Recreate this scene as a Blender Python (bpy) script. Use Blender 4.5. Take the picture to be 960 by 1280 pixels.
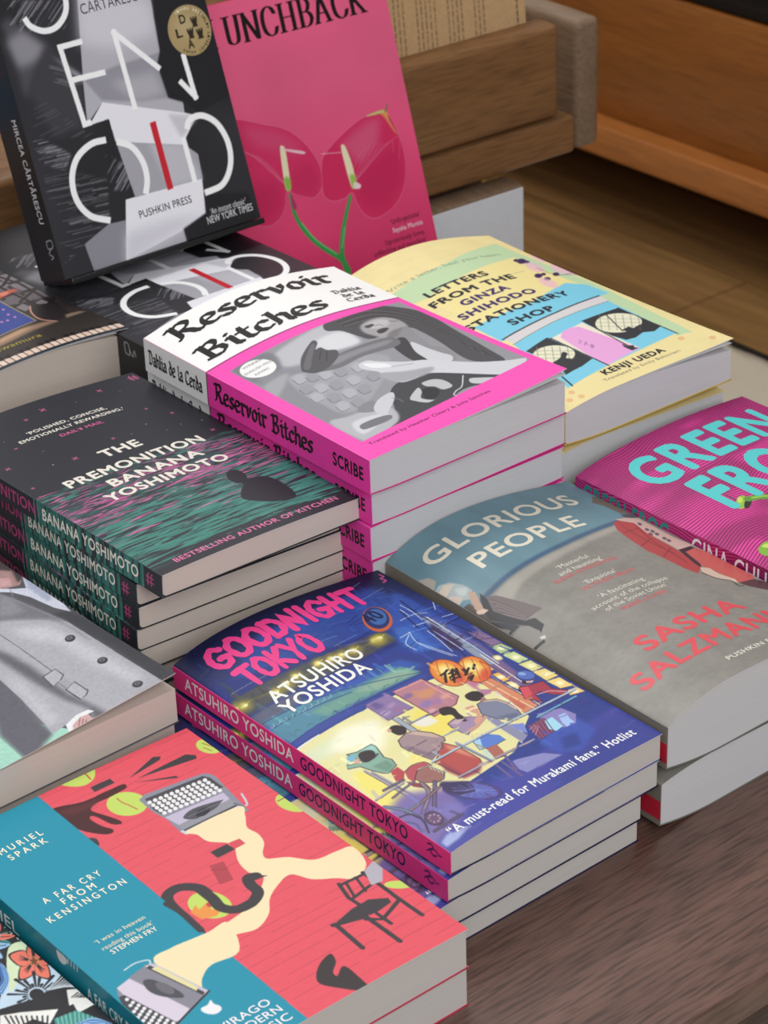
import bpy, bmesh, math, random
import numpy as np
from mathutils import Matrix, Vector
for _o in list(bpy.data.objects): bpy.data.objects.remove(_o)
SC = bpy.context.scene
COL = SC.collection
MM = .001
# ---- camera -------------------------------------------------------------
_cam = bpy.data.cameras.new('camera'); CAM = bpy.data.objects.new('camera', _cam); COL.objects.link(CAM); SC.camera = CAM
_cam.sensor_fit = 'VERTICAL'; _cam.sensor_height = 36; _cam.lens = 3060 / 1280 * 36
_p, _r, _y = math.radians(29.16), math.radians(-2.05), math.radians(-38.5)
_fw, _up, _rt = Vector((0, math.cos(_p), -math.sin(_p))), Vector((0, math.sin(_p), math.cos(_p))), Vector((1, 0, 0))
_R, _U = math.cos(_r) * _rt + math.sin(_r) * _up, math.cos(_r) * _up - math.sin(_r) * _rt
CAM.matrix_world = Matrix.Translation((0, 0, .6827)) @ Matrix.Rotation(_y, 4, 'Z') @ Matrix((_R, _U, -_fw)).transposed().to_4x4()
_cam.clip_start = .05
_cam.dof.use_dof = True; _cam.dof.focus_distance = 1.15; _cam.dof.aperture_fstop = 26
# ---- light --------------------------------------------------------------
SC.view_settings.view_transform = 'Standard'; SC.view_settings.look = 'None'; SC.view_settings.gamma = 1
SC.view_settings.use_curve_mapping = False
SC.view_settings.exposure = 0.0
_w = bpy.data.worlds.new('shop_ambience'); SC.world = _w; _w.use_nodes = True
_bg = _w.node_tree.nodes['Background']; _bg.inputs[0].default_value = (.96, .97, 1, 1); _bg.inputs[1].default_value = .36
def area(name, loc, target, w, h, power, col=(1, 1, 1)):
    l = bpy.data.lights.new(name, 'AREA'); l.shape = 'RECTANGLE'; l.size = w; l.size_y = h; l.energy = power; l.color = col
    o = bpy.data.objects.new(name, l); COL.objects.link(o); o.location = loc
    o.rotation_euler = (Vector(target) - Vector(loc)).to_track_quat('-Z', 'Y').to_euler()
    return o
area('ceiling_light_panel', (.72, 1.7, 1.95), (.66, .92, 0), 1.3, .8, 20.5, (1, .985, .96))
area('front_fill_light', (-.1, -.9, 1.35), (.65, .85, .03), 1.6, 1.1, 27, (.97, .98, 1))  # added fill lamp that lifts the page edges facing the viewer
area('back_sheen_light', (2.1, 2.7, 1.62), (.8, .8, 0), 1.6, 1.2, 8, (1, .985, .965))  # unseen light added behind to give the tabletop its sheen
# every book design: size (mm), thickness profile, and how its top copy bulges
# Tm middle thickness, dt/db drop of the top / rise of the bottom at the spine, sw how far that reaches
# at/ah arch of the top copy at tail / head, ap skew of the arch, lc/lh cover lift at the fore-edge corners
def D(**k):
    d = dict(W=128, H=198, Tm=15, dt=1.0, db=1.0, sw=.25, at=1.0, ah=1.0, ap=1.0, lc=0., lh=0., wedge=0., r=0., le=2.5)
    d.update(k); return d
DES = {
 'tokyo':   D(W=127.3, H=198.6, Tm=13.9, dt=1.3, db=1.3, sw=.22, at=1.2, ah=7, ap=.75, r=0),
 'kensington': D(W=133, H=198, Tm=20.3, dt=.4, db=.4, at=.8, ah=1),
 'sea':     D(W=128, H=198, Tm=12.3, dt=.2, db=.2, wedge=.76, at=1.2, ah=2, r=3.0),
 'pinkframe': D(W=132, H=193, Tm=20.4, dt=.6, db=1.0, sw=.2, at=1, ah=10, lc=7.5, lh=4, wedge=2.2),
 'yellow':  D(W=125, H=208, Tm=24.5, dt=3, db=2.5, sw=.3, at=2.5, ah=11, lc=7, lh=4, wedge=6, r=2),
 'beach':   D(W=126.1, H=198.8, Tm=31, dt=4, db=4.5, sw=.3, at=7, ah=9, ap=.8, wedge=4),
 'coat':    D(W=128, H=198, Tm=18.5, dt=.5, db=.5, at=.6, ah=1, lc=8.5, lh=8, le=1.4),
 'piano':   D(W=128, H=198, Tm=30, dt=3, db=2, sw=.3, at=5, ah=5, ap=1.2, lc=4, lh=1),
 'frog':    D(W=130, H=198, Tm=33, dt=2, db=1, sw=.2, at=2, ah=4, ap=1.0, r=2),
 'concrete': D(W=139, H=203, Tm=31.2, dt=1, db=1, sw=.15, at=1, ah=1),
 'concrete_up': D(W=141, H=216, Tm=29.5, dt=0, db=0, at=0, ah=0),
 'flower':  D(W=128, H=198, Tm=15.2, dt=.4, db=.4, at=.3, ah=.3),
 'kraft': D(W=129, H=198, Tm=14, dt=0, db=0, at=0, ah=0),
 'bands': D(W=129, H=170, Tm=12, dt=0, db=0, at=0, ah=0),
 'orchid':  D(W=152, H=214, Tm=15, dt=0, db=0, at=0, ah=0),
}
def prof(d, s):
    return np.maximum(0., 1 - s / d['sw']) ** 2
def z_bot(d, s, t, top):
    return d['db'] * prof(d, s)
def z_page(d, s, t, top):
    z = d['Tm'] - d['dt'] * prof(d, s) - d['wedge'] * s
    if top: z += (d['at'] + (d['ah'] - d['at']) * t) * np.sin(np.pi * s ** d['ap'])
    return z
def z_cov(d, s, t, top):
    z = z_page(d, s, t, top)
    if top: z += (d['lc'] * (1 - t) ** 1.5 + d['lh'] * t ** 1.5) * s ** d['le']
    return z + .35
# (design, x, y, z of the underside, yaw, roll, lies on top) - spine-tail corner, mm
INST = {
 'kensington': [(385, 605, 0, .3, 0, 0), (384.5, 604.3, 20.4, .3, 0, 1)],
 'flower': [(253, 603, 0, .3, 0, 0), (254, 602, 15.4, .5, 0, 1)],
 'coat': [(392, 817, 0, 0, 0, 0), (391, 814, 18.7, .8, 0, 0), (392.2, 810.5, 37.4, 1.6, 0, 1)],
 'tokyo': [(523.5, 638, 0, .6, 0, 0), (523, 635.8, 13.8, .5, 0, 0), (532.8, 635.3, 27.6, .6, 0, 0), (534.5, 635, 41.4, .8, 0, 1)],
 'sea': [(533, 864, 0.0, -1, -0.00, 0), (532, 862, 12.4, -0.6, -0.33, 0), (533, 864, 24.8, -1, -0.66, 0), (531, 861, 37.2, -0.7, -0.99, 0), (530, 861, 49.6, -1, -1.32, 0), (531.5, 860, 62.0, -0.8, -1.65, 0), (532, 861, 74.4, -0.8, -1.98, 0), (533, 839.5, 88.4, 2, -2.60, 1)],
 'pinkframe': [(656, 836, 0, 0, 0, 0), (655, 835.4, 20.5, .1, 0, 0), (656, 835, 41, .2, 0, 0), (655, 834.6, 61.5, .2, 0, 0), (656, 834, 82, .2, 0, 0), (652.5, 830, 102.5, .2, 0, 1)],
 'yellow': [(792, 843, 0, -1, 0, 0), (790.5, 842.4, 24.6, -1, 0, 0), (790, 841.8, 49.2, -1, 0, 0), (794, 841, 73.8, -1, 0, 1)],
 'beach': [(662, 636.5, 0, .2, 0, 0), (664, 635.4, 31.2, 0, 0, 1)],
 'frog': [(793.5, 631, 0, 1, 0, 0), (793.3, 630, 33.2, 1.2, 0, 1)],
 'piano': [(557, 1096, 0, -1, 0, 0), (558, 1094, 30.2, -1.2, 0, 0), (557.9, 1095, 60.4, -1.4, 0, 1)],
 'concrete': [(680, 1064, 0, 1, 0, 0), (679, 1062, 31.5, 1.1, 0, 0), (679.3, 1063.1, 63, 1.3, 0, 1)],
}
# standing books: tail-spine corner of the front cover (mm), direction across, direction up
STAND = {'concrete': ([678.8167, 1144.1953, 110.0], [0.9998, -0.0175, 0.0], [0.0058, 0.3338, 0.9426]), 'orchid': ([836.2704, 1174.6819, 9.0], [0.9981, -0.061, 0.0], [0.0189, 0.3084, 0.9511])}
LABEL = {
 'kensington': ('teal and coral paperback with typewriters on its cover, on top of its stack', 'teal-spined paperback directly under the teal and coral typewriter paperback'),
 'flower': ('paperback with a black and white woodcut pattern and an orange flower, beside the teal spine', 'paperback lying under the woodcut pattern book with the orange flower'),
 'coat': ('paperback showing a grey buttoned coat, its front cover lifting at the corner', 'paperback %s in the stack under the grey coat paperback', ['lowest', 'in the middle', '']),
 'tokyo': ('blue illustrated paperback of diners under paper lanterns, topmost of the four with pink spines', 'pink-spined night street paperback, %s in the stack of four', ['lowest', 'second from the table', 'directly under the topmost', '']),
 'sea': ('charcoal paperback with pink and teal waves and a lone figure, topmost of its tall stack', 'charcoal and teal spined paperback, %s below the topmost wave-cover book', ['seventh', 'sixth', 'fifth', 'fourth', 'third', 'second', 'first', '']),
 'pinkframe': ('paperback with a black and white photo in a hot pink frame, topmost of its stack', 'hot pink and white spined paperback, %s below the topmost pink-framed book', ['fifth', 'fourth', 'third', 'second', 'first', '']),
 'yellow': ('pale yellow paperback with a blue shop front on its cover, topmost of its stack', 'pale yellow paperback, %s below the topmost blue shop front cover', ['third', 'second', 'first', '']),
 'beach': ('thick grey and blue paperback with a bulging cover and red author lettering', 'thick paperback with a red spine, lying on the table under the bulging grey-blue book'),
 'frog': ('magenta wavy-lined paperback with turquoise title lettering, topmost of its pair', 'paperback hidden below the magenta wavy-lined book'),
 'piano': ('dark brown paperback with a row of piano keys, its cover curling above the pages', 'thick paperback %s in the stack under the piano key cover', ['lowest', 'in the middle', '']),
 'concrete': ('black and grey collage paperback lying flat under the standing copy', 'thick black paperback, %s in the stack under the flat collage book', ['lowest', 'in the middle', '']),
}
GROUP = {'flower': 'woodcut flower paperbacks', 'kensington': 'teal and coral typewriter paperbacks', 'coat': 'grey coat paperbacks', 'tokyo': 'pink-spined night street paperbacks', 'sea': 'charcoal wave paperbacks',
 'pinkframe': 'pink-framed photo paperbacks', 'yellow': 'pale yellow shop front paperbacks', 'beach': 'grey and blue beach paperbacks', 'frog': 'magenta wavy paperbacks', 'piano': 'piano key paperbacks', 'concrete': 'flat black and grey collage paperbacks'}
PRINT = {'beach': (.38, .36), 'concrete': (.4, .34), 'concrete_up': (.4, .3), 'tokyo': (.4, .3), 'piano': (.36, .4), 'coat': (.4, .32)}
# ---- what is printed on each cover and spine, in tenths of a mm from the spine and the foot (lettering in mm) ----
ART = {
 'kensington': {
  'cover': [
['F','ea5866'],
['X', 'planks'],
['P','c9e06a',[632,2016,647,1959,703,1909,770,1920,817,1979,821,2019,725,2032],0,1],
['L','d04a50',0.7,[728,2015,763,1999,760,1928],1,0],
['E','c9e06a',[775,1661,69,-61,-52,-75],0],
['L','d0584e',0.6,[765,1726,765,1683,776,1645,786,1595],1,0],
['E','c9e06a',[1320,1789,34,-55,-39,-43],0],
['L','b06050',0.6,[1310,1829,1342,1755],1,0],
['L','b06050',0.5,[1294,1797,1307,1750],1,0],
['E','c9e06a',[1337,1183,40,-74,-48,-48],0],
['L','a86a50',0.7,[1291,1234,1373,1229,1376,1170,1386,1106],1,0],
['P','403c40',[895,1817,1072,1886,1104,1867,1083,1847],0,0],
['P','403c40',[923,1792,1199,1805,1230,1769,1218,1744],0,0],
['P','403c40',[894,1772,1065,1693,1064,1674],0,0],
['P','403c40',[723,1876,828,1874,825,1833,718,1832],0,0],
['P','4a2226',[504,1852,635,1807,750,1803,844,1799,851,1776,834,1762,747,1755,668,1757,631,1735,633,1705,663,1631,681,1571,668,1556,638,1583,618,1672,602,1692,588,1672,598,1600,620,1545,599,1526,560,1554,510,1641,494,1737],0,1],
['P','5e2a2e',[521,1822,636,1786,705,1779,642,1752,544,1759],1.5,1],
['P','403c40',[505,1564,528,1538,513,1490,503,1513],0,1],
['P','8f92a0',[831,1649,873,1667,1168,1629,1195,1599,1196,1552,1182,1474,1152,1257,1118,1276,842,1294,830,1325,840,1445,826,1533],0,0],
['P','4a4a50',[856,1638,1156,1612,1173,1578,1174,1481,845,1494,837,1545],0,0],
['E','f2eff0',[856,1602,8,-7,-9,-12],0],
['E','f2eff0',[885,1600,8,-7,-9,-12],0],
['E','f2eff0',[913,1597,8,-7,-9,-12],0],
['E','f2eff0',[942,1595,8,-7,-9,-12],0],
['E','f2eff0',[970,1592,8,-7,-9,-12],0],
['E','f2eff0',[999,1590,8,-7,-9,-12],0],
['E','f2eff0',[1028,1588,8,-7,-9,-12],0],
['E','f2eff0',[1057,1586,8,-7,-9,-12],0],
['E','f2eff0',[1086,1584,8,-7,-9,-12],0],
['E','f2eff0',[1115,1581,8,-7,-9,-12],0],
['E','f2eff0',[1144,1579,8,-7,-9,-12],0],
['E','f2eff0',[857,1575,8,-7,-9,-12],0],
['E','f2eff0',[886,1572,8,-7,-9,-12],0],
['E','f2eff0',[914,1570,8,-7,-9,-12],0],
['E','f2eff0',[942,1568,8,-7,-9,-12],0],
['E','f2eff0',[971,1565,8,-7,-9,-12],0],
['E','f2eff0',[1000,1563,8,-7,-9,-12],0],
['E','f2eff0',[1028,1561,8,-7,-9,-12],0],
['E','f2eff0',[1057,1558,8,-7,-9,-12],0],
['E','f2eff0',[1086,1556,8,-7,-9,-12],0],
['E','f2eff0',[1115,1554,8,-7,-9,-12],0],
['E','f2eff0',[1144,1552,8,-7,-9,-12],0],
['E','f2eff0',[858,1548,8,-7,-9,-12],0],
['E','f2eff0',[886,1545,8,-7,-9,-12],0],
['E','f2eff0',[915,1543,8,-7,-9,-12],0],
['E','f2eff0',[943,1540,8,-7,-9,-12],0],
['E','f2eff0',[972,1538,8,-7,-9,-12],0],
['E','f2eff0',[1000,1536,8,-7,-9,-12],0],
['E','f2eff0',[1029,1533,8,-7,-9,-12],0],
['E','f2eff0',[1058,1531,8,-7,-9,-12],0],
['E','f2eff0',[1087,1529,8,-7,-9,-12],0],
['E','f2eff0',[1116,1526,8,-7,-9,-12],0],
['E','f2eff0',[1145,1524,8,-7,-9,-12],0],
['E','f2eff0',[859,1521,8,-7,-8,-12],0],
['E','f2eff0',[887,1518,8,-7,-9,-12],0],
['E','f2eff0',[916,1516,8,-7,-9,-12],0],
['E','f2eff0',[944,1513,8,-7,-9,-12],0],
['E','f2eff0',[972,1511,8,-7,-9,-12],0],
['E','f2eff0',[1001,1508,8,-7,-9,-12],0],
['E','f2eff0',[1030,1506,8,-7,-9,-12],0],
['E','f2eff0',[1058,1504,8,-7,-9,-12],0],
['E','f2eff0',[1087,1501,8,-7,-9,-12],0],
['E','f2eff0',[1116,1499,8,-7,-9,-12],0],
['E','f2eff0',[1145,1497,8,-7,-9,-12],0],
['E','f2eff0',[860,1494,8,-7,-8,-12],0],
['E','f2eff0',[888,1491,8,-7,-9,-12],0],
['E','f2eff0',[916,1489,8,-7,-9,-12],0],
['E','f2eff0',[945,1486,8,-7,-9,-12],0],
['E','f2eff0',[973,1484,8,-7,-9,-12],0],
['E','f2eff0',[1002,1481,8,-7,-9,-12],0],
['E','f2eff0',[1030,1479,8,-7,-9,-12],0],
['E','f2eff0',[1059,1477,8,-7,-9,-12],0],
['E','f2eff0',[1088,1474,8,-7,-9,-12],0],
['E','f2eff0',[1117,1472,8,-7,-9,-12],0],
['E','f2eff0',[1146,1470,8,-7,-9,-12],0],
['P','c9bfd6',[842,1465,1149,1447,1141,1387,855,1377],0,0],
['P','9a9aa4',[855,1377,1141,1387,1138,1335,851,1328],0,0],
['P','55555c',[900,1407,973,1435,1107,1406,1101,1395,1046,1371,977,1367,936,1366],0,1],
['E','33333a',[991,1386,38,-1,-10,-25],0],
['L','77757f',0.6,[924,1399,1085,1392],0,0],
['P','d8d4da',[831,1335,1138,1335,1133,1296,838,1297],0,0],
['P','4c4c54',[849,1336,1138,1335,1135,1322,849,1324],0,0],
['L','cfd2da',1.0,[1206,1386,1174,1303,1135,1315],1,0],
['L','55555c',0.6,[1136,1348,1157,1296],1,0],
['P','fbe7bb',[861,1319,1135,1315,1118,1243,1071,1166,1078,1096,1059,1028,1008,970,1000,925,1074,875,1146,787,1254,772,1332,749,1295,616,1198,570,1135,624,1054,685,1005,772,916,747,838,698,773,620,683,576,609,596,537,634,522,675,637,694,716,709,818,754,912,840,881,898,892,990,943,1089,935,1133,881,1195,874,1265],0,1],
['P','403c40',[842,1126,929,1126,938,1072,842,1071],0,0],
['P','dd5560',[942,1127,996,1121,994,1075,932,1074],0,0],
['P','b84650',[782,1051,845,1035,802,904,738,915],0.3,0],
['L','9a3a44',0.5,[769,1018,830,984],1,0],
['L','403c40',5.2,[483,711,495,851,505,958,536,1009,600,1013,658,953,658,859,650,788,689,734,763,726,827,766,835,829,855,871,888,861],1,0],
['P','403c40',[872,886,928,830,863,843],0,0],
['E','c9e06a',[625,833,57,-79,-58,-66],0],
['P','f09a4a',[535,844,578,873,574,837,636,859,611,803,657,782,603,754,543,779],0,0],
['E','c94a4a',[624,835,9,-9,-9,-13],0],
['L','403c40',5.2,[658,953,658,859,650,788,689,734,763,726],1,0],
['L','403c40',1.6,[1118,574,1245,569],0,0],
['L','403c40',1.6,[1093,468,1220,491],0,0],
['L','403c40',2,[1246,580,1245,335,1248,193],0,0],
['L','403c40',1.8,[1119,586,1090,483,1095,415],0,0],
['L','403c40',1.3,[1148,574,1114,475],0,0],
['L','403c40',1.3,[1202,574,1174,473],0,0],
['P','403c40',[926,383,1050,416,1146,421,1215,374,1206,344,1118,331,1065,340],0,0],
['L','403c40',2.2,[937,378,925,188],0,0],
['L','403c40',2.2,[1065,340,1068,121],0,0],
['L','403c40',2,[1245,335,1106,279,1053,326],0,0],
['L','403c40',2.4,[926,383,1065,340],0,0],
['L','403c40',1.8,[1112,324,1114,235],0,0],
['P','3c3436',[803,248,789,194,741,153,738,121,798,150,795,12,791,-14,749,-9,692,65,656,129,674,178,736,229],0,1],
['P','b9b6c0',[1257,584,1340,618,1329,548,1272,479,1217,488],0,0],
['E','c9e06a',[1306,416,45,-40,-18,-21],0],
['P','1894ae',[-10,-10,490,-10,510,1990,-10,1990],0,0],
['L','403c40',3.2,[495,962,507,872,499,724],1,0],
['P','fbe7bb',[239,691,339,715,441,703,518,693,614,689,537,510,402,517,324,475,253,405],0,1],
['P','8f8d9c',[38,665,227,702,300,395,85,322,-33,305,10,614],0,0],
['P','dcd2e0',[38,665,108,677,181,362,115,337,74,344,35,612],0,0],
['P','8b8994',[112,684,205,700,265,394,185,369],0,0],
['P','4e4e56',[139,625,176,601,211,478,199,434,143,497,122,562],0,1],
['E','6e6c74',[180,530,12,-48,-20,-15],0],
['P','cbc6d2',[196,697,234,684,300,395,273,387],0,0],
['P','3c3c44',[195,682,215,686,283,400,267,392],0,0],
['P','e9e0a8',[206,664,233,662,280,443,263,429],0,0],
['L','c9dadf',0.8,[122,733,177,738,229,716,219,686],1,0],
['P','44444c',[13,615,37,610,96,338,114,252,-106,201,-74,320],0,0],
['E','f2eff0',[30,581,6,-6,-6,-8],0],
['E','f2eff0',[37,550,6,-6,-6,-8],0],
['E','f2eff0',[44,520,6,-6,-6,-8],0],
['E','f2eff0',[50,489,6,-6,-6,-8],0],
['E','f2eff0',[57,459,6,-6,-6,-8],0],
['E','f2eff0',[64,429,6,-6,-6,-8],0],
['E','f2eff0',[71,399,6,-6,-6,-8],0],
['E','f2eff0',[77,369,6,-6,-6,-8],0],
['E','f2eff0',[84,339,6,-6,-6,-8],0],
['E','f2eff0',[91,310,6,-6,-6,-8],0],
['E','f2eff0',[20,542,6,-6,-6,-8],0],
['E','f2eff0',[27,511,6,-6,-6,-8],0],
['E','f2eff0',[34,481,6,-6,-6,-8],0],
['E','f2eff0',[41,451,6,-6,-6,-8],0],
['E','f2eff0',[47,421,6,-6,-6,-8],0],
['E','f2eff0',[54,391,6,-6,-6,-8],0],
['E','f2eff0',[61,361,6,-6,-6,-8],0],
['E','f2eff0',[67,331,6,-6,-6,-8],0],
['E','f2eff0',[74,301,6,-6,-6,-8],0],
['E','f2eff0',[81,272,6,-6,-6,-8],0],
['E','f2eff0',[10,503,6,-6,-6,-8],0],
['E','f2eff0',[17,472,6,-6,-6,-8],0],
['E','f2eff0',[24,442,6,-6,-6,-8],0],
['E','f2eff0',[31,412,6,-6,-6,-8],0],
['E','f2eff0',[37,382,6,-6,-6,-8],0],
['E','f2eff0',[44,352,6,-6,-6,-8],0],
['E','f2eff0',[51,323,6,-6,-6,-8],0],
['E','f2eff0',[58,293,6,-6,-6,-8],0],
['E','f2eff0',[64,264,6,-6,-6,-8],0],
['E','f2eff0',[71,234,6,-6,-6,-8],0],
['E','f2eff0',[1,464,6,-6,-6,-8],0],
['E','f2eff0',[7,434,6,-6,-6,-8],0],
['E','f2eff0',[14,404,6,-6,-6,-8],0],
['E','f2eff0',[21,374,6,-6,-6,-8],0],
['E','f2eff0',[28,344,6,-6,-6,-8],0],
['E','f2eff0',[34,314,6,-6,-6,-8],0],
['E','f2eff0',[41,285,6,-6,-6,-8],0],
['E','f2eff0',[48,256,6,-6,-6,-8],0],
['E','f2eff0',[54,226,6,-6,-6,-8],0],
['E','f2eff0',[61,197,6,-6,-6,-8],0],
['L','2f3036',1,[85,322,300,395],0,0],
['T', 'MURIEL', 'fdf6dc', 15.9, 172.4, 21.8, 4.1, 0, 0.012, 0.0, 'gw'],
['T', 'SPARK', 'fdf6dc', 17.1, 166.2, 19.1, 4.1, 0, 0.012, 0.0, 'gw'],
['T', 'A FAR CRY', 'fdf6dc', 11.7, 131.0, 28.9, 4.1, 0, 0.012, 0.0, 'gw'],
['T', 'FROM', 'fdf6dc', 17.5, 125.3, 16.6, 4.1, 0, 0.012, 0.0, 'gw'],
['T', 'KENSINGTON', 'fdf6dc', 6.5, 119.0, 38.7, 4.1, 0, 0.012, 0.0, 'gw'],
['T', '‘I was in heaven', 'f3ecc8', 13.1, 94.2, 24.4, 2.6, 0, 0.0, 0.0, 'g'],
['T', 'reading this book’', 'f3ecc8', 12.8, 89.0, 25.2, 2.6, 0, 0.0, 0.0, 'g'],
['T', 'STEPHEN FRY', 'fdf6dc', 14.5, 84.6, 22.6, 3.0, 0, 0.012, 0.0, 'g'],
['P','f4f2f4',[213,332,247,333,272,348,269,320,279,293,268,270,234,269,210,301],0,1],
['T', 'VIRAGO', 'f4f2f4', 19.5, 16.5, 24.5, 4.2, 0, 0.01, 0.0, 'g'],
['T', 'MODERN', 'f4f2f4', 18.5, 10.3, 26.5, 4.2, 0, 0.01, 0.0, 'g'],
['T', 'CLASSIC', 'f4f2f4', 18.2, 4.1, 27, 4.2, 0, 0.01, 0.0, 'g'],
  ],
  'spine': [
['F','127f92'],
['T', 'MURIEL', 'e9f0ea', 24, 7.4, 39, 6.0, 0, 0.012, 0.0, 'g'],
['P','d3dad8',[935,188,962,190,1003,189,1014,170,982,139,946,146],0,1],
['L','c7dcd8',0.7,[1025,200,1019,165],0,0],
['L','c7dcd8',0.7,[1048,201,1042,166],0,0],
['L','c7dcd8',0.7,[1070,202,1064,167],0,0],
['L','c7dcd8',0.7,[1093,203,1087,168],0,0],
['T', 'A FAR CRY FROM KENSINGTON', 'e9f0ea', 115, 7, 76, 5.8, 0, 0.012, 0.0, 'g'],
  ],
 },
 'sea': {
  'cover': [
['F','313239'],
['X', 'sea', 103.0, 8.0],
['P','2b2c33',[768,364,845,457,926,498,1003,497,1035,424,1030,328,1011,243,969,201,877,229,803,295],0,1],
['E','2b2c33',[900,572,21,-58,-51,-51],0],
['P','2b2c33',[887,529,995,503,921,443,855,449],0,0],
['L','d8679a',0.6324555320336759,[586,1845,618,1868],0,0],
['L','d8679a',0.6324555320336759,[590,1873,613,1841],0,0],
['E','d8679a',[797,1828,4,0,0,4],0],
['L','d8679a',0.5916079783099616,[968,1865,996,1885],0,0],
['L','d8679a',0.5916079783099616,[972,1889,992,1861],0,0],
['L','d8679a',0.5,[455,1806,475,1820],0,0],
['L','d8679a',0.5,[458,1823,472,1803],0,0],
['L','d8679a',0.4743416490252569,[1031,1522,1049,1534],0,0],
['L','d8679a',0.4743416490252569,[1033,1537,1046,1519],0,0],
['L','d8679a',0.5,[1109,1396,1129,1410],0,0],
['L','d8679a',0.5,[1112,1413,1126,1393],0,0],
['L','d8679a',0.4472135954999579,[229,1563,245,1574],0,0],
['L','d8679a',0.4472135954999579,[231,1576,242,1560],0,0],
['L','d8679a',0.570087712549569,[67,1399,93,1417],0,0],
['L','d8679a',0.570087712549569,[71,1421,90,1395],0,0],
['L','d8679a',0.4743416490252569,[46,1142,64,1154],0,0],
['L','d8679a',0.4743416490252569,[48,1157,61,1139],0,0],
['E','d8679a',[324,1448,4,0,0,4],0],
['L','d8679a',0.5916079783099616,[384,1259,412,1279],0,0],
['L','d8679a',0.5916079783099616,[389,1283,408,1255],0,0],
['L','d8679a',0.5,[672,1324,692,1338],0,0],
['L','d8679a',0.5,[675,1341,689,1321],0,0],
['E','d9d5d8',[626,1531,4,0,0,4],0],
['E','d9d5d8',[921,1368,4,0,0,4],0],
['L','d8679a',0.5477225575051661,[1145,1090,1169,1107],0,0],
['L','d8679a',0.5477225575051661,[1149,1111,1166,1087],0,0],
['E','d8679a',[964,1239,4,0,0,4],0],
['E','d8679a',[1069,1804,4,0,0,4],0],
['E','d9d5d8',[274,1287,4,0,0,4],0],
['L','d8679a',0.4472135954999579,[-14,1149,2,1160],0,0],
['L','d8679a',0.4472135954999579,[-12,1162,0,1146],0,0],
['E','d9d5d8',[842,2100,4,0,0,4],0],
['E','d9d5d8',[1188,1232,4,0,0,4],0],
['E','d8679a',[1067,1257,4,0,0,4],0],
['E','d8679a',[235,1676,4,0,0,4],0],
['E','d8679a',[333,1064,4,0,0,4],0],
['E','d8679a',[789,1312,4,0,0,4],0],
['L','d8679a',0.7,[1223,1883,1223,1937,1233,1943],0,0],
['L','d8679a',0.7,[1251,1883,1251,1937,1261,1943],0,0],
['L','d8679a',0.6,[1207,1903,1267,1903],0,0],
['L','d8679a',0.6,[1207,1923,1267,1923],0,0],
['T', 'THE', 'f1ebdf', 51.6, 117.3, 24.5, 8, 0, 0.035, 0.0, 'g'],
['T', 'PREMONITION', 'f1ebdf', 18.9, 101.3, 85.7, 8, 0, 0.035, 0.0, 'g'],
['T', 'BANANA', 'f1ebdf', 36.0, 88.1, 57.8, 7.7, 0, 0.035, 0.0, 'g'],
['T', 'YOSHIMOTO', 'f1ebdf', 25.4, 76.0, 75.8, 7.7, 0, 0.035, 0.0, 'g'],
['T', '‘POLISHED, CONCISE,', 'f1ebdf', 37.3, 165.3, 50.3, 3.1, 0, 0.022, 0.0, 'g'],
['T', 'EMOTIONALLY REWARDING.’', 'f1ebdf', 28.6, 159.3, 66.3, 3.1, 0, 0.022, 0.0, 'g'],
['T', 'DAILY MAIL', 'd8679a', 49.1, 152.0, 27.2, 3.1, 0, 0.022, 0.0, 'g'],
['T', 'BESTSELLING AUTHOR OF KITCHEN', 'e07aa6', 12.7, 5.4, 101.0, 3.9, 0, 0.025, 0.0, 'g'],
  ],
  'spine': [
['F','33343a'],
['X', 'seaspine', 92.0, 183.0],
['T', 'THE PREMONITION', 'b84a80', 14, 3.6, 79, 6.2, 0, 0.02, 0.0, 'g'],
['L','b84a80',0.5,[955,30,955,100],0,0],
['T', 'BANANA YOSHIMOTO', 'f1ebdf', 99.5, 3.4, 80, 6.2, 0, 0.02, 0.0, 'g'],
['L','d0538c',0.7,[1870,32,1870,90,1880,95],0,0],
['L','d0538c',0.7,[1896,32,1896,90,1906,95],0,0],
['L','d0538c',0.6,[1855,50,1915,50],0,0],
['L','d0538c',0.6,[1855,74,1915,74],0,0],
  ],
 },
 'pinkframe': {
  'cover': [
['F','fb50b8'],
['P','fbfaf8',[-10,1360,1340,1360,1340,1960,-10,1960],0,0],
['L','2c2a2c',0.7,[-10,1352,1340,1352],0,0],
['P','96969c',[78,1252,1275,1295,1275,230,90,170],0,0],
['P','c0c0c6',[304,1171,434,1226,767,1273,890,1166,669,1004,431,1000,296,1048],2,1],
['P','dcdce0',[579,1149,729,1152,768,1053,737,979,604,996,544,1068],1.5,1],
['P','7d7d84',[99,1261,229,1261,323,1233,314,1127,219,1005,108,1009,82,1163],2,1],
['P','8e8e95',[119,1062,297,1014,330,945,189,553,195,420,82,419,72,689],2.5,1],
['P','a8a8ae',[102,983,262,987,100,852,66,862],1.5,1],
['P','a3a3aa',[235,953,353,920,514,886,710,838,748,741,608,608,326,442,207,470,188,586,186,781],1.2,1],
['P','b4b4bb',[256,939,297,939,308,895,273,848,236,851,229,897],0.8,1],
['L','6d6d74',0.5,[236,916,231,856,276,851],1,0.2],
['P','9c9ca3',[316,905,357,906,368,862,334,815,295,818,289,864],0.8,1],
['L','6d6d74',0.5,[295,882,291,823,336,819],1,0.2],
['P','b4b4bb',[377,873,418,875,430,831,395,784,356,786,349,831],0.8,1],
['L','6d6d74',0.5,[355,850,351,790,398,787],1,0.2],
['P','9c9ca3',[454,843,496,845,508,802,472,754,433,755,426,800],0.8,1],
['L','6d6d74',0.5,[432,819,428,760,475,758],1,0.2],
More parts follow.
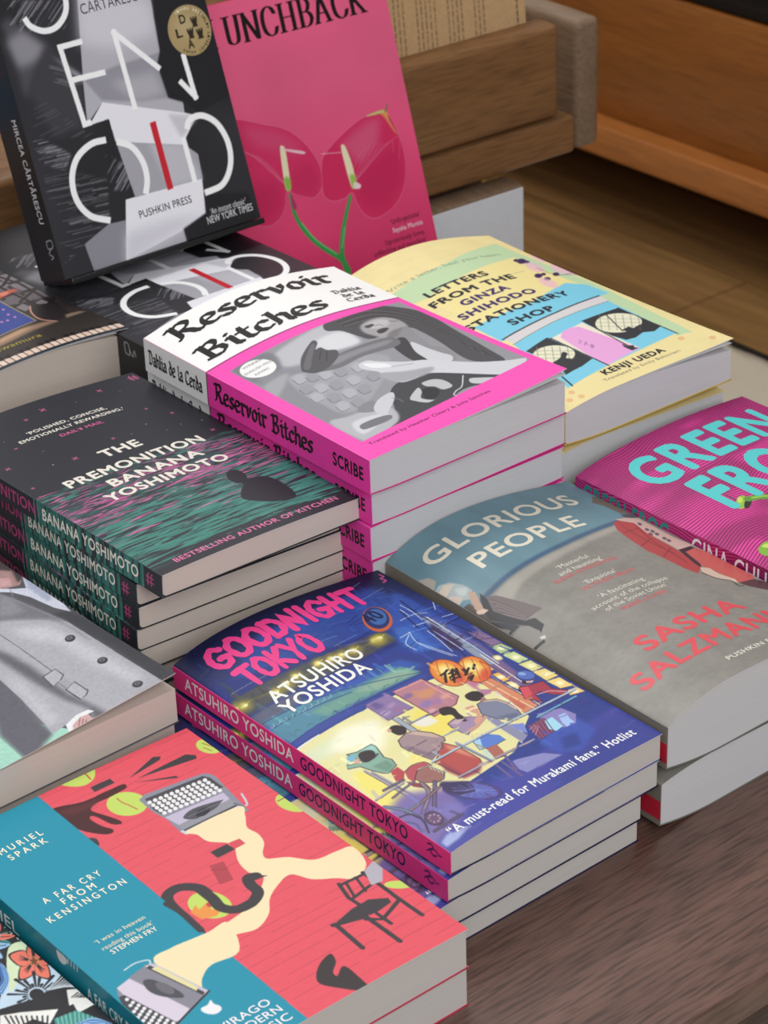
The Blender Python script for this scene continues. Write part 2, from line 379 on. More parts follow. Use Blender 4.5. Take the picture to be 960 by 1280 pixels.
['P','b4b4bb',[548,815,592,819,604,777,567,728,526,728,519,773],0.8,1],
['L','6d6d74',0.5,[526,792,521,733,570,732],1,0.2],
['P','9c9ca3',[218,835,258,836,269,792,235,745,197,748,191,794],0.8,1],
['L','6d6d74',0.5,[197,813,193,753,238,748],1,0.2],
['P','b4b4bb',[278,785,319,786,330,742,295,696,257,698,251,744],0.8,1],
['L','6d6d74',0.5,[257,762,253,703,298,699],1,0.2],
['P','9c9ca3',[353,753,395,755,406,712,371,665,332,667,326,712],0.8,1],
['L','6d6d74',0.5,[332,731,328,672,374,669],1,0.2],
['P','b4b4bb',[445,724,488,727,499,684,463,637,424,638,417,683],0.8,1],
['L','6d6d74',0.5,[423,701,419,643,466,641],1,0.2],
['P','9c9ca3',[547,690,591,693,603,651,566,603,525,603,518,648],0.8,1],
['L','6d6d74',0.5,[525,666,520,608,569,607],1,0.2],
['P','b4b4bb',[201,724,242,725,252,681,218,635,181,638,175,684],0.8,1],
['L','6d6d74',0.5,[181,702,177,643,221,639],1,0.2],
['P','9c9ca3',[262,658,303,659,314,616,280,570,242,572,235,617],0.8,1],
['L','6d6d74',0.5,[241,636,237,577,283,574],1,0.2],
['P','b4b4bb',[344,636,386,638,397,595,362,549,324,550,317,595],0.8,1],
['L','6d6d74',0.5,[323,613,319,555,365,552],1,0.2],
['P','9c9ca3',[428,615,471,618,482,576,447,529,407,530,400,574],0.8,1],
['L','6d6d74',0.5,[407,593,402,535,449,532],1,0.2],
['P','b4b4bb',[238,557,279,558,290,516,255,470,217,472,211,516],0.8,1],
['L','6d6d74',0.5,[217,535,213,477,258,473],1,0.2],
['P','9c9ca3',[320,535,362,537,373,495,338,449,299,451,292,495],0.8,1],
['L','6d6d74',0.5,[299,513,295,455,341,453],1,0.2],
['P','4b4a4e',[726,1274,822,1320,1036,1352,1192,1261,1282,1092,1251,804,1217,521,1186,325,1109,366,1054,440,1050,539,1078,711,1090,884,1062,977,832,973,785,1043,754,1151,691,1203],0.6,1],
['L','2e2d31',0.7,[801,1284,1025,1300,1183,1158,1202,855,1155,572],1,0.3],
['L','6a696d',0.7,[802,1270,1029,1279,1180,1125,1199,815,1157,545],1,0.3],
['L','38373b',0.7,[802,1256,1033,1258,1177,1092,1195,776,1158,517],1,0.3],
['L','2e2d31',0.7,[803,1242,1038,1237,1174,1060,1192,736,1160,490],1,0.3],
['L','6a696d',0.7,[804,1228,1042,1217,1171,1027,1188,697,1161,462],1,0.3],
['L','38373b',0.7,[804,1214,1046,1196,1169,995,1185,658,1162,435],1,0.3],
['L','2e2d31',0.7,[805,1200,1050,1175,1166,963,1181,620,1164,407],1,0.3],
['L','6a696d',0.7,[805,1186,1054,1154,1163,931,1178,581,1165,380],1,0.3],
['L','38373b',0.7,[806,1172,1058,1133,1160,899,1175,543,1166,352],1,0.3],
['P','a7a4a6',[867,1134,940,1169,1038,1168,1092,1104,1091,1012,1038,940,947,912,881,942,848,1011,837,1070],0.9,1],
['P','c2bfc1',[913,1135,1009,1151,1043,1100,976,1056,901,1074],1.2,1],
['P','7d7a7d',[968,991,1072,989,1029,929,947,912,894,939],1.2,1],
['P','3a383b',[904,1038,953,1047,980,1028,930,1001,895,1003],0.4,1],
['P','4a484b',[885,1120,936,1126,941,1105,892,1091],0.5,1],
['L','504e51',0.8,[1043,1100,1077,1077],1,0.3],
['L','8b888b',0.8,[938,1093,970,1095,972,1069],1,0.3],
['P','908e92',[1067,992,1039,843,1016,727,1047,658,1033,537,968,497,901,575,909,743,924,885],0.8,1],
['P','d2d2d7',[961,822,980,703,998,619,1015,552,964,510,887,594,901,716],0.6,1],
['P','3c3b3f',[879,885,969,885,901,716,883,590,823,641,838,800],0.5,1],
['P','727176',[368,907,441,944,538,956,803,955,916,929,917,856,846,827,656,849,497,834,384,874],0.6,1],
['P','8e8d92',[457,928,550,935,764,926,896,906,827,876,657,886,490,879],0.9,1],
['P','535257',[336,971,414,1067,558,1163,571,1130,516,1079,551,1077,558,1031,594,998,560,939,453,882,366,881,327,932],0.5,1],
['L','3a393d',0.6,[529,1049,467,981],1,0.2],
['L','3a393d',0.6,[546,1016,483,941],1,0.2],
['P','6b6a6f',[358,980,510,1117,550,1127,446,1018,367,937],0.7,1],
['P','3e3e43',[577,499,700,513,810,470,908,377,1067,202,965,189,807,228,599,158,352,171,287,178,412,301,496,436],0.6,1],
['P','d5d5da',[577,791,638,800,687,744,790,655,890,598,1043,429,1175,321,1272,251,1132,190,1075,194,908,377,790,481,701,481,621,499,592,594,608,658,565,738],0.6,1],
['P','a9a9af',[605,645,721,574,855,522,787,478,629,499,585,585],1.2,1],
['P','efeff2',[605,787,690,712,693,662,609,721],0.7,1],
['L','a0a0a6',0.6,[693,662,802,616],1,0.3],
['P','c6c6ca',[547,342,645,397,636,353,590,303,621,250,649,249,587,245,548,301],0.4,1],
['P','c2c2c6',[696,423,763,416,799,371,793,294,733,296,720,348,690,381],0.4,1],
['P','26262a',[655,366,704,347,703,292,641,256,604,290],0.4,1],
['L','d8d8dc',0.7,[908,343,825,258,774,242,735,216,758,189],1,0],
['P','c9c9ce',[909,293,957,264,1029,193,934,204,885,250],0.5,1],
['P','b9b9bf',[97,435,201,416,313,396,414,329,355,204,141,154,102,174],0.9,1],
['P','d6d6db',[176,350,316,332,364,286,203,229,138,235],1,1],
['P','8a898e',[275,434,339,463,388,453,387,401,333,361,273,399],0.5,1],
['P','cfcfd4',[336,373,402,432,475,455,521,449,490,395,392,320,333,292],0.5,1],
['P','77767b',[189,305,280,306,361,283,343,245,244,244,173,260],0.6,1],
['L','77767b',0.6,[482,402,499,371,498,336],1,0],
['E','f7f6f4',[189,1151,79,-56,-50,-76],0],
['T', 'WINNER', '77777c', 13.3, 120.1, 12.6, 2.0, 0, 0.0, 0.0, 'g'],
['T', 'ENGLISH PEN', '77777c', 10.6, 114.6, 16.9, 2.0, 0, 0.0, 0.0, 'g'],
['T', 'AWARD', '77777c', 13.5, 109.9, 9.4, 2.0, 0, 0.0, 0.0, 'g'],
['P','fb50b8',[-10,1348,-10,-10,1330,-10,1330,1348,1275,1295,1275,230,90,170,78,1252,1275,1295,1330,1348],0,0],
['T', 'Reservoir', '1d1a1b', 6.2, 172.1, 112.8, 15, 0, 0, 0, 'black'],
['T', 'Bitches', '1d1a1b', 4.9, 143.1, 87.1, 15, 0, 0, 0, 'black'],
['T', 'Dahlia', '2a2828', 103, 156, 20, 4.6, 0, 0, 0.0, 'black'],
['T', 'de la', '2a2828', 105, 149.5, 15, 4.6, 0, 0, 0.0, 'black'],
['T', 'Cerda', '2a2828', 103.5, 143, 19, 4.6, 0, 0, 0.0, 'black'],
['T', 'Translated by Heather Cleary & Julia Sanches', '4a1238', 9.9, 11.3, 79.5, 2.5, 0, 0.006, 0.0, 'g'],
  ],
  'spine': [
['F','f23fa8'],
['P','f0efed',[-10,-10,575,-10,575,220,-10,220],0,0],
['L','2c2a2c',0.8,[578,-10,578,220],0,0],
['T', 'Dahlia de la Cerda', '2a2828', 3.5, 5.5, 50, 8.2, 0, 0, 0.0, 'black'],
['T', 'Reservoir Bitches', '1d1a1b', 63.5, 5.6, 85, 10.2, 0, 0, 0.0, 'black'],
['T', 'SCRIBE', '1d1a1b', 164, 6.2, 24, 7.2, 0, 0.03, 0.0, 'g'],
  ],
 },
 'yellow': {
  'cover': [
['F','f2e1a2'],
['X', 'paperlines', 'e4cf8e'],
['P','c3dcae',[129,1707,284,1717,651,1766,1174,1932,1238,1127,1152,216,1063,249,1059,984,1108,1676,287,1505,70,1561],0,0],
['P','c3dcae',[1106,1035,1184,919,1147,227,1051,238],0,0],
['P','f3e39c',[287,1505,1092,1657,1146,1129,267,963],0,0],
['P','7ecfe8',[252,1047,699,1055,1082,1195,1179,1115,1193,945,701,857,326,798,255,815],0,0],
['P','dcd6d8',[284,832,719,877,1107,930,1097,847,614,793,284,743],0,0],
['L','26262c',1.2,[275,823,715,873,1108,937],0,0],
['L','26262c',0.6,[278,736,607,786,1093,842],0,0],
['P','7ecfe8',[278,736,607,786,1093,842,1067,266,166,169,257,621],0,0],
['P','f1e7d2',[467,643,744,686,778,253,497,208],0,0],
['P','eca9de',[521,619,574,664,636,675,692,659,774,249,487,210,501,422],0,0],
['P','2a2b31',[761,705,1066,733,1068,504,1079,394,994,362,930,389,850,362,787,371,761,456],0,0],
['E','ece9cc',[915,568,122,-62,-93,-103],0],
['L','8a8a78',0.35,[900,711,766,547],0,0],
['L','8a8a78',0.35,[938,687,801,522],0,0],
['L','8a8a78',0.35,[975,663,836,497],0,0],
['L','8a8a78',0.35,[1012,639,872,471],0,0],
['L','8a8a78',0.35,[1049,615,907,446],0,0],
['L','8a8a78',0.35,[1086,590,942,421],0,0],
['L','8a8a78',0.35,[847,678,1057,537],0,0],
['L','8a8a78',0.35,[811,639,1018,497],0,0],
['L','8a8a78',0.35,[776,602,981,458],0,0],
['L','2a2b31',0.8,[936,700,851,467],0,0],
['P','2a2b31',[857,482,923,495,928,463,1000,481,963,446,871,440],0,0],
['P','2a2b31',[275,630,464,668,485,319,381,291,327,288,256,281,307,417],0,0],
['E','ece9cc',[356,493,96,-69,-71,-83],0],
['L','8a8a78',0.35,[349,626,246,491],0,0],
['L','8a8a78',0.35,[379,597,274,459],0,0],
['L','8a8a78',0.35,[411,568,303,429],0,0],
['L','8a8a78',0.35,[442,539,332,399],0,0],
['L','8a8a78',0.35,[474,511,363,370],0,0],
['L','8a8a78',0.35,[302,607,470,448],0,0],
['L','8a8a78',0.35,[275,576,441,416],0,0],
['L','8a8a78',0.35,[249,546,411,384],0,0],
['P','2a2b31',[268,421,356,442,410,483,423,454,381,419,394,389,326,343,265,351],0,1],
['P','2a2b31',[734,352,734,314,772,299,755,272,775,256,719,252,715,314],0,0],
['L','2a2b31',1.0,[473,649,497,202],0,0],
['L','2a2b31',1.0,[761,705,740,265],0,0],
['L','2a2b31',1.0,[1066,733,1075,256],0,0],
['L','2a2b31',1.0,[228,282,198,156],0,0],
['L','9a6f9c',0.5,[580,532,577,505,556,512,554,487],0,0],
['L','9a6f9c',0.5,[580,488,582,457],0,0],
['L','9a6f9c',0.5,[595,490,559,461],0,0],
['L','9a6f9c',0.5,[585,447,587,416],0,0],
['L','9a6f9c',0.5,[601,449,565,419],0,0],
['L','9a6f9c',0.5,[599,435,568,409],0,0],
['P','f2e1a2',[196,246,165,165,445,174,764,216,1081,229,1128,167,797,-5,75,-44,44,143],0.4,0],
['E','3c1f57',[1097,1603,30,-8,-36,-41],0],
['E','3c1f57',[1073,1624,17,-5,-20,-23],0],
['E','3c1f57',[1119,1581,18,-5,-22,-25],0],
['E','3c1f57',[1012,1356,23,-9,-27,-31],0],
['E','3c1f57',[1025,1292,19,-8,-22,-25],0],
['E','3c1f57',[1136,1339,20,-7,-25,-28],0],
['E','3c1f57',[1061,1366,15,-5,-18,-20],0],
['E','f0b8d8b0',[1267,1625,7,-78,-54,-49],0.8],
['E','f0b8d8b0',[1229,1408,9,-74,-59,-53],0.8],
['E','f0b8d8b0',[983,1237,12,-69,-50,-44],0.8],
['E','f0b8d8b0',[1099,1489,12,-71,-56,-52],0.8],
['E','f0b8d8b0',[1274,1354,6,-77,-50,-43],0.8],
['L','4a2f50',0.5,[1100,1473,1126,1328,1245,1323,1303,1351],1,0],
['L','4a2f50',0.4,[1126,1328,1260,1287],1,0],
['L','8a7080',0.3,[989,1452,792,1436],1,0],
['E','e8a878a0',[153,123,12,-14,-13,-15],0.6],
['E','e8a878a0',[160,54,12,-14,-13,-15],0.6],
['E','e8a878a0',[94,74,12,-15,-13,-14],0.6],
['E','e8a878a0',[1176,88,14,-14,-19,-19],0.6],
['E','e8a878a0',[1041,197,15,-13,-19,-19],0.6],
['T', 'Write a letter, heal your heart', '7d9a8c', 16.4, 173.0, 88.7, 3.6, 0, -0.004, 0.0, 'g'],
['T', 'LETTERS', '1e1c2b', 29.6, 149.6, 46.1, 6.6, 0, 0.045, 0.0, 'g'],
['T', 'FROM THE', '1e1c2b', 24.2, 138.2, 62.7, 6.6, 0, 0.045, 0.0, 'g'],
['T', 'GINZA', '3a1d66', 37.4, 127.0, 35.4, 6.6, 0, 0.045, 0.0, 'g'],
['T', 'SHIHODO', '3a1d66', 26.4, 115.3, 56.5, 6.6, 0, 0.045, 0.0, 'g'],
['T', 'STATIONERY', '1e1c2b', 20.5, 103.1, 77.2, 6.6, 0, 0.045, 0.0, 'g'],
['T', 'SHOP', '1e1c2b', 41.8, 90.4, 33.2, 6.6, 0, 0.045, 0.0, 'g'],
['T', 'KENJI UEDA', '23212c', 40.9, 13.1, 45.3, 5.4, 0, 0.045, 0.0, 'g'],
['T', 'Translated by Emily Balistrieri', '8b7f70', 35.6, 7.7, 56.5, 2.7, 0, 0.0, 0.0, 'g'],
  ],
  'spine': [
['F','e6d294'],
['T', 'LETTERS FROM THE GINZA SHIHODO STATIONERY SHOP', '1e1c2b', 10, 8, 140, 7, 0, 0.03, 0.0, 'g'],
  ],
 },
 'beach': {
  'cover': [
['F','8e8a83'],
['X', 'grain', 30, 12, 0.07, 3],
['X', 'grain', 3, 2, 0.05, 4],
['P','6d909c',[-10,1500,600,1520,1300,1600,1300,2010,-10,2010],2.5,0],
['P','6d909c',[-10,1370,400,1375,800,1410,1300,1490,1300,2010,-10,2010],0.8,0],
['P','44637f',[-10,1310,220,1340,650,1375,1070,1440,1300,1480,1300,1510,1070,1475,650,1412,220,1375,-10,1350],0.9,0],
['P','a9a49a',[-10,1120,250,1260,650,1320,1070,1390,1300,1440,1300,1470,1070,1430,650,1370,220,1330,-10,1300],2,0],
['X', 'grain', 8, 30, 0.05, 7],
['P','7f7c76',[-80,1354,-20,1224,69,1064,75,964,-51,996,-110,1122],1.5,0],
['P','5c5550',[-35,1406,27,1388,31,1304,28,1235,57,1051,25,1058,-17,1184,-45,1284],0.4,0],
['P','75696a',[81,1360,130,1304,162,1188,197,1043,133,1048,83,1058,65,1146,53,1262],0.3,0],
['L','5f5556',0.5,[98,1312,116,1169,112,1046],0,0.2],
['L','8c8080',0.5,[93,1294,112,1156,111,1050],0,0.2],
['L','5f5556',0.5,[88,1276,108,1144,110,1053],0,0.2],
['L','8c8080',0.5,[84,1257,105,1131,109,1056],0,0.2],
['L','5f5556',0.5,[79,1239,101,1119,108,1060],0,0.2],
['L','8c8080',0.5,[75,1221,98,1106,107,1063],0,0.2],
['L','5f5556',0.5,[70,1203,94,1094,106,1066],0,0.2],
['L','8c8080',0.5,[66,1185,91,1082,105,1070],0,0.2],
['P','3b3c40',[97,1389,90,1326,54,1241,68,1149,90,1055,130,1025,124,954,77,924,79,1011,49,1084,11,1216,26,1276],0.3,0],
['P','3f4146',[-11,1234,34,1132,57,1051,2,1054,-41,1060,18,1072,-6,1174],0.3,0],
['P','8f8c86',[-15,1036,51,1044,79,1011,86,944,65,891,3,906,-59,860,-42,952],0.5,0],
['P','34363a',[-64,865,-24,899,59,884,53,867,-22,880,-63,846],0.2,0],
['P','d8d0c8',[57,914,80,901,71,881,54,894],0.2,0],
['P','aaa498',[-47,1726,0,1742,35,1701,40,1650,2,1618,-27,1629,-7,1699,-43,1703],0.5,0],
['P','6d5546',[-58,1697,-19,1696,1,1651,-21,1614,-66,1607,-64,1654],0.3,0],
['P','a88c74',[-26,1677,-14,1656,-43,1634,-47,1657],0.3,0],
['P','3d3630',[-61,1680,-29,1690,-59,1649,-61,1612,-69,1625],0.2,0],
['P','a9b4b4',[-23,1606,29,1615,67,1579,91,1505,91,1438,53,1394,25,1430,-31,1422,-41,1488,-46,1550],0.3,0],
['P','d0c2b0',[-23,1577,40,1593,72,1550,30,1536,-28,1515,-41,1545],0.7,0],
['P','cdbcae',[12,1516,37,1444,7,1432,-52,1431,-41,1488],0.5,0],
['P','c0c8c4',[53,1528,90,1469,51,1436,33,1472],0.8,0],
['P','c0a08c',[72,1444,92,1417,56,1331,38,1290,16,1298,18,1332,43,1394],0.3,0],
['P','d8c0ac',[11,1319,42,1293,46,1265,21,1270,5,1296],0.2,0],
['P','75695f',[1228,1776,1262,1757,1257,1669,1273,1549,1267,1489,1203,1546,1192,1657,1163,1709],0.4,0],
['P','5a5a60',[1194,1536,1274,1496,1251,1459,1186,1487],0.3,0],
['P','cdaea4',[1117,1491,1186,1487,1242,1450,1244,1345,1237,1193,1256,1070,1142,1049,1148,1158,1145,1286,1151,1425],0.2,0],
['E','6a5660',[1180,1321,3,-13,-14,-11],0],
['E','6a5660',[1190,1291,3,-13,-14,-11],0],
['E','6a5660',[1186,1255,3,-13,-14,-11],0],
['E','6a5660',[1182,1198,3,-13,-14,-10],0],
['E','6a5660',[1154,1269,3,-13,-14,-11],0],
['E','6a5660',[1197,1391,3,-13,-14,-11],0],
['E','6a5660',[1183,1167,3,-13,-14,-10],0],
['P','b5484a',[1082,1468,1128,1469,1178,1413,1145,1286,1139,1150,1133,1053,1102,908,1099,861,1020,804,1001,886,996,1009,984,1125,1004,1276,1031,1389],0.2,0],
['L','7c3038',0.55,[1096,1436,1075,1217,1089,1036],1,0.1],
['L','7c3038',0.55,[1161,1381,1102,1204,1067,925],1,0.1],
['L','7c3038',0.55,[1028,1340,1161,1355],1,0.1],
['L','7c3038',0.55,[999,1179,1111,1226],1,0.1],
['L','7c3038',0.55,[1004,1029,1123,1095],1,0.1],
['P','c8605a',[1159,1040,1239,1040,1272,945,1273,820,1275,672,1228,629,1126,632,1123,753,1103,859],0.2,0],
['P','3f3036',[1141,1061,1239,1066,1239,1040,1156,1024,1119,887,1086,843,1093,900],0.2,0],
['P','d6bcaa',[1086,855,1121,826,1114,757,1142,672,1126,632,1094,676,1056,739,1053,811],0.15,0],
['L','34282e',0.7,[1045,803,1064,722,1108,665,1101,609,1127,596],1,0],
['P','5a3c40',[1126,632,1228,629,1269,569,1248,477,1196,502,1144,576],0.4,0],
['T', 'GLORIOUS', 'ebe3cf', 9.0, 172.8, 101.1, 12.4, 0, 0.02, 0.0, 'g'],
['T', 'PEOPLE', 'ebe3cf', 22.1, 150.8, 71.3, 12.4, 0, 0.02, 0.0, 'g'],
['T', '‘Masterful', 'e6e0d2', 47.2, 121.9, 20.2, 3.4, 0, 0.006, 0.0, 'g'],
['T', 'and haunting’', 'e6e0d2', 43.4, 116.6, 28.8, 3.4, 0, 0.006, 0.0, 'g'],
['T', 'ELENA GOROKHOVA', 'e2525b', 37.3, 112.8, 42.1, 3.0, 0, 0.006, 0.0, 'g'],
['T', '‘Exquisite’', 'e6e0d2', 47.5, 102.8, 20.8, 3.4, 0, 0.006, 0.0, 'g'],
['T', 'VICTORIA BELIM', 'e2525b', 42.1, 98.8, 34.7, 3.0, 0, 0.006, 0.0, 'g'],
['T', '‘A fascinating', 'e6e0d2', 43.8, 88.8, 29.6, 3.4, 0, 0.006, 0.0, 'g'],
['T', 'account of the collapse', 'e6e0d2', 33.8, 83.3, 50.2, 3.4, 0, 0.006, 0.0, 'g'],
['T', 'of the Soviet Union’', 'e6e0d2', 38.1, 78.3, 40.8, 3.4, 0, 0.006, 0.0, 'g'],
['T', 'MARIE CLAIRE', 'e2525b', 44.4, 73.4, 29.4, 3.0, 0, 0.006, 0.0, 'g'],
['T', 'SASHA', 'e2525b', 28, 41.5, 67, 11.6, 0, 0.03, 0.0, 'g'],
['T', 'SALZMANN', 'e2525b', 8.5, 23.7, 101, 11.6, 0, 0.03, 0.0, 'g'],
['T', 'PUSHKIN PRESS', 'e6e0d2', 50, 10.5, 42, 3.0, 0, 0.02, 0.0, 'g'],
  ],
  'spine': [
['F','857f74'],
['P','c9283e',[-10,30,2000,30,2000,135,-10,135],0,0],
['T', 'GLORIOUS PEOPLE', 'ebe3cf', 14, 5.6, 70, 6, 0, 0.03, 0.0, 'g'],
['T', 'SASHA SALZMANN', 'ebe3cf', 104, 5.6, 62, 6, 0, 0.03, 0.0, 'g'],
  ],
 },
 'tokyo': {
  'cover': [
['F','23285e'],
['X', 'ramp', '171a40', '2c3d8c', 60, 195, 60, 150],
['P','2a4796',[397,1826,760,1841,1118,1860,1158,1678,1088,1242,955,1093,908,1233,716,1379,513,1445,140,1497,23,1599],3,0],
['P','22307a',[15,1682,220,1599,502,1522,879,1484,865,1335,664,1318,284,1363,-2,1340,15,1544],2,0],
['P','3559ae',[-22,1292,115,1264,486,1236,775,1230,829,1121,324,1128,69,1163,6,1194],2,0],
['P','4b4c50',[6,1544,153,1513,470,1483,873,1477,875,1369,569,1336,277,1354,54,1388,-20,1406],1.2,0],
['P','5c5f78',[-18,1387,60,1373,279,1335,213,1276,44,1264,-2,1273],1.5,0],
['P','3453aa',[1174,1758,1203,1670,1200,1467,1186,1276,1105,1109,963,1216,922,1402,931,1492],2,0],
['P','3f6cc0',[935,1457,1033,1452,992,1288,983,1200,869,1224,873,1345],2,0],
['P','4f88a0',[16,1307,137,1269,447,1189,732,1180,780,1081,463,1078,215,1081,8,1086,-7,1178],0.8,0],
['P','6f9f92',[187,1177,533,1162,727,1174,774,1083,507,1087,229,1098],1.5,0],
['P','8fb09a',[424,1161,715,1160,763,1088,514,1097],1.5,0],
['P','33479a',[4,1093,215,1081,483,1060,775,1069,771,1032,452,1023,181,1040,1,1056],0.3,0],
['P','e8eaf0',[-9,1044,121,1031,115,1002,-4,1007],0.2,0],
['P','e9e2a4',[-25,1034,168,1023,374,1016,764,1004,865,991,963,747,914,492,667,326,310,288,123,274,-11,316,-8,521],0.6,0],
['P','dfe6c0',[-15,993,184,958,287,912,106,863,-10,893],3,0],
['P','fbf7dc',[211,990,370,925,336,802,232,721,141,821,71,906],4,0],
['P','f3e06a',[537,869,711,818,608,620,430,623,435,772],4,0],
['P','f2e472',[56,720,94,673,119,431,112,335,-1,381,9,500,19,620],2,0],
['P','f4e68a',[315,639,349,553,324,524,260,558],2,0],
['P','8d76a4',[400,1041,538,1039,556,881,404,877],0.2,0],
['E','6f5a94',[440,990,26,-4,-10,-18],0.8],
['E','a98ab4',[493,957,27,-4,-10,-18],0.8],
['E','9a6f98',[495,913,23,-4,-9,-16],0.8],
['E','b09ac0',[429,930,26,-5,-10,-18],0.8],
['E','5f5490',[437,1014,20,-3,-7,-13],0.8],
['L','5a3458',0.6,[400,1041,404,877,556,881],0,0],
['L','c8b0c0',0.5,[397,1023,399,871],0,0],
['P','b97f8c',[562,1039,740,1037,777,818,723,776,580,762],0.2,0],
['E','c98a74',[623,959,42,-5,-15,-27],1.0],
['E','d0906c',[678,928,49,-5,-18,-32],1.0],
['E','9078ac',[620,862,34,-4,-13,-22],1.0],
['E','a878a0',[672,847,35,-4,-13,-23],1.0],
['E','d8a08c',[730,857,28,-3,-11,-18],1.0],
['E','86689c',[597,966,27,-3,-10,-18],1.0],
['E','d8a8b0',[603,806,20,-3,-8,-13],1.0],
['L','6a2c44',0.6,[562,1039,580,762,723,776,777,818,740,1037],0,0],
['L','e09a94',0.9,[580,1031,738,1025,730,987,743,817],0,0],
['P','ece8dc',[472,794,566,792,570,722,501,726,469,762],1.2,0],
['P','a4abb8',[423,876,452,867,454,727,424,738],0,0],
['L','4a4460',0.45,[423,876,424,738],0,0],
['L','4a4460',0.45,[452,867,454,727],0,0],
['L','9aa0ac',1.0,[458,796,574,795],0,0],
['L','4a4460',0.35,[453,790,570,789],0,0],
['L','9aa0ac',1,[512,621,597,617],0,0],
['L','b0a8ac',1.3,[97,682,112,485,112,335],0,0],
['L','4f4458',0.4,[92,676,106,479,107,329],0,0],
['L','b0a8ac',1.3,[113,650,130,444,145,337],0,0],
['L','4f4458',0.4,[108,644,125,438,140,331],0,0],
['L','b0a8ac',1.3,[9,500,161,489],0,0],
['L','4f4458',0.4,[4,495,156,483],0,0],
['L','b0a8ac',1.3,[34,493,120,495],0,0],
['L','4f4458',0.4,[29,488,115,489],0,0],
['P','7a5f8c',[1168,1269,1173,1109,1132,796,1096,638,1048,729,1076,1084],1,0],
['P','5a5f9e',[1146,1496,1166,1407,1163,1187,1146,966,1110,1011,1123,1217],0.8,0],
['P','8f9cb0',[1128,1508,1146,1440,1126,1124,1108,925,1070,936,1086,1154,1096,1383],0.6,0],
['P','3c2f58',[1116,1405,1107,1156,1057,1122,1026,1162,1057,1338],0.8,0],
['P','8a6f96',[1203,1231,1260,1208,1266,1055,1191,1057],0.3,0],
['L','43304e',0.7,[1197,1235,1244,1201,1182,1154,1262,1113],0,0],
['P','d88a64',[937,881,1005,835,1012,627,1005,530,911,524,923,571,937,649,928,758],0.6,0],
['P','c86a54',[950,703,965,562,926,544,931,603],0.8,0],
['P','b8809c',[893,799,939,763,903,739,860,748],0.5,0],
['P','c07898',[926,942,934,845,876,813,879,913],1,0],
['L','f2ebe4',0.55,[1106,1034,1101,915,1089,710],0,0],
['L','f4e0c0',0.55,[960,850,970,622,978,514],0,0],
['L','f6e0b8',0.55,[1005,835,1020,621,1018,532],0,0],
['L','4a3a68',0.55,[1076,1002,1076,839],0,0],
['L','efe6ea',0.55,[930,744,922,547],0,0],
['L','4a3460',0.55,[1001,871,1015,599],0,0],
['P','3f3454',[1195,1063,1259,1058,1269,985,1189,982],0,0],
['P','a8c088',[1194,1058,1257,1052,1267,981,1189,978],0,0],
['E','fdf6cc',[1227,1017,16,-12,-14,-15],1.2],
['P','3f3454',[1187,962,1254,960,1259,863,1195,864],0,0],
['P','c8d898',[1186,959,1252,957,1258,861,1195,862],0,0],
['E','fdf6cc',[1223,910,16,-12,-14,-15],1.2],
['P','3f3454',[1187,856,1258,850,1261,763,1195,766],0,0],
['P','e0dc90',[1187,854,1257,848,1259,763,1195,767],0,0],
['E','fdf6cc',[1224,808,16,-12,-13,-14],1.2],
['P','3f3454',[1191,762,1260,749,1265,662,1188,662],0,0],
['P','f0d880',[1191,763,1258,750,1263,664,1188,664],0,0],
['E','fdf6cc',[1225,710,15,-12,-13,-14],1.2],
['P','3f3454',[1184,658,1258,647,1257,550,1192,570],0,0],
['P','f4d880',[1184,660,1256,649,1255,555,1191,574],0,0],
['E','fdf6cc',[1222,610,15,-12,-13,-14],1.2],
['P','3f3454',[1203,534,1259,528,1263,477,1182,497],0,0],
['P','f0c880',[1202,539,1257,534,1261,483,1182,502],0,0],
['E','fdf6cc',[1225,515,15,-12,-13,-13],1.2],
['P','3f3454',[1025,865,1060,858,1056,780,1020,781],0,0],
['P','f0b850',[1028,863,1062,857,1058,780,1023,781],0,0],
['E','fdf6cc',[1043,820,15,-12,-13,-14],1.2],
['P','3f3454',[1023,772,1054,761,1052,695,1025,690],0,0],
['P','f4d880',[1026,773,1056,762,1055,697,1028,692],0,0],
['E','fdf6cc',[1041,731,15,-12,-13,-14],1.2],
['P','3f3454',[1037,965,1062,959,1061,892,1020,896],0,0],
['P','e8d070',[1040,962,1064,956,1063,890,1023,894],0,0],
['E','fdf6cc',[1047,925,16,-12,-13,-14],1.2],
['P','3f3454',[1142,997,1172,980,1164,937,1126,938],0,0],
['P','b0a070',[1142,992,1173,976,1164,934,1127,935],0,0],
['E','fdf6cc',[1151,960,16,-12,-13,-15],1.2],
['E','9c4424',[993,948,25,-87,-89,-68],0],
['E','e8843c',[993,948,23,-81,-82,-63],0],
['E','f5c85a',[995,959,18,-65,-52,-40],1.5],
['E','fbe89c',[995,967,11,-40,-28,-21],1.5],
['E','d8543c',[1000,883,7,-26,-42,-32],1.6],
['L','b8502c',0.4,[1024,1073,963,984,923,888],1,0],
['L','b8502c',0.4,[1043,1025,998,941,949,858],1,0],
['L','b8502c',0.4,[1059,986,1028,904,971,833],1,0],
['E','9c4424',[876,998,30,-103,-86,-66],0],
['E','e8843c',[876,998,28,-97,-80,-62],0],
['E','f5c85a',[879,1009,19,-65,-51,-39],1.5],
['E','fbe89c',[879,1017,12,-39,-27,-21],1.5],
['E','d8543c',[885,934,7,-25,-41,-31],1.6],
['L','b8502c',0.4,[905,1121,846,1034,809,938],1,0],
['L','b8502c',0.4,[925,1074,882,991,835,909],1,0],
['L','b8502c',0.4,[941,1035,912,954,856,884],1,0],
['L','1b1416',1.3,[887,1021,857,1007,830,1003],0,0],
['L','1b1416',1.3,[859,1006,809,941],0,0],
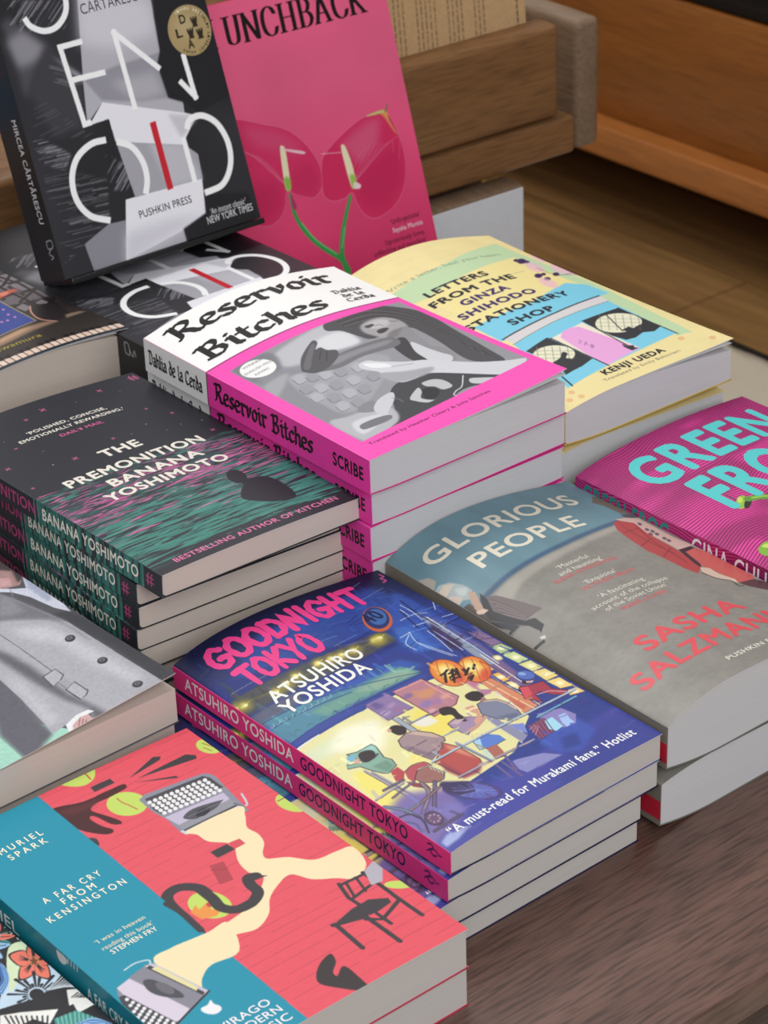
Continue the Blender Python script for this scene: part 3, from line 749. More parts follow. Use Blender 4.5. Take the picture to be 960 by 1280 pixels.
['L','1b1416',1.3,[869,990,909,994,895,968,853,964,840,942,880,942],0,0],
['L','1b1416',1.3,[904,1008,843,920],0,0],
['L','1b1416',1.3,[928,1005,889,935],0,0],
['L','1b1416',1.3,[953,978,945,944],0,0],
['L','1b1416',1.3,[978,972,923,935],0,0],
['L','1b1416',1.3,[960,933,915,902],0,0],
['L','1b1416',1.3,[1021,980,988,951],0,0],
['L','1b1416',1.3,[953,912,914,885],0,0],
['P','5a55a0',[-83,349,58,313,252,197,437,161,622,180,941,214,1018,174,952,-10,415,48,67,36,-76,98],3,0],
['P','4648a0',[-10,-10,1285,-10,1285,300,900,260,500,240,250,200,-10,280],2.5,0],
['P','3a4294',[600,-10,1285,-10,1285,260,800,200],4,0],
['P','7a6aa8',[-10,80,200,140,300,300,100,440,-10,400],3,0],
['P','3f56b0',[932,340,1074,351,1077,219,908,142,811,195,796,314],1.5,0],
['P','2f4090',[902,271,988,262,941,176,847,194],2,0],
['P','8c8cc4',[614,286,760,238,818,173,608,174,594,216],0.6,0],
['L','5a5aa4',0.5,[614,286,594,216,608,174,818,173],0,0],
['P','b84f4c',[474,587,508,517,518,388,501,351,376,344,350,500,408,539],0.2,0],
['P','9a4450',[376,502,389,359,507,358,452,315,368,326,346,424],1.2,0],
['P','d88870',[472,575,504,513,514,392,485,457,459,534],0.8,0],
['L','2b2030',0.4,[474,587,508,517,518,388,501,351,376,344,350,500,408,539],0,0],
['P','a48b90',[337,733,396,752,445,735,489,676,506,613,493,590,470,591,454,564,404,543,354,522,339,577,321,647,318,689],0.2,0],
['L','2b2030',0.45,[337,733,396,752,445,735,489,676,506,613,493,590,470,591,454,564,404,543,354,522,339,577,321,647,318,689,337,733],0,0],
['P','2e2226',[377,836,411,824,423,783,402,754,365,761,357,810],0.2,1],
['P','caae9e',[399,747,441,731,485,672,500,616,467,651,424,711],0.5,0],
['P','87707f',[321,687,342,580,358,529,403,547,375,583,349,661],0.8,0],
['L','6a5668',0.6,[332,650,434,650],1,0],
['L','6a5668',0.6,[367,564,452,580],1,0],
['E','d8a890',[357,817,7,-7,-9,-11],0.3],
['P','86b09c',[113,826,156,803,237,797,238,769,214,686,229,649,216,602,156,587,142,602,119,656,101,718,56,747,69,772,130,724],0.2,0],
['L','2b2030',0.45,[113,826,156,803,237,797,238,769,214,686,229,649,216,602,156,587,142,602,119,656,101,718,56,747,69,772,130,724,113,826],0,0],
['P','2e2226',[152,788,194,782,210,750,186,715,139,717,132,755],0.2,1],
['P','a8d6cc',[167,797,232,791,232,768,211,715,213,768],0.8,0],
['P','6f9480',[136,677,210,663,210,609,160,596],1,0],
['P','78b4cc',[105,815,141,793,116,768,69,772],0.3,0],
['P','d8ac98',[110,775,131,763,115,735,98,751],0.3,0],
['P','b8434a',[168,587,212,593,211,542,173,503,143,522],0.3,0],
['P','b8505a',[211,542,264,554,318,536,328,493,269,497,193,455,191,497],0.3,0],
['L','2b2030',0.45,[211,542,264,554,318,536,328,493],1,0],
['P','8c3c4c',[171,491,224,410,216,366,171,438],0.6,0],
['P','9c6a62',[256,509,311,509,337,419,303,385,265,386,212,432,211,475],0.2,0],
['L','b8d0b4',0.9,[265,511,313,507,339,417,300,382],0,0],
['L','2b2030',0.4,[256,509,311,509,337,419,303,385,265,386,212,432,211,475,256,509],0,0],
['L','d8dcc0',0.35,[317,498,308,470],0,0],
['L','d8dcc0',0.35,[322,479,314,452],0,0],
['L','d8dcc0',0.35,[328,461,319,433],0,0],
['L','d8dcc0',0.35,[334,442,325,415],0,0],
['P','8f8fae',[760,624,786,571,805,383,744,357,738,548],0.4,0],
['L','e6dcae',0.6,[743,575,744,357],0,0],
['P','7f8cd0',[795,501,856,466,813,392,796,453],0.4,0],
['P','a58cab',[588,681,639,693,684,671,726,636,762,630,720,594,667,591,599,556,589,596,582,648],0.2,0],
['L','2b2030',0.45,[588,681,639,693,684,671,726,636,762,630,720,594,667,591,599,556,589,596,582,648,588,681],0,0],
['P','2e2226',[633,793,678,787,694,754,683,711,681,655,661,643,643,677,649,724,614,746],0.2,1],
['P','c8a8b0',[593,677,638,681,676,662,618,648],0.5,0],
['P','c99a88',[626,587,689,596,760,624,764,605,675,570,623,563],0.3,0],
['P','5b80cf',[583,509,663,517,707,465,704,422,636,418,562,436],0.2,0],
['P','a8d0ee',[583,509,624,504,580,436,561,440],0.4,0],
['L','2b2030',0.35,[583,509,562,436,636,418,704,422],0,0],
['P','b0685c',[590,427,649,422,638,371,622,324,567,342],0.3,0],
['P','c8dcc8',[560,423,589,421,571,346,552,355],0.3,0],
['P','7f849c',[796,714,839,720,896,691,917,633,914,579,895,513,821,519,786,571,758,641],0.2,0],
['L','2b2030',0.45,[796,714,839,720,896,691,917,633,914,579,895,513,821,519,786,571,758,641,796,714],0,0],
['P','2e2226',[804,805,854,809,881,776,859,737,813,733,790,768],0.2,1],
['L','dcb8a0',1.0,[837,713,891,685,910,630,910,574],0,0],
['P','666c88',[794,580,888,551,887,520,822,529],0.8,0],
['P','d8a088',[730,728,776,722,778,689,736,612,685,592,691,618,742,654,731,692],0.3,0],
['P','a8786c',[858,746,863,726,833,709,824,724],0.3,0],
['P','a8364e',[1048,702,1090,686,1172,672,1159,597,1205,545,1170,519,1122,559,1097,613,1063,607,1045,538,1027,569,998,609],0.2,0],
['L','2b2030',0.45,[1048,702,1090,686,1172,672,1159,597,1205,545,1170,519,1122,559,1097,613,1063,607,1045,538,1027,569,998,609,1048,702],0,0],
['P','2e2226',[1096,733,1119,717,1109,696,1083,709],0.2,1],
['P','d8505c',[1046,695,1085,681,1052,615,1000,610],0.5,0],
['P','e0b8a8',[1120,739,1158,717,1125,692,1101,708],0.3,0],
['E','2f3f80',[1144,756,33,-36,-35,-34],0],
['E','5570c0',[1146,761,28,-31,-27,-27],0],
['E','90acd8',[1140,780,12,-14,-10,-10],0.5],
['L','d8b0b8',0.6,[1068,602,1134,591,1194,534],0,0],
['P','8d84c0',[954,482,1074,449,1091,369,1039,315,972,323,932,419],0.4,0],
['P','8a4a6a',[855,436,955,433,923,332,822,323],0.2,0],
['P','a8dcf0',[942,419,990,420,976,335,927,325,911,358],0.2,0],
['P','a8c8f4',[1019,412,1063,408,1044,359,1042,328,986,319,992,354],0.2,0],
['L','4a2848',0.4,[874,436,834,320],0,0],
['L','4a2848',0.4,[894,434,854,322],0,0],
['L','4a2848',0.4,[914,431,874,324],0,0],
['L','4a2848',0.4,[934,429,895,326],0,0],
['L','4a2848',0.4,[954,427,915,328],0,0],
['L','d8a8b8',0.3,[839,409,889,423],0,0],
['L','d8a8b8',0.3,[835,385,889,413],0,0],
['L','d8a8b8',0.3,[830,361,890,404],0,0],
['L','b4c2cc',1.2,[344,511,587,513,912,516,1245,526],0,0],
['L','352c4c',0.4,[337,503,579,505,903,507,1236,517],0,0],
['L','a89aa4',1.3,[360,350,597,346,801,340],0,0],
['L','352c4c',0.4,[352,342,590,338,793,331],0,0],
['L','8c94b4',1.2,[520,549,549,343],0,0],
['L','352c4c',0.4,[512,540,542,334],0,0],
['L','6ab0c8',1.0,[937,463,1199,479],0,0],
['L','352c4c',0.4,[928,454,1190,470],0,0],
['L','6a5a90',1.4,[541,305,531,197],0,0.2],
['L','6a5a90',1.4,[577,304,573,175],0,0.2],
['L','6a5a90',1.4,[617,329,584,224],0,0.2],
['E','4a3c78',[339,238,86,-103,-46,-46],0],
['E','5c62b0',[339,238,74,-90,-37,-37],0],
['P','3a2e5c',[276,384,367,299,358,250,265,264,246,311],0.8,0],
['L','8c94d8',0.22,[265,307,423,162],0,0],
['L','8c94d8',0.22,[285,316,402,153],0,0],
['L','8c94d8',0.22,[316,309,371,159],0,0],
['L','8c94d8',0.22,[353,289,334,179],0,0],
['L','8c94d8',0.22,[387,260,300,209],0,0],
['L','8c94d8',0.22,[414,225,273,243],0,0],
['L','8c94d8',0.22,[429,193,260,276],0,0],
['L','8c94d8',0.22,[427,168,261,301],0,0],
['L','2b2030',2.0,[213,431,188,354,86,277],1,0],
['L','8a7a88',1.5,[213,431,188,354,86,277],1,0],
['L','2b2030',2.0,[262,398,138,262],1,0],
['L','6a5c80',1.5,[262,398,138,262],1,0],
['L','2b2030',1.7,[40,332,137,335,260,356],1,0],
['L','8c6a78',1.2,[40,332,137,335,260,356],1,0],
['L','2b2030',1.8,[3,439,44,356,59,265],1,0],
['L','6c7ca0',1.3,[3,439,44,356,59,265],1,0],
['L','2b2030',1.7,[69,517,171,504],1,0],
['L','6a6078',1.2,[69,517,171,504],1,0],
['L','2b2030',1.4,[196,463,64,450],1,0],
['L','7a7088',0.9,[196,463,64,450],1,0],
['L','2b2030',1.5,[267,364,272,271,343,234],1,0],
['L','43366a',1.0,[267,364,272,271,343,234],1,0],
['L','2b2030',1.9,[45,152,195,147],1,0],
['L','5c4c74',1.4,[45,152,195,147],1,0],
['E','4a3458',[96,215,18,-46,-35,-27],0],
['E','6c4a70',[96,215,14,-35,-26,-20],0],
['E','b8a8c0',[113,197,3,-3,-4,-4],0],
['E','b8a8c0',[97,189,3,-3,-4,-4],0],
['E','b8a8c0',[80,197,3,-3,-4,-4],0],
['E','b8a8c0',[74,215,3,-3,-4,-4],0],
['E','b8a8c0',[80,234,3,-3,-4,-4],0],
['E','b8a8c0',[96,241,3,-3,-4,-4],0],
['E','b8a8c0',[112,233,3,-3,-4,-4],0],
['E','b8a8c0',[119,215,3,-3,-4,-4],0],
['L','3c2f54',1.0,[1,337,46,310,55,241,22,165],1,0],
['L','565088',1.0,[0,296,20,240,-13,163],1,0],
['P','a8b4e0',[13,77,66,99,153,62,82,40,11,37],1.2,0],
['P','7c74b8',[203,253,240,216,233,151,137,178,134,224],1.5,0],
['X', 'brush', 420, 3, 0, 198, 6, 0.12],
['X', 'brush', 260, 5, 110, 198, 9, 0.22],
['L','141a44',0.3,[1113,1443,1290,1449],0,0],
['L','4a6cb8',0.3,[1074,1744,1209,1701],0,0],
['L','7c9cd4',0.3,[678,1846,802,1821],0,0],
['L','141a44',0.3,[860,1282,965,1316],0,0],
['L','4a6cb8',0.3,[539,1997,654,2066],0,0],
['L','7c9cd4',0.3,[600,1511,757,1527],0,0],
['L','141a44',0.3,[772,2071,886,2058],0,0],
['L','4a6cb8',0.3,[1014,1626,1177,1678],0,0],
['L','7c9cd4',0.3,[999,1885,1111,1928],0,0],
['L','141a44',0.3,[776,1611,902,1641],0,0],
['L','4a6cb8',0.3,[698,1681,819,1655],0,0],
['L','7c9cd4',0.3,[732,1751,853,1736],0,0],
['L','141a44',0.3,[802,1603,946,1586],0,0],
['L','4a6cb8',0.3,[1043,1786,1155,1781],0,0],
['L','7c9cd4',0.3,[1131,1526,1280,1518],0,0],
['L','141a44',0.3,[1133,1546,1258,1578],0,0],
['L','4a6cb8',0.3,[898,1348,1002,1324],0,0],
['L','7c9cd4',0.3,[991,1776,1169,1818],0,0],
['L','141a44',0.3,[784,1633,879,1671],0,0],
['L','4a6cb8',0.3,[531,1825,653,1858],0,0],
['L','7c9cd4',0.3,[674,2117,813,2125],0,0],
['L','141a44',0.3,[726,1490,865,1523],0,0],
['L','4a6cb8',0.3,[655,1483,763,1457],0,0],
['L','7c9cd4',0.3,[586,1585,674,1577],0,0],
['L','141a44',0.3,[842,1758,974,1764],0,0],
['L','4a6cb8',0.3,[692,1853,834,1901],0,0],
['L','d4def4',0.45,[1117,1630,1120,1543,1106,1449],1,0],
['L','d4def4',0.45,[1012,1507,1116,1517,1173,1493],1,0],
['L','d4def4',0.45,[1031,1429,1148,1420],1,0],
['L','d4def4',0.45,[1204,1417,1277,1412],1,0],
['L','d4def4',0.45,[1055,1357,1043,1257,1019,1133],1,0],
['L','d4def4',0.45,[1076,1360,1074,1216,1068,1113],1,0],
['L','d4def4',0.45,[974,1397,940,1280,991,1101],1,0],
['L','d4def4',0.45,[902,1378,980,1392],1,0],
['L','d4def4',0.45,[955,1375,888,1318,891,1245],1,0],
['L','d4def4',0.45,[1086,1594,1082,1522],1,0],
['L','d4def4',0.45,[944,1285,1008,1088],1,0],
['L','d4def4',0.45,[1272,1561,1229,1495],1,0],
['L','1c1f48',0.7,[1148,1666,1130,1488,1131,1357],1,0],
['L','1c1f48',0.7,[1193,1350,1221,1218],1,0],
['L','1c1f48',0.7,[1082,1411,1055,1195,1042,1062],1,0],
['L','1c1f48',0.7,[1076,1582,1039,1405],1,0],
['L','1c1f48',0.7,[1165,1351,1295,1366],1,0],
['L','1c1f48',0.7,[1193,1220,1201,1068],1,0],
['L','d8e0ea',0.6,[1144,1460,1132,1120,1119,916],0,0],
['E','c8643c',[932,1582,24,-81,-89,-74],0],
['E','26346e',[937,1594,20,-70,-76,-64],0],
['E','3f68ac',[946,1601,15,-53,-57,-48],0.6],
['T', '40', '1c2550', 87.8, 156.8, 10.7, 8.5, 8.4, 0.03, 0, 'g'],
['E','b8a83c90',[-8,1479,21,-33,-30,-39],1.6],
['E','f0e084',[-13,1484,12,-11,-14,-18],0.8],
['E','fdf6b0',[-5,1483,6,-8,-8,-10],0.2],
['L','f6e890',0.35,[-40,1475,18,1485],0,0],
['E','b8a83c90',[33,1463,21,-32,-23,-29],1.6],
['E','f0e084',[29,1470,10,-15,-10,-13],0.8],
['E','fdf6b0',[35,1466,6,-9,-6,-7],0.2],
['L','f6e890',0.35,[9,1470,60,1470],0,0],
['E','b8a83c90',[180,1413,24,-28,-27,-33],1.6],
['E','f0e084',[176,1418,11,-13,-12,-15],0.8],
['E','fdf6b0',[183,1416,6,-8,-7,-8],0.2],
['L','f6e890',0.35,[153,1414,210,1423],0,0],
['E','b8a83c90',[247,1418,25,-27,-28,-35],1.6],
['E','f0e084',[243,1424,11,-13,-13,-16],0.8],
['E','fdf6b0',[250,1422,7,-7,-7,-9],0.2],
['L','f6e890',0.35,[218,1418,279,1431],0,0],
['E','b8a83c90',[316,1436,26,-26,-29,-36],1.6],
['E','f0e084',[311,1441,12,-12,-13,-16],0.8],
['E','fdf6b0',[319,1440,7,-7,-7,-9],0.2],
['L','f6e890',0.35,[285,1434,348,1450],0,0],
['E','b8a83c90',[457,1444,27,-25,-31,-38],1.6],
['E','f0e084',[452,1449,13,-11,-14,-17],0.8],
['E','fdf6b0',[460,1448,7,-7,-8,-10],0.2],
['L','f6e890',0.35,[425,1440,492,1460],0,0],
['E','b8a83c90',[529,1431,28,-24,-32,-39],1.6],
['E','f0e084',[523,1436,13,-11,-14,-18],0.8],
['E','fdf6b0',[532,1435,7,-6,-8,-10],0.2],
['L','f6e890',0.35,[496,1426,564,1448],0,0],
['E','b8a83c90',[586,1423,28,-24,-33,-40],1.6],
['E','f0e084',[580,1427,13,-11,-15,-18],0.8],
['E','fdf6b0',[589,1427,8,-6,-8,-10],0.2],
['L','f6e890',0.35,[552,1418,622,1440],0,0],
['E','b8a83c90',[657,1419,29,-23,-34,-41],1.6],
['E','f0e084',[651,1424,13,-11,-15,-18],0.8],
['E','fdf6b0',[660,1423,8,-6,-9,-10],0.2],
['L','f6e890',0.35,[622,1413,694,1438],0,0],
['E','b8a83c90',[795,1429,30,-22,-36,-42],1.6],
['E','f0e084',[789,1434,14,-10,-16,-19],0.8],
['E','fdf6b0',[798,1434,8,-6,-9,-11],0.2],
['L','f6e890',0.35,[759,1422,834,1449],0,0],
['E','b8a83c90',[823,1429,30,-22,-36,-43],1.6],
['E','f0e084',[817,1434,14,-10,-16,-19],0.8],
['E','fdf6b0',[827,1434,8,-6,-9,-11],0.2],
['L','f6e890',0.35,[787,1422,863,1449],0,0],
['L','8f8a3a',0.6,[8,1489,236,1415,489,1416,829,1425],1,0.5],
['L','9aa0b0',0.3,[37,1579,292,1536],0,0],
['L','1f2f6c',0.45,[8,1086,215,1081,483,1060,775,1069],1,0],
['L','1f2f6c',0.45,[11,1300,447,1189,780,1081],1,0],
['L','1f2f6c',0.45,[21,1234,424,1161],1,0],
['L','b8c4d8',0.3,[12,1245,27,1239,34,1258],0,0],
['L','b8c4d8',0.3,[41,1236,57,1231,64,1250],0,0],
['L','b8c4d8',0.3,[72,1228,89,1223,96,1242],0,0],
['L','b8c4d8',0.3,[104,1221,121,1217,128,1236],0,0],
['L','b8c4d8',0.3,[137,1215,154,1212,162,1231],0,0],
['L','b8c4d8',0.3,[170,1210,188,1207,196,1227],0,0],
['L','b8c4d8',0.3,[205,1206,223,1204,231,1224],0,0],
['L','b8c4d8',0.3,[240,1203,258,1202,267,1222],0,0],
['L','b8c4d8',0.3,[276,1201,295,1200,303,1220],0,0],
['L','b8c4d8',0.3,[313,1200,332,1199,340,1219],0,0],
['L','3a5a4c',0.3,[58,1127,75,1137,85,1116],0,0],
['L','3a5a4c',0.3,[120,1112,138,1123,150,1105],0,0],
['L','3a5a4c',0.3,[186,1101,204,1113,218,1097],0,0],
['L','3a5a4c',0.3,[254,1094,273,1106,289,1093],0,0],
['L','3a5a4c',0.3,[325,1089,344,1102,362,1091],0,0],
['L','3a5a4c',0.3,[398,1086,418,1100,438,1091],0,0],
['L','3a5a4c',0.3,[472,1085,493,1099,515,1093],0,0],
['L','3a5a4c',0.3,[549,1086,570,1100,594,1096],0,0],
['L','3a5a4c',0.3,[628,1088,649,1103,676,1101],0,0],
['T', 'GOODNIGHT', 'f0428e', 9.2, 174.0, 95.1, 17, 0, 0, 0.0, 'brush'],
['T', 'TOKYO', 'f0428e', 11.6, 152.5, 46.6, 17, 0, 0, 0.0, 'brush'],
['L','e0589c',1.1,[1246,1941,1250,1913,1223,1902,1232,1875,1207,1862],1,0],
['T', 'ATSUHIRO', 'f4f4ee', 12.4, 135.1, 54.6, 9.2, 0, 0.022, 0.0, 'g'],
['T', 'YOSHIDA', 'f4f4ee', 11.6, 124.2, 50.1, 9.2, 0, 0.022, 0.0, 'g'],
['T', '“A must-read for Murakami fans.” Hotlist', 'f4f4f4', 7.9, 7.6, 110.9, 5.2, 0, 0.022, 0.0, 'g'],
  ],
  'spine': [
['F','e03a86'],
['T', 'ATSUHIRO YOSHIDA', 'f0eef0', 9, 3.2, 83, 6.6, 0, 0.015, 0.0, 'g'],
['T', 'GOODNIGHT TOKYO', '2b1a52', 97, 3.2, 74, 6.6, 0, 0.015, 0.0, 'g'],
['L','2b1a52',0.9,[1840,88,1865,96,1876,78,1856,66,1874,44,1896,52],1,0],
['L','2b1a52',0.7,[1836,50,1860,68,1890,78,1910,64,1930,66],1,0],
  ],
 },
 'coat': {
  'cover': [
['F','5b5a60'],
['P','a8dcc8',[-10,-10,700,-10,400,600,-10,700],0,0],
['P','8f8e96',[200,1990,700,1990,1000,1200,600,900,300,1200],2,0],
['P','63626c',[614,579,690,592,672,397,642,196,615,42,417,-48,440,213],2,0],
['P','4a4a4f',[1264,842,1294,531,1270,-25,1187,-3,1216,356,1200,767,1180,893],2,0],
['P','a8dcc8',[433,334,432,200,414,-48,357,-57,183,-47],0,0],
['P','b3b2ba',[1093,1274,1132,1154,1180,893,1200,767,1203,502,1202,176,1201,-30,1035,-53,883,-43,800,-19,833,61,710,60,613,40,633,125,642,196,672,397,693,613],0.5,0],
['P','7c7b82',[1113,1305,1111,1229,1144,1102,1180,893,1203,763,1148,863,1020,986,942,1044],1.5,0],
['P','8f8e95',[1100,1214,1132,1154,1102,1003,994,1053],2,0],
['L','85848b',0.7,[963,1041,1071,958,1141,870,1178,752,1180,553],1,0.4],
['P','62616a',[821,843,843,720,854,584,850,393,844,253,866,107,875,-23,809,-6,841,88,809,220,792,408,787,584,780,763],2.2,0],
['P','d0cfd6',[980,926,1119,803,1150,510,1167,127,1119,30,1071,317,1061,634,967,838],5,0],
['P','c9c8d0',[727,649,746,507,721,271,699,108,635,111,694,396],3,0],
['L','5e5d65',0.5,[906,954,908,750,902,470],1,0.2],
['P','b9b8c0',[844,460,922,473,920,400,880,371,832,359],0.2,0],
['L','3a3940',0.6,[844,460,922,473,920,400,880,371,832,359,844,460],0,0],
['P','b9b8c0',[858,290,923,315,924,206,900,184,859,169],0.2,0],
['L','3a3940',0.6,[858,290,923,315,924,206,900,184,859,169,858,290],0,0],
['P','a9a8b0',[869,371,907,377,909,314,864,291],0.3,0],
['L','6a6970',0.4,[869,371,864,291],0,0],
['E','3c3b40',[1123,638,23,-11,-15,-27],0],
['E','77767c',[1124,644,14,-7,-8,-14],0],
['E','2c2b30',[1123,643,4,-4,-3,-4],0],
['E','3c3b40',[1117,361,23,-11,-14,-26],0],
['E','77767c',[1119,367,13,-7,-8,-14],0],
['E','2c2b30',[1118,366,4,-4,-3,-4],0],
['E','3c3b40',[1109,68,22,-12,-14,-25],0],
['E','77767c',[1111,73,13,-7,-8,-13],0],
['E','2c2b30',[1110,72,4,-4,-3,-4],0],
['P','f0f0f2',[694,56,771,84,834,77,846,46,770,50,712,23,687,-21,673,-1],0.2,0],
['P','d6aeac',[717,30,775,57,813,48,810,-19,763,-23,706,-33,688,-19],0.3,0],
['L','8f6664',0.45,[770,50,720,-9],0,0],
['L','8f6664',0.45,[776,34,738,-11],0,0],
['L','8f6664',0.45,[782,17,756,-13],0,0],
['P','d9dcea',[1113,1305,1178,1224,1233,1180,1282,1289,1299,1293,1309,1169,1301,1017,1264,834,1227,927,1200,1096,1161,1198,1093,1274],0.4,0],
['P','b4bad0',[1285,1285,1298,1153,1271,1007,1236,991,1240,1173],1.2,0],
['L','8a90aa',0.5,[1166,1223,1146,1166],0,0],
['P','b08c8a',[1202,1477,1266,1464,1322,1384,1291,1293,1227,1226,1150,1253,1099,1320],0.6,0],
['P','4b4244',[1233,1525,1312,1460,1322,1358,1273,1271,1231,1249,1272,1365,1221,1432],0.8,0],
['P','d3a6a6',[1174,1361,1229,1317,1194,1247,1140,1291],1,0],
['X', 'grain', 1.2, 1.2, 0.05, 5, 2],
  ],
  'spine': [
['F','49494e'],
  ],
 },
 'piano': {
  'cover': [
['F','3a332f'],
['X', 'ramp', '3b3430', '2f2a2b', 10, 40, 110, 180],
['X', 'panes'],
['P','9a7d66',[572,348,634,342,820,376,938,369,1015,341,988,323,831,303,678,267,509,240],1.5,0],
['P','c79f7c',[608,334,780,365,862,354,751,316,601,287],1.5,0],
['P','70686e',[1049,1215,1065,1130,999,1092,983,1178],0.3,0],
['P','8a8188',[1066,1081,1081,996,1016,959,999,1044],0.3,0],
['P','5c555a',[1082,948,1097,864,1032,827,1016,912],0.3,0],
['P','70686e',[1098,816,1112,733,1047,696,1032,780],0.3,0],
['P','8a8188',[1113,685,1127,602,1063,566,1047,650],0.3,0],
['P','8a8188',[939,1081,954,996,892,964,876,1050],0.3,0],
['P','5c555a',[955,948,970,864,908,832,892,917],0.3,0],
['P','70686e',[972,817,986,733,925,701,909,786],0.3,0],
['P','8a8188',[987,686,1002,604,940,572,925,656],0.3,0],
['P','5c555a',[835,958,849,874,791,846,775,932],0.3,0],
['P','70686e',[851,826,866,743,808,716,792,800],0.3,0],
['P','8a8188',[868,696,882,613,824,586,808,670],0.3,0],
['P','5c555a',[884,567,898,485,840,458,824,541],0.3,0],
['P','36499a',[875,872,898,794,917,418,772,389,583,367],0,0],
['L','c9b46a',0.7,[888,894,901,799,917,415,581,363],0,0],
['E','d88ac0',[853,679,7,-6,-6,-11],0.3],
['E','d88ac0',[838,596,7,-6,-6,-11],0.3],
['E','d88ac0',[755,529,7,-7,-6,-10],0.3],
['E','d88ac0',[792,526,7,-7,-6,-10],0.3],
['E','d88ac0',[849,539,7,-6,-6,-11],0.3],
['L','241f20',2.2,[1081,1230,1144,984,1142,578,1114,366],0,0],
['L','241f20',2.2,[1009,1105,1027,823,1048,610],0,0],
['L','241f20',2.2,[1168,1143,1047,1012,957,974],0,0],
['L','241f20',2.2,[1230,897,1106,804,988,718],0,0],
['L','241f20',2.2,[1247,715,1110,600],0,0],
['P','d2604e',[930,927,991,916,1044,929,1081,895,1024,876,950,846,871,826],0.4,1],
['P','e8907a',[964,908,1010,909,1004,880,949,863],0.6,1],
['P','2b2527',[988,604,1047,627,1142,578,1137,449,1066,351,993,351,942,414,947,506],0.3,1],
['L','d9a08a',1.0,[1002,626,956,531,946,420,1005,332],1,0],
['P','8d7868',[1098,394,1190,396,1229,369,1078,343],0.8,0],
['P','e9cbb8',[2,34,38,34,38,96,2,96],0,0],
['P','17151a',[28,92,54,92,54,134,28,134],0,0],
['P','f0d6c4',[45,34,81,34,81,96,45,96],0,0],
['P','17151a',[70,92,96,92,96,134,70,134],0,0],
['P','f0d6c4',[87,34,124,34,124,96,87,96],0,0],
['P','e9cbb8',[130,34,166,34,166,96,130,96],0,0],
['P','17151a',[156,92,182,92,182,134,156,134],0,0],
['P','f0d6c4',[173,34,209,34,209,96,173,96],0,0],
['P','17151a',[198,92,224,92,224,134,198,134],0,0],
['P','f0d6c4',[215,34,252,34,252,96,215,96],0,0],
['P','17151a',[241,92,267,92,267,134,241,134],0,0],
['P','e9cbb8',[258,34,294,34,294,96,258,96],0,0],
['P','f0d6c4',[301,34,337,34,337,96,301,96],0,0],
['P','17151a',[326,92,352,92,352,134,326,134],0,0],
['P','f0d6c4',[343,34,379,34,379,96,343,96],0,0],
['P','17151a',[369,92,395,92,395,134,369,134],0,0],
['P','e9cbb8',[386,34,422,34,422,96,386,96],0,0],
['P','f0d6c4',[429,34,465,34,465,96,429,96],0,0],
['P','17151a',[454,92,480,92,480,134,454,134],0,0],
['P','f0d6c4',[471,34,507,34,507,96,471,96],0,0],
['P','17151a',[497,92,523,92,523,134,497,134],0,0],
['P','e9cbb8',[514,34,550,34,550,96,514,96],0,0],
['P','17151a',[540,92,566,92,566,134,540,134],0,0],
['P','f0d6c4',[557,34,593,34,593,96,557,96],0,0],
['P','f0d6c4',[599,34,636,34,636,96,599,96],0,0],
['P','17151a',[625,92,651,92,651,134,625,134],0,0],
['P','e9cbb8',[642,34,678,34,678,96,642,96],0,0],
['P','17151a',[668,92,694,92,694,134,668,134],0,0],
['P','f0d6c4',[685,34,721,34,721,96,685,96],0,0],
['P','f0d6c4',[727,34,764,34,764,96,727,96],0,0],
['P','17151a',[753,92,779,92,779,134,753,134],0,0],
['P','e9cbb8',[770,34,806,34,806,96,770,96],0,0],
['P','17151a',[796,92,822,92,822,134,796,134],0,0],
['P','f0d6c4',[813,34,849,34,849,96,813,96],0,0],
['P','17151a',[838,92,864,92,864,134,838,134],0,0],
['P','f0d6c4',[855,34,891,34,891,96,855,96],0,0],
['P','e9cbb8',[898,34,934,34,934,96,898,96],0,0],
['P','17151a',[924,92,950,92,950,134,924,134],0,0],
['P','f0d6c4',[941,34,977,34,977,96,941,96],0,0],
['P','17151a',[966,92,992,92,992,134,966,134],0,0],
['P','f0d6c4',[983,34,1020,34,1020,96,983,96],0,0],
['P','e9cbb8',[1026,34,1062,34,1062,96,1026,96],0,0],
['P','17151a',[1052,92,1078,92,1078,134,1052,134],0,0],
['P','f0d6c4',[1069,34,1105,34,1105,96,1069,96],0,0],
['P','17151a',[1094,92,1120,92,1120,134,1094,134],0,0],
['P','f0d6c4',[1111,34,1148,34,1148,96,1111,96],0,0],
['P','17151a',[1137,92,1163,92,1163,134,1137,134],0,0],
['P','e9cbb8',[1154,34,1190,34,1190,96,1154,96],0,0],
['P','f0d6c4',[1197,34,1233,34,1233,96,1197,96],0,0],
['P','17151a',[1222,92,1248,92,1248,134,1222,134],0,0],
['P','f0d6c4',[1239,34,1276,34,1276,96,1239,96],0,0],
['P','17151a',[1265,92,1291,92,1291,134,1265,134],0,0],
['P','26313c',[-10,-10,1290,-10,1290,30,-10,30],0,0],
['T', 'Genki Kawamura', 'b5a23e', 26, 20, 57, 4.6, 0, 0.0, 0.0, 'g'],
  ],
  'spine': [
['F','302a28'],
  ],
 },
 'frog': {
  'cover': [
['F','e23fa2'],
['X', 'wavy', 'ea4aa6', '98185f', '6c1244'],
['T', 'GREEN', '58cdcd', 17, 154.5, 103, 29, 0, 0.035, 0.0, 'g'],
['T', 'FROG', '58cdcd', 28, 112.5, 90, 35, 0, 0.035, 0.0, 'g'],
['L','3a3a3a',0.6,[342,1388,355,1279,351,1156],1,0],
['L','2c2c2c',0.5,[394,1300,385,1246],1,0],
['E','9ac23c',[357,1134,4,-32,-55,-34],0],
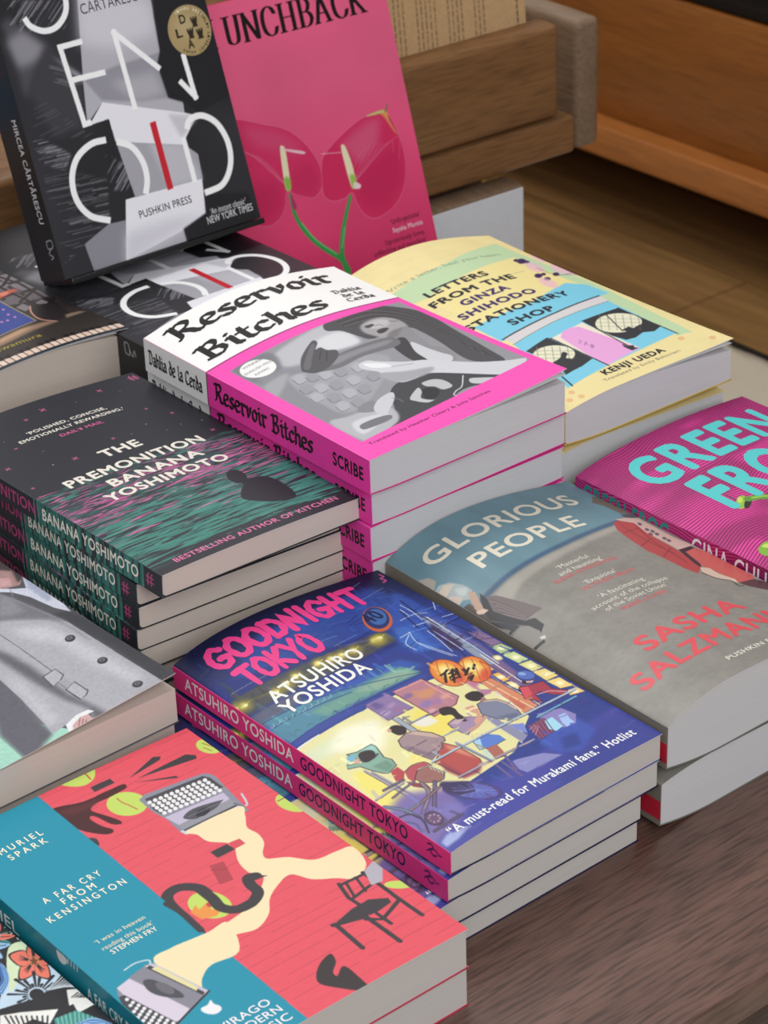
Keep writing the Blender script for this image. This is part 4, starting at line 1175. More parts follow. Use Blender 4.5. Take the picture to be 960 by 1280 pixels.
['E','c8de6a',[367,1155,9,-10,-22,-20],0.5],
['E','2a2a26',[375,1106,0,-21,-49,-27],0],
['L','5f9a34',5,[405,1130,467,1097,513,1020,500,878],1,0],
['L','8fc64e',2,[430,1123,489,1087,527,1018],1,0],
['P','7fb43a',[88,780,142,799,183,778,157,706,97,695,71,729],0.2,1],
['P','c8de6a',[118,785,155,782,134,749],0.4,1],
['P','3a3a26',[124,748,137,702,97,695],0.3,1],
['T', 'GINA CHUNG', 'f6eef4', 22, 14, 86, 8, 0, 0.02, 0.0, 'g'],
  ],
  'spine': [
['F','c23388'],
['X', 'wavy', 'd0408e', '8a1758', '5c1038'],
['T', 'GREEN FROG', '2c8a86', 6, 17.2, 62, 11.5, 0, 0.03, 0.0, 'g'],
['T', 'GINA CHUNG', 'f6eef4', 84, 17.5, 66, 11, 0, 0.01, 0.0, 'g'],
  ],
 },
 'concrete_up': {
  'cover': [
['F','29282c'],
['X', 'grain', 40, 60, 0.25, 4],
['P','4a494f',[30,1500,95,1533,267,1319,105,1099,57,1062,65,1381],3,0],
['P','85848a',[36,1403,157,1440,284,1315,209,1252,74,1235],4,0],
['P','3b3a3f',[289,1330,453,1016,374,823,180,805,88,1103],4,0],
['X', 'scratches', [72, 1633, 504, 1540, 435, 1378, 221, 1410, 89, 1455], 38, 60, '9b9aa0', 1],
['X', 'scratches', [34, 874, 256, 688, 193, 606, 46, 676, 23, 779], -3, 70, 'a9a8ae', 2],
['X', 'scratches', [46, 676, 442, 492, 388, 256, 52, 99, 3, 62], -3, 90, '88878d', 3],
['X', 'scratches', [468, 635, 610, 532, 598, 368, 441, 426], 40, 60, 'a09fa5', 4],
['X', 'scratches', [272, 1334, 451, 1131, 485, 1058, 261, 1062], -25, 30, '77767c', 5],
['X', 'scratches', [105, 1099, 369, 808, 479, 731, 42, 840], 10, 40, '5c5b61', 6],
['P','8f8e95',[296,1264,434,1135,503,1054,450,1066],1.5,0],
['P','aaa8b0',[591,1667,1050,1571,1040,1425,1013,1125,971,1052,987,848,1078,801,1069,728,538,922,409,827,455,1065],0.2,0],
['P','c3c1c9',[577,1621,1034,1426,1023,1231,685,1208,499,1283],6,0],
['P','8c8a93',[464,1079,692,1108,1007,1118,971,1052,987,848,775,874,543,938],1,0],
['P','a5a3ab',[628,1024,937,1018,972,877,775,874],4,0],
['P','9d9ba3',[562,690,1004,562,1088,478,1077,324,593,342],0.2,0],
['P','b4b2ba',[775,624,1004,562,1072,329,844,337],3,0],
['P','dcdbe1',[543,926,1071,736,1149,700,1076,633,1002,557,561,686,558,824,418,818,472,864],0.2,0],
['P','bfbdc5',[954,756,1119,707,1144,684,1005,600],2,0],
['P','84828a',[183,165,372,236,492,228,422,-8,199,-9],0.2,0],
['P','a6a4ac',[422,-8,859,75,861,-21,606,-48,411,-44],0.2,0],
['P','dddce2',[526,343,1072,329,1037,124,840,67,421,-6],0.2,0],
['P','c6c4cc',[471,150,749,159,1030,126,840,67,421,-6],5,0],
['P','1f1e22',[861,-21,859,75,1037,124,1064,237,1361,168,1403,1,1134,-31],1,0],
['P','1f1e22',[1013,1125,1033,1328,1083,1564,1464,1434,1441,765,1161,714,1078,801,987,848,971,1052],1,0],
['L','eeeef1',3.5,[192,1504,219,1449,294,1405,379,1410,452,1463,482,1529,484,1609],3,0],
['L','eeeef1',3.3,[503,1295,367,1293,392,832,424,832],2,0],
['L','eeeef1',3.3,[387,1094,600,1090],2,0],
['L','eeeef1',3.3,[748,851,740,1297,972,1035],2,0],
['L','eeeef1',3.3,[1163,1058,1172,809,1102,913],2,0],
['L','eeeef1',3.8,[502,712,396,711,284,656,217,550,210,420,271,313,391,252],3,0],
['L','eeeef1',3.8,[570,684,659,628,705,525,703,424,668,341],3,0],
['L','eeeef1',3.8,[1057,638,1093,688,1184,691,1273,619,1315,489,1291,358,1204,261,1066,242],3,0],
['L','eeeef1',3.3,[1017,580,1019,339],2,0],
['L','bb2230',4.2,[839,715,841,345],2,0],
['T', 'MIRCEA', '35343a', 57, 155, 30, 6, 0, 0.005, 0.0, 'g'],
['T', 'CĂRTĂRESCU', '35343a', 56.2, 144.2, 44.5, 6, 0, 0.005, 0.0, 'g'],
['T', 'PUSHKIN PRESS', '3a393f', 58.8, 21.2, 37.5, 4.4, 0, 0.01, 0.0, 'g'],
['T', '‘An instant classic’', 'd8d7dc', 107.0, 10.7, 26.4, 3.6, 0, 0.0, 0.2, 'g'],
['T', 'NEW YORK TIMES', 'e0dfe4', 103.3, 5.6, 33.6, 4.4, 0, 0.004, 0.0, 'g'],
['E','a08c62',[1250,1197,152,0,0,152],0],
['E','ab9871',[1220,1227,70,0,0,70],3],
['T', 'D', '2a2418', 119.61568463626155, 124.65892543500627, 4.4, 5.2, 0, 0.03, 0.0, 'g'],
['T', 'L', '2a2418', 115.01568463626155, 117.05892543500627, 4.4, 5.2, 0, 0.03, 0.0, 'g'],
['T', 'A', '2a2418', 121.21568463626156, 109.25892543500626, 4.4, 5.2, 0, 0.03, 0.0, 'g'],
['P','2a2418',[1272,1255,1284,1255,1284,1269,1272,1269],0,0],
['P','2a2418',[1290,1255,1302,1255,1302,1269,1290,1269],0,0],
['P','2a2418',[1308,1255,1320,1255,1320,1269,1308,1269],0,0],
['P','2a2418',[1272,1257,1320,1257,1311,1223,1318,1209,1274,1209,1281,1223],0,0],
['P','2a2418',[1228,1193,1240,1193,1240,1207,1228,1207],0,0],
['P','2a2418',[1246,1193,1258,1193,1258,1207,1246,1207],0,0],
['P','2a2418',[1264,1193,1276,1193,1276,1207,1264,1207],0,0],
['P','2a2418',[1228,1195,1276,1195,1267,1161,1274,1147,1230,1147,1237,1161],0,0],
['P','2a2418',[1292,1179,1304,1179,1304,1193,1292,1193],0,0],
['P','2a2418',[1310,1179,1322,1179,1322,1193,1310,1193],0,0],
['P','2a2418',[1328,1179,1340,1179,1340,1193,1328,1193],0,0],
['P','2a2418',[1292,1181,1340,1181,1331,1147,1338,1133,1294,1133,1301,1147],0,0],
['T', 'W', 'efe6c8', 118.25946685361245, 130.31103790155487, 1.25, 1.7, 29.999999999999986, 0.02, 0, 'g'],
['T', 'I', 'efe6c8', 119.79792018017703, 131.0793011056415, 1.25, 1.7, 21.80000000000001, 0.02, 0, 'g'],
['T', 'N', 'efe6c8', 121.44306394469471, 131.61404574212239, 1.25, 1.7, 13.599999999999994, 0.02, 0, 'g'],
['T', 'N', 'efe6c8', 123.16125900722167, 131.90433759962414, 1.25, 1.7, 5.400000000000006, 0.02, 0, 'g'],
['T', 'E', 'efe6c8', 124.9173725086086, 131.94424092430592, 1.25, 1.7, -2.799999999999997, 0.02, 0, 'g'],
['T', 'R', 'efe6c8', 126.67549625097969, 131.73293979141255, 1.25, 1.7, -11.0, 0.02, 0, 'g'],
['T', '2', 'efe6c8', 130.05467121950744, 130.57905467218401, 1.25, 1.7, -27.39999999999999, 0.02, 0, 'g'],
['T', '0', 'efe6c8', 131.6066266364633, 129.6600647958847, 1.25, 1.7, -35.599999999999994, 0.02, 0, 'g'],
['T', '2', 'efe6c8', 133.0238135151987, 128.5365762406161, 1.25, 1.7, -43.8, 0.02, 0, 'g'],
['T', '4', 'efe6c8', 134.27725387289627, 127.23156158151187, 1.25, 1.7, -52.0, 0.02, 0, 'g'],
['T', 'D', '2a2418', 133.9880799598444, 127.5652130341507, 1.25, 1.7, -50.0, 0.02, 0, 'g'],
['T', 'U', '2a2418', 135.10049570315232, 126.14048171961541, 1.25, 1.7, -58.2, 0.02, 0, 'g'],
['T', 'B', '2a2418', 136.00670188708727, 124.58321853545607, 1.25, 1.7, -66.4, 0.02, 0, 'g'],
['T', 'L', '2a2418', 136.68816882610034, 122.92526568009401, 1.25, 1.7, -74.6, 0.02, 0, 'g'],
['T', 'I', '2a2418', 137.1309621989346, 121.20052420784721, 1.25, 1.7, -82.8, 0.02, 0, 'g'],
['T', 'N', '2a2418', 137.32602797119125, 119.44426083582768, 1.25, 1.7, -91.0, 0.02, 0, 'g'],
['T', 'L', '2a2418', 136.96216923159102, 115.9807236902564, 1.25, 1.7, -107.39999999999999, 0.02, 0, 'g'],
['T', 'I', '2a2418', 136.41068473520582, 114.34427072474189, 1.25, 1.7, -115.6, 0.02, 0, 'g'],
['T', 'T', '2a2418', 135.62620053918602, 112.81648936435252, 1.25, 1.7, -123.8, 0.02, 0, 'g'],
['T', 'E', '2a2418', 134.6247574140847, 111.42861897679231, 1.25, 1.7, -132.0, 0.02, 0, 'g'],
['T', 'R', '2a2418', 133.42683240644197, 110.20903809480593, 1.25, 1.7, -140.2, 0.02, 0, 'g'],
['T', 'A', '2a2418', 132.05692013359365, 109.18268414504678, 1.25, 1.7, -148.39999999999998, 0.02, 0, 'g'],
['T', 'R', '2a2418', 130.54303192904814, 108.3705435390933, 1.25, 1.7, -156.6, 0.02, 0, 'g'],
['T', 'Y', '2a2418', 128.9161230796748, 107.78922255299683, 1.25, 1.7, -164.79999999999998, 0.02, 0, 'g'],
['T', 'A', '2a2418', 125.45793935012865, 107.36162302826567, 1.25, 1.7, -181.2, 0.02, 0, 'g'],
['T', 'W', '2a2418', 123.69737581381449, 107.52408784724054, 1.25, 1.7, -189.39999999999998, 0.02, 0, 'g'],
['T', 'A', '2a2418', 121.96376844748615, 107.93468022115302, 1.25, 1.7, -197.6, 0.02, 0, 'g'],
['T', 'R', '2a2418', 120.29256525396347, 108.58500454675928, 1.25, 1.7, -205.79999999999995, 0.02, 0, 'g'],
['T', 'D', '2a2418', 118.7179382243599, 109.46176329257925, 1.25, 1.7, -214.0, 0.02, 0, 'g'],
['X', 'gain', 1.1],
  ],
  'spine': [
['F','27272a'],
['X', 'grain', 30, 30, 0.12, 4],
['T', 'SOLENOID', '8a2a30', 20, 9, 76, 12, 0, -0.02, 0.0, 'g'],
['T', 'MIRCEA CĂRTĂRESCU', 'e6e5e8', 120.1, 18.0, 61.8, 5.2, 0, 0.012, 0.0, 'g'],
['L','b9b8bc',0.7,[1926,197,1920,259,1962,259,1968,197,1926,197],1,0],
['L','b9b8bc',0.7,[1969,231,2001,195,2019,237,2034,204],1,0],
  ],
 },
 'orchid': {
  'cover': [
['X', 'ramp', 'd93468', 'ea628a', 60, 20, 64, 150],
['X', 'grain', 60, 60, 0.05, 4],
['P','d63064',[51,1434,220,1407,380,1341,542,1270,654,1162,723,1036,739,941,717,843,638,793,528,838,452,879,414,789,350,720,248,698,125,760,-15,897,-39,1172],0.5,1],
['L','e58aa6b0',0.45,[51,1434,220,1407,380,1341,542,1270,654,1162,723,1036,739,941,717,843,638,793,528,838,452,879,414,789,350,720,248,698,125,760,-15,897,-39,1172,51,1434],1,0.1],
['P','d52b5f',[739,941,780,1034,933,1127,1119,1201,1250,1222,1327,1208,1387,1055,1400,859,1347,696,1244,589,1094,544,1008,578,960,661,938,753,870,730,772,737,717,796],0.5,1],
['L','e58aa6b0',0.45,[739,941,780,1034,933,1127,1119,1201,1250,1222,1327,1208,1387,1055,1400,859,1347,696,1244,589,1094,544,1008,578,960,661,938,753,870,730,772,737,717,796,739,941],1,0.1],
['P','d9557c',[920,1078,1155,1178,1282,1183,1215,1008,1042,910,981,994],5,0],
['P','c9265a',[982,838,1218,938,1375,970,1335,734,1172,598,1013,638],6,0],
['P','cc2a5e',[480,961,662,1037,713,921,645,817,494,864],5,0],
['P','d64a76',[213,1380,481,1267,645,1126,556,1096,272,1232],6,0],
['P','c8265a',[148,992,400,964,395,794,237,732,114,865],6,0],
['L','e07898',0.25,[939,796,1003,920,1116,1031],1,0.1],
['L','e07898',0.25,[939,796,1062,937,1164,1038],1,0.1],
['L','e07898',0.25,[939,796,1121,954,1208,1030],1,0.1],
['L','e07898',0.25,[939,796,1180,971,1250,1010],1,0.1],
['L','e07898',0.25,[939,796,1240,988,1288,977],1,0.1],
['L','e07898',0.25,[939,796,1299,1005,1322,930],1,0.1],
['L','e07898',0.25,[939,796,1359,1023,1354,870],1,0.1],
['L','e07898',0.25,[457,916,383,1053,292,1160],1,0.1],
['L','e07898',0.25,[457,916,351,1081,253,1177],1,0.1],
['L','e07898',0.25,[457,916,318,1109,214,1195],1,0.1],
['L','e07898',0.25,[457,916,286,1137,176,1213],1,0.1],
['L','e07898',0.25,[457,916,254,1165,137,1230],1,0.1],
['P','e0a05a',[1270,1217,1332,1210,1344,1134,1390,1028,1351,1081,1310,1168],0.8,1],
['P','c8cf7a',[1162,1208,1271,1221,1332,1210,1287,1203],0.5,1],
['L','4a7a4a',0.9,[1322,1206,1345,1230,1347,1252],1,0],
['P','ece6c0',[473,1164,495,1170,508,1142,500,1024,487,900,468,882,447,901,455,1036],0.3,1],
['P','ece6c0',[928,1062,949,1071,964,1042,983,925,983,794,965,776,940,793,928,938],0.3,1],
['P','8fc050',[453,968,495,958,484,888,450,890],0.8,1],
['P','9cc858',[947,864,986,855,980,786,946,784],0.8,1],
['P','f2d8dc',[971,815,1014,787,1000,764,957,778],0.3,1],
['P','f0c8d4',[494,1152,638,1101,630,1085,506,1136],0.4,1],
['L','f0c8d4',0.4,[769,1052,923,1026],1,0.2],
['L','3a9c4c',[2.2,3.6,4],[467,853,476,705,538,568,632,457,740,358,780,269],1,0.1],
['L','3a9c4c',[2.2,3.6,4.0],[916,733,838,595,789,486,757,380,764,282],1,0.1],
['L','74c47c',0.9,[509,653,587,521,718,391],1,0.3],
['L','74c47c',0.9,[821,547,767,421],1,0.3],
['L','3a9c4c',4.0,[768,298,781,154],1,0],
['P','a83a68',[473,860,499,768,466,759],0.6,1],
['T', 'UNCHBACK', '140f12', 23.7, 186.5, 113.2, 18.5, 0, 0, 0.0, 'serif'],
['T', 'H', '140f12', 6.1, 186.9, 14.3, 18.5, 0, 0, 0.0, 'serif'],
['T', '‘Unforgettable’', '2c0f1c', 118.2, 47.4, 24.2, 3.4, 0, 0.004, 0.0, 'g'],
['T', 'Sayaka Murata', 'f3dfe6', 118.4, 41.6, 24.6, 3.2, 0, 0.004, 0.0, 'g'],
['T', '‘Uproariously funny,', '2c0f1c', 109.9, 35.0, 33.5, 3.4, 0, 0.004, 0.0, 'g'],
['T', 'unflinching and merciless’', '2c0f1c', 100.1, 29.7, 43.2, 3.4, 0, 0.004, 0.0, 'g'],
['T', 'Mariana Enríquez', 'f3dfe6', 114.1, 24.8, 29.7, 3.2, 0, 0.004, 0.0, 'g'],
['T', 'SAOU ICHIKAWA', 'f3dfe6', 36, 9, 60, 5, 0, 0.005, 0.0, 'g'],
  ],
  'spine': [
['F','cf3d6c'],
  ],
 },
 'flower': {
  'cover': [
['F','25242a'],
['X', 'woodcut', ['e9e9e2', 'cfe6d8', '9cc4e8', '3f9a94', 'ef7d68']],
['P','cfe6d8',[1322,1532,1341,1484,1327,1436,1282,1470],0,1],
['P','c9dff0',[1280,1271,1322,1146,1326,1027,1238,979,1140,941,1047,970,959,993,1128,1148],0,0],
['P','d9e8c0',[1227,1304,1291,1276,1242,1174,1114,1075,1071,1058,1152,1212],0,1],
['E','f1f1ea',[1309,1379,2,-2,-2,-3],0],
['E','f1f1ea',[1276,1318,2,-2,-2,-3],0],
['E','f1f1ea',[1296,1426,2,-2,-2,-3],0],
['E','f1f1ea',[1306,1268,2,-2,-2,-3],0],
['E','f1f1ea',[1276,1245,2,-2,-2,-3],0],
['E','f1f1ea',[1296,1445,2,-2,-2,-3],0],
['E','f1f1ea',[1277,1327,2,-2,-2,-3],0],
['E','f1f1ea',[1278,1423,2,-2,-2,-3],0],
['E','f1f1ea',[1301,1385,2,-2,-2,-3],0],
['E','f1f1ea',[1314,1430,2,-2,-2,-3],0],
['E','f1f1ea',[1278,1383,2,-2,-2,-3],0],
['E','f1f1ea',[1357,1349,2,-2,-2,-3],0],
['E','f1f1ea',[1296,1334,2,-2,-2,-3],0],
['E','f1f1ea',[1327,1424,2,-2,-2,-3],0],
['E','f1f1ea',[1283,1327,2,-2,-2,-3],0],
['E','f1f1ea',[1319,1374,2,-2,-2,-3],0],
['E','f1f1ea',[1280,1244,2,-2,-2,-3],0],
['E','f1f1ea',[1296,1332,2,-2,-2,-3],0],
['E','f1f1ea',[1280,1271,2,-2,-2,-3],0],
['E','f1f1ea',[1297,1364,2,-2,-2,-3],0],
['E','f1f1ea',[1306,1405,2,-2,-2,-3],0],
['E','f1f1ea',[1305,1306,2,-2,-2,-3],0],
['E','f1f1ea',[1286,1253,2,-2,-2,-3],0],
['E','f1f1ea',[1324,1405,2,-2,-2,-3],0],
['E','f1f1ea',[1305,1449,2,-2,-2,-3],0],
['E','f1f1ea',[1286,1342,2,-2,-2,-3],0],
['E','f1f1ea',[1331,1313,2,-2,-2,-3],0],
['E','f1f1ea',[1294,1455,2,-2,-2,-3],0],
['E','f1f1ea',[1336,1351,2,-2,-2,-3],0],
['E','f1f1ea',[1336,1390,2,-2,-2,-3],0],
['E','f1f1ea',[1310,1355,2,-2,-2,-3],0],
['E','f1f1ea',[1336,1395,2,-2,-2,-3],0],
['E','f1f1ea',[1354,1374,2,-2,-2,-3],0],
['E','f1f1ea',[1279,1256,2,-2,-2,-3],0],
['E','f1f1ea',[1341,1324,2,-2,-2,-3],0],
['E','f1f1ea',[1292,1335,2,-2,-2,-3],0],
['E','f1f1ea',[1361,1386,2,-2,-2,-3],0],
['E','f1f1ea',[1331,1348,2,-2,-2,-3],0],
['E','f1f1ea',[1316,1426,2,-2,-2,-3],0],
['E','f1f1ea',[1304,1309,2,-2,-2,-3],0],
['E','f1f1ea',[1331,1372,2,-2,-2,-3],0],
['E','f1f1ea',[1295,1255,2,-2,-2,-3],0],
['E','f1f1ea',[1319,1363,2,-2,-2,-3],0],
['E','f1f1ea',[1306,1417,2,-2,-2,-3],0],
['E','f1f1ea',[1326,1298,2,-2,-2,-3],0],
['E','f1f1ea',[1357,1395,2,-2,-2,-3],0],
['E','f1f1ea',[1312,1439,2,-2,-2,-3],0],
['E','f1f1ea',[1321,1320,2,-2,-2,-3],0],
['E','f1f1ea',[1319,1429,2,-2,-2,-3],0],
['E','f1f1ea',[1295,1365,2,-2,-2,-3],0],
['E','f1f1ea',[1320,1405,2,-2,-2,-3],0],
['E','f1f1ea',[1298,1422,2,-2,-2,-3],0],
['E','f1f1ea',[1303,1452,2,-2,-2,-3],0],
['E','f1f1ea',[1319,1411,2,-2,-2,-3],0],
['E','f1f1ea',[1347,1345,2,-2,-2,-3],0],
['E','f1f1ea',[1342,1412,2,-2,-2,-3],0],
['E','f1f1ea',[1328,1303,2,-2,-2,-3],0],
['E','f1f1ea',[1279,1304,2,-2,-2,-3],0],
['P','f1f1ea',[1287,1360,1318,1370,1315,1313,1292,1290,1288,1316],0,1],
['E','25242a',[1299,1332,7,-6,-5,-8],0],
['P','cfe6d8',[1266,1365,1326,1407,1325,1393,1285,1370],0,1],
['P','25242a',[1240,1143,1210,1093,1208,1048,1235,1009,1270,1069,1276,1117,1252,1147],0,1],
['P','ef7d68',[1240,1143,1213,1099,1211,1057,1236,1021,1268,1077,1273,1120,1252,1148],0,1],
['L','25242a',[0.9,0.2],[1245,1134,1250,1073],0,0],
['L','25242a',[0.9,0.2],[1245,1134,1240,1069],0,0],
['L','25242a',[0.9,0.2],[1245,1134,1230,1066],0,0],
['E','e8b050',[1245,1126,3,-2,-3,-5],0],
['P','25242a',[1241,1156,1208,1170,1171,1147,1134,1089,1176,1074,1212,1093,1242,1141],0,1],
['P','ef7d68',[1241,1156,1211,1168,1178,1148,1144,1094,1182,1081,1215,1098,1242,1142],0,1],
['L','25242a',[0.9,0.2],[1232,1144,1183,1104],0,0],
['L','25242a',[0.9,0.2],[1232,1144,1182,1115],0,0],
['L','25242a',[0.9,0.2],[1232,1144,1181,1127],0,0],
['E','e8b050',[1227,1141,3,-2,-3,-5],0],
['P','25242a',[1250,1163,1259,1222,1239,1254,1188,1257,1179,1186,1196,1150,1238,1150],0,1],
['P','ef7d68',[1250,1162,1258,1215,1240,1245,1193,1248,1185,1183,1201,1150,1239,1150],0,1],
['L','25242a',[0.9,0.2],[1239,1165,1204,1201],0,0],
['L','25242a',[0.9,0.2],[1239,1165,1213,1212],0,0],
['L','25242a',[0.9,0.2],[1239,1165,1223,1223],0,0],
['E','e8b050',[1236,1170,3,-2,-3,-5],0],
['P','25242a',[1254,1154,1294,1177,1318,1219,1325,1282,1276,1252,1250,1210,1246,1161],0,1],
['P','ef7d68',[1254,1154,1289,1174,1311,1213,1318,1270,1274,1242,1250,1205,1246,1160],0,1],
['L','25242a',[0.9,0.2],[1256,1168,1285,1231],0,0],
['L','25242a',[0.9,0.2],[1256,1168,1291,1226],0,0],
['L','25242a',[0.9,0.2],[1256,1168,1298,1221],0,0],
['E','e8b050',[1260,1174,3,-2,-3,-5],0],
['P','25242a',[1248,1142,1263,1098,1298,1091,1353,1125,1333,1178,1299,1189,1255,1159],0,1],
['P','ef7d68',[1248,1143,1261,1102,1293,1097,1343,1128,1325,1176,1295,1186,1254,1158],0,1],
['L','25242a',[0.9,0.2],[1260,1148,1313,1151],0,0],
['L','25242a',[0.9,0.2],[1260,1148,1308,1137],0,0],
['L','25242a',[0.9,0.2],[1260,1148,1302,1123],0,0],
['E','e8b050',[1265,1147,3,-2,-3,-5],0],
['E','6b4a20',[1247,1152,7,-6,-7,-11],0],
['E','25242a',[1141,965,23,-21,-20,-31],0],
['L','25242a',[0.7,1.5],[1171,939,1182,928],0,0],
['L','25242a',[0.7,1.5],[1164,930,1208,861],0,0],
['L','25242a',[0.7,1.5],[1155,923,1172,874],0,0],
['L','25242a',[0.7,1.5],[1146,919,1148,901],0,0],
['L','25242a',[0.7,1.5],[1137,917,1128,824],0,0],
['L','25242a',[0.7,1.5],[1128,918,1112,864],0,0],
['L','25242a',[0.7,1.5],[1119,922,1111,906],0,0],
['L','25242a',[0.7,1.5],[1112,928,1056,858],0,0],
['L','25242a',[0.7,1.5],[1107,937,1067,905],0,0],
['L','25242a',[0.7,1.5],[1103,947,1089,940],0,0],
['L','25242a',[0.7,1.5],[1102,958,1026,945],0,0],
['L','25242a',[0.7,1.5],[1103,970,1059,975],0,0],
['L','25242a',[0.7,1.5],[1107,981,1093,987],0,0],
['L','25242a',[0.7,1.5],[1112,991,1054,1043],0,0],
['L','25242a',[0.7,1.5],[1119,1000,1092,1042],0,0],
['L','25242a',[0.7,1.5],[1127,1007,1122,1023],0,0],
['L','25242a',[0.7,1.5],[1137,1012,1126,1103],0,0],
['L','25242a',[0.7,1.5],[1146,1013,1151,1070],0,0],
['L','25242a',[0.7,1.5],[1155,1012,1160,1030],0,0],
['L','25242a',[0.7,1.5],[1164,1008,1208,1094],0,0],
['L','25242a',[0.7,1.5],[1171,1002,1206,1045],0,0],
['L','25242a',[0.7,1.5],[1176,993,1190,1004],0,0],
['L','25242a',[0.7,1.5],[1180,983,1255,1019],0,0],
['L','25242a',[0.7,1.5],[1181,972,1227,980],0,0],
['L','25242a',[0.7,1.5],[1180,960,1194,958],0,0],
['L','25242a',[0.7,1.5],[1176,949,1245,917],0,0],
['L','c9dff0',[0.6,1.6,0.5],[1183,958,1277,1001],0,0],
['L','e9e9e4',[0.6,1.6,0.5],[1192,955,1280,987],0,0],
['L','c9dff0',[0.6,1.6,0.5],[1200,951,1284,972],0,0],
['L','e9e9e4',[0.6,1.6,0.5],[1209,948,1287,958],0,0],
['L','c9dff0',[0.6,1.6,0.5],[1217,945,1291,943],0,0],
['L','e9e9e4',[0.6,1.6,0.5],[1225,942,1294,929],0,0],
['L','c9dff0',[0.6,1.6,0.5],[1234,938,1298,915],0,0],
['L','e9e9e4',[0.6,1.6,0.5],[1242,935,1301,900],0,0],
['L','c9dff0',[0.6,1.6,0.5],[1250,932,1304,886],0,0],
['L','e9e9e4',[0.6,1.6,0.5],[1259,928,1308,872],0,0],
['L','c9dff0',[0.6,1.6,0.5],[1267,925,1311,857],0,0],
['L','e9e9e4',[0.6,1.6,0.5],[1275,922,1315,843],0,0],
['L','c9dff0',[0.6,1.6,0.5],[1284,918,1318,829],0,0],
['L','e9e9e4',[0.6,1.6,0.5],[1292,915,1322,815],0,0],
['L','c9dff0',[0.6,1.6,0.5],[1301,912,1325,800],0,0],
['L','e9e9e4',[0.6,1.6,0.5],[1309,908,1329,786],0,0],
['P','f3f2ec',[1247,908,1322,861,1343,760,1330,716,1277,758,1203,756,1219,816,1201,819],0,0],
['P','f3f2ec',[958,954,1029,917,1095,872,1156,831,1081,777,1047,847,970,849,909,877],0,0],
['L','25242a',0.6,[1237,855,1274,863],0,0],
['L','25242a',0.7,[972,939,961,884],0,0],
['L','25242a',0.6,[1246,847,1282,850],0,0],
['L','25242a',0.7,[988,924,975,871],0,0],
['L','25242a',0.6,[1255,839,1290,838],0,0],
['L','25242a',0.7,[1004,910,989,859],0,0],
['L','25242a',0.6,[1264,831,1298,825],0,0],
['L','25242a',0.7,[1020,895,1003,846],0,0],
['L','25242a',0.6,[1273,822,1306,813],0,0],
['L','25242a',0.7,[1036,881,1017,834],0,0],
['L','25242a',0.6,[1282,814,1313,800],0,0],
['L','25242a',0.7,[1052,867,1031,821],0,0],
['L','25242a',0.6,[1292,806,1321,787],0,0],
['L','25242a',0.7,[1068,852,1045,809],0,0],
['L','25242a',0.6,[1301,798,1329,775],0,0],
['L','25242a',0.7,[1085,838,1059,796],0,0],
['L','25242a',0.6,[1310,790,1337,762],0,0],
['L','25242a',0.7,[1101,824,1073,784],0,0],
['L','3f9a94',0.8,[1113,789,1084,721],0,0],
['L','7cc8b8',0.8,[1122,787,1090,715],0,0],
['L','3f9a94',0.8,[1131,785,1096,710],0,0],
['L','7cc8b8',0.8,[1141,784,1102,705],0,0],
['L','3f9a94',0.8,[1150,782,1108,699],0,0],
['L','7cc8b8',0.8,[1159,781,1114,694],0,0],
['L','3f9a94',0.8,[1169,779,1120,689],0,0],
['L','7cc8b8',0.8,[1178,778,1126,683],0,0],
['L','3f9a94',0.8,[1187,776,1132,678],0,0],
['L','7cc8b8',0.8,[1197,774,1138,673],0,0],
['L','3f9a94',0.8,[1206,773,1144,667],0,0],
['L','7cc8b8',0.8,[1210,763,1150,662],0,0],
['L','3f9a94',0.8,[1214,753,1156,657],0,0],
['L','7cc8b8',0.8,[1217,743,1162,651],0,0],
['L','3f9a94',0.8,[1221,732,1168,646],0,0],
['L','7cc8b8',0.8,[1225,722,1174,641],0,0],
['L','3f9a94',0.8,[1228,712,1180,635],0,0],
['L','7cc8b8',0.8,[1232,702,1186,630],0,0],
['L','3f9a94',0.8,[1236,692,1192,625],0,0],
['L','7cc8b8',0.8,[1239,682,1198,619],0,0],
['L','3f9a94',0.8,[1243,672,1204,614],0,0],
['L','7cc8b8',0.8,[1247,662,1210,609],0,0],
['L','3f9a94',0.8,[1250,652,1216,603],0,0],
['L','7cc8b8',0.8,[1254,642,1222,598],0,0],
['L','3f9a94',0.8,[1258,632,1227,593],0,0],
['L','7cc8b8',0.8,[1261,622,1233,587],0,0],
['L','9cc4e8',1.5,[1118,1285,1130,1202,1098,1119,1035,1063],1,0],
['L','3f6fb0',1.5,[1119,1276,1125,1196,1094,1121,1037,1072],1,0],
['L','9cc4e8',1.5,[1120,1266,1119,1190,1091,1124,1039,1081],1,0],
['L','3f6fb0',1.5,[1121,1256,1114,1183,1088,1127,1042,1090],1,0],
['L','9cc4e8',1.5,[1123,1247,1108,1177,1085,1130,1044,1099],1,0],
['L','3f6fb0',1.5,[1124,1237,1102,1171,1082,1132,1047,1108],1,0],
['L','9cc4e8',1.5,[1166,701,1228,686,1261,616],1,0],
['L','3f6fb0',1.5,[1171,697,1223,678,1257,620],1,0],
['L','9cc4e8',1.5,[1175,693,1218,671,1252,624],1,0],
['L','3f6fb0',1.5,[1180,689,1213,663,1248,628],1,0],
['L','9cc4e8',1.5,[1184,685,1208,656,1243,632],1,0],
['X', 'grain', 6, 6, 0.04, 4],
  ],
  'spine': [
['F','1f1f24'],
  ],
 },
 'kraft': {
  'cover': [
['F','c9a67a'],
['X', 'grain', 1.5, 1.5, 0.05, 6, 2],
['X', 'lines', [38, 42, 46, 58, 62, 66, 70, 82, 86, 90, 94, 98, 110, 114, 118, 130, 134, 138, 142, 154, 158, 170, 174], '7d6448'],
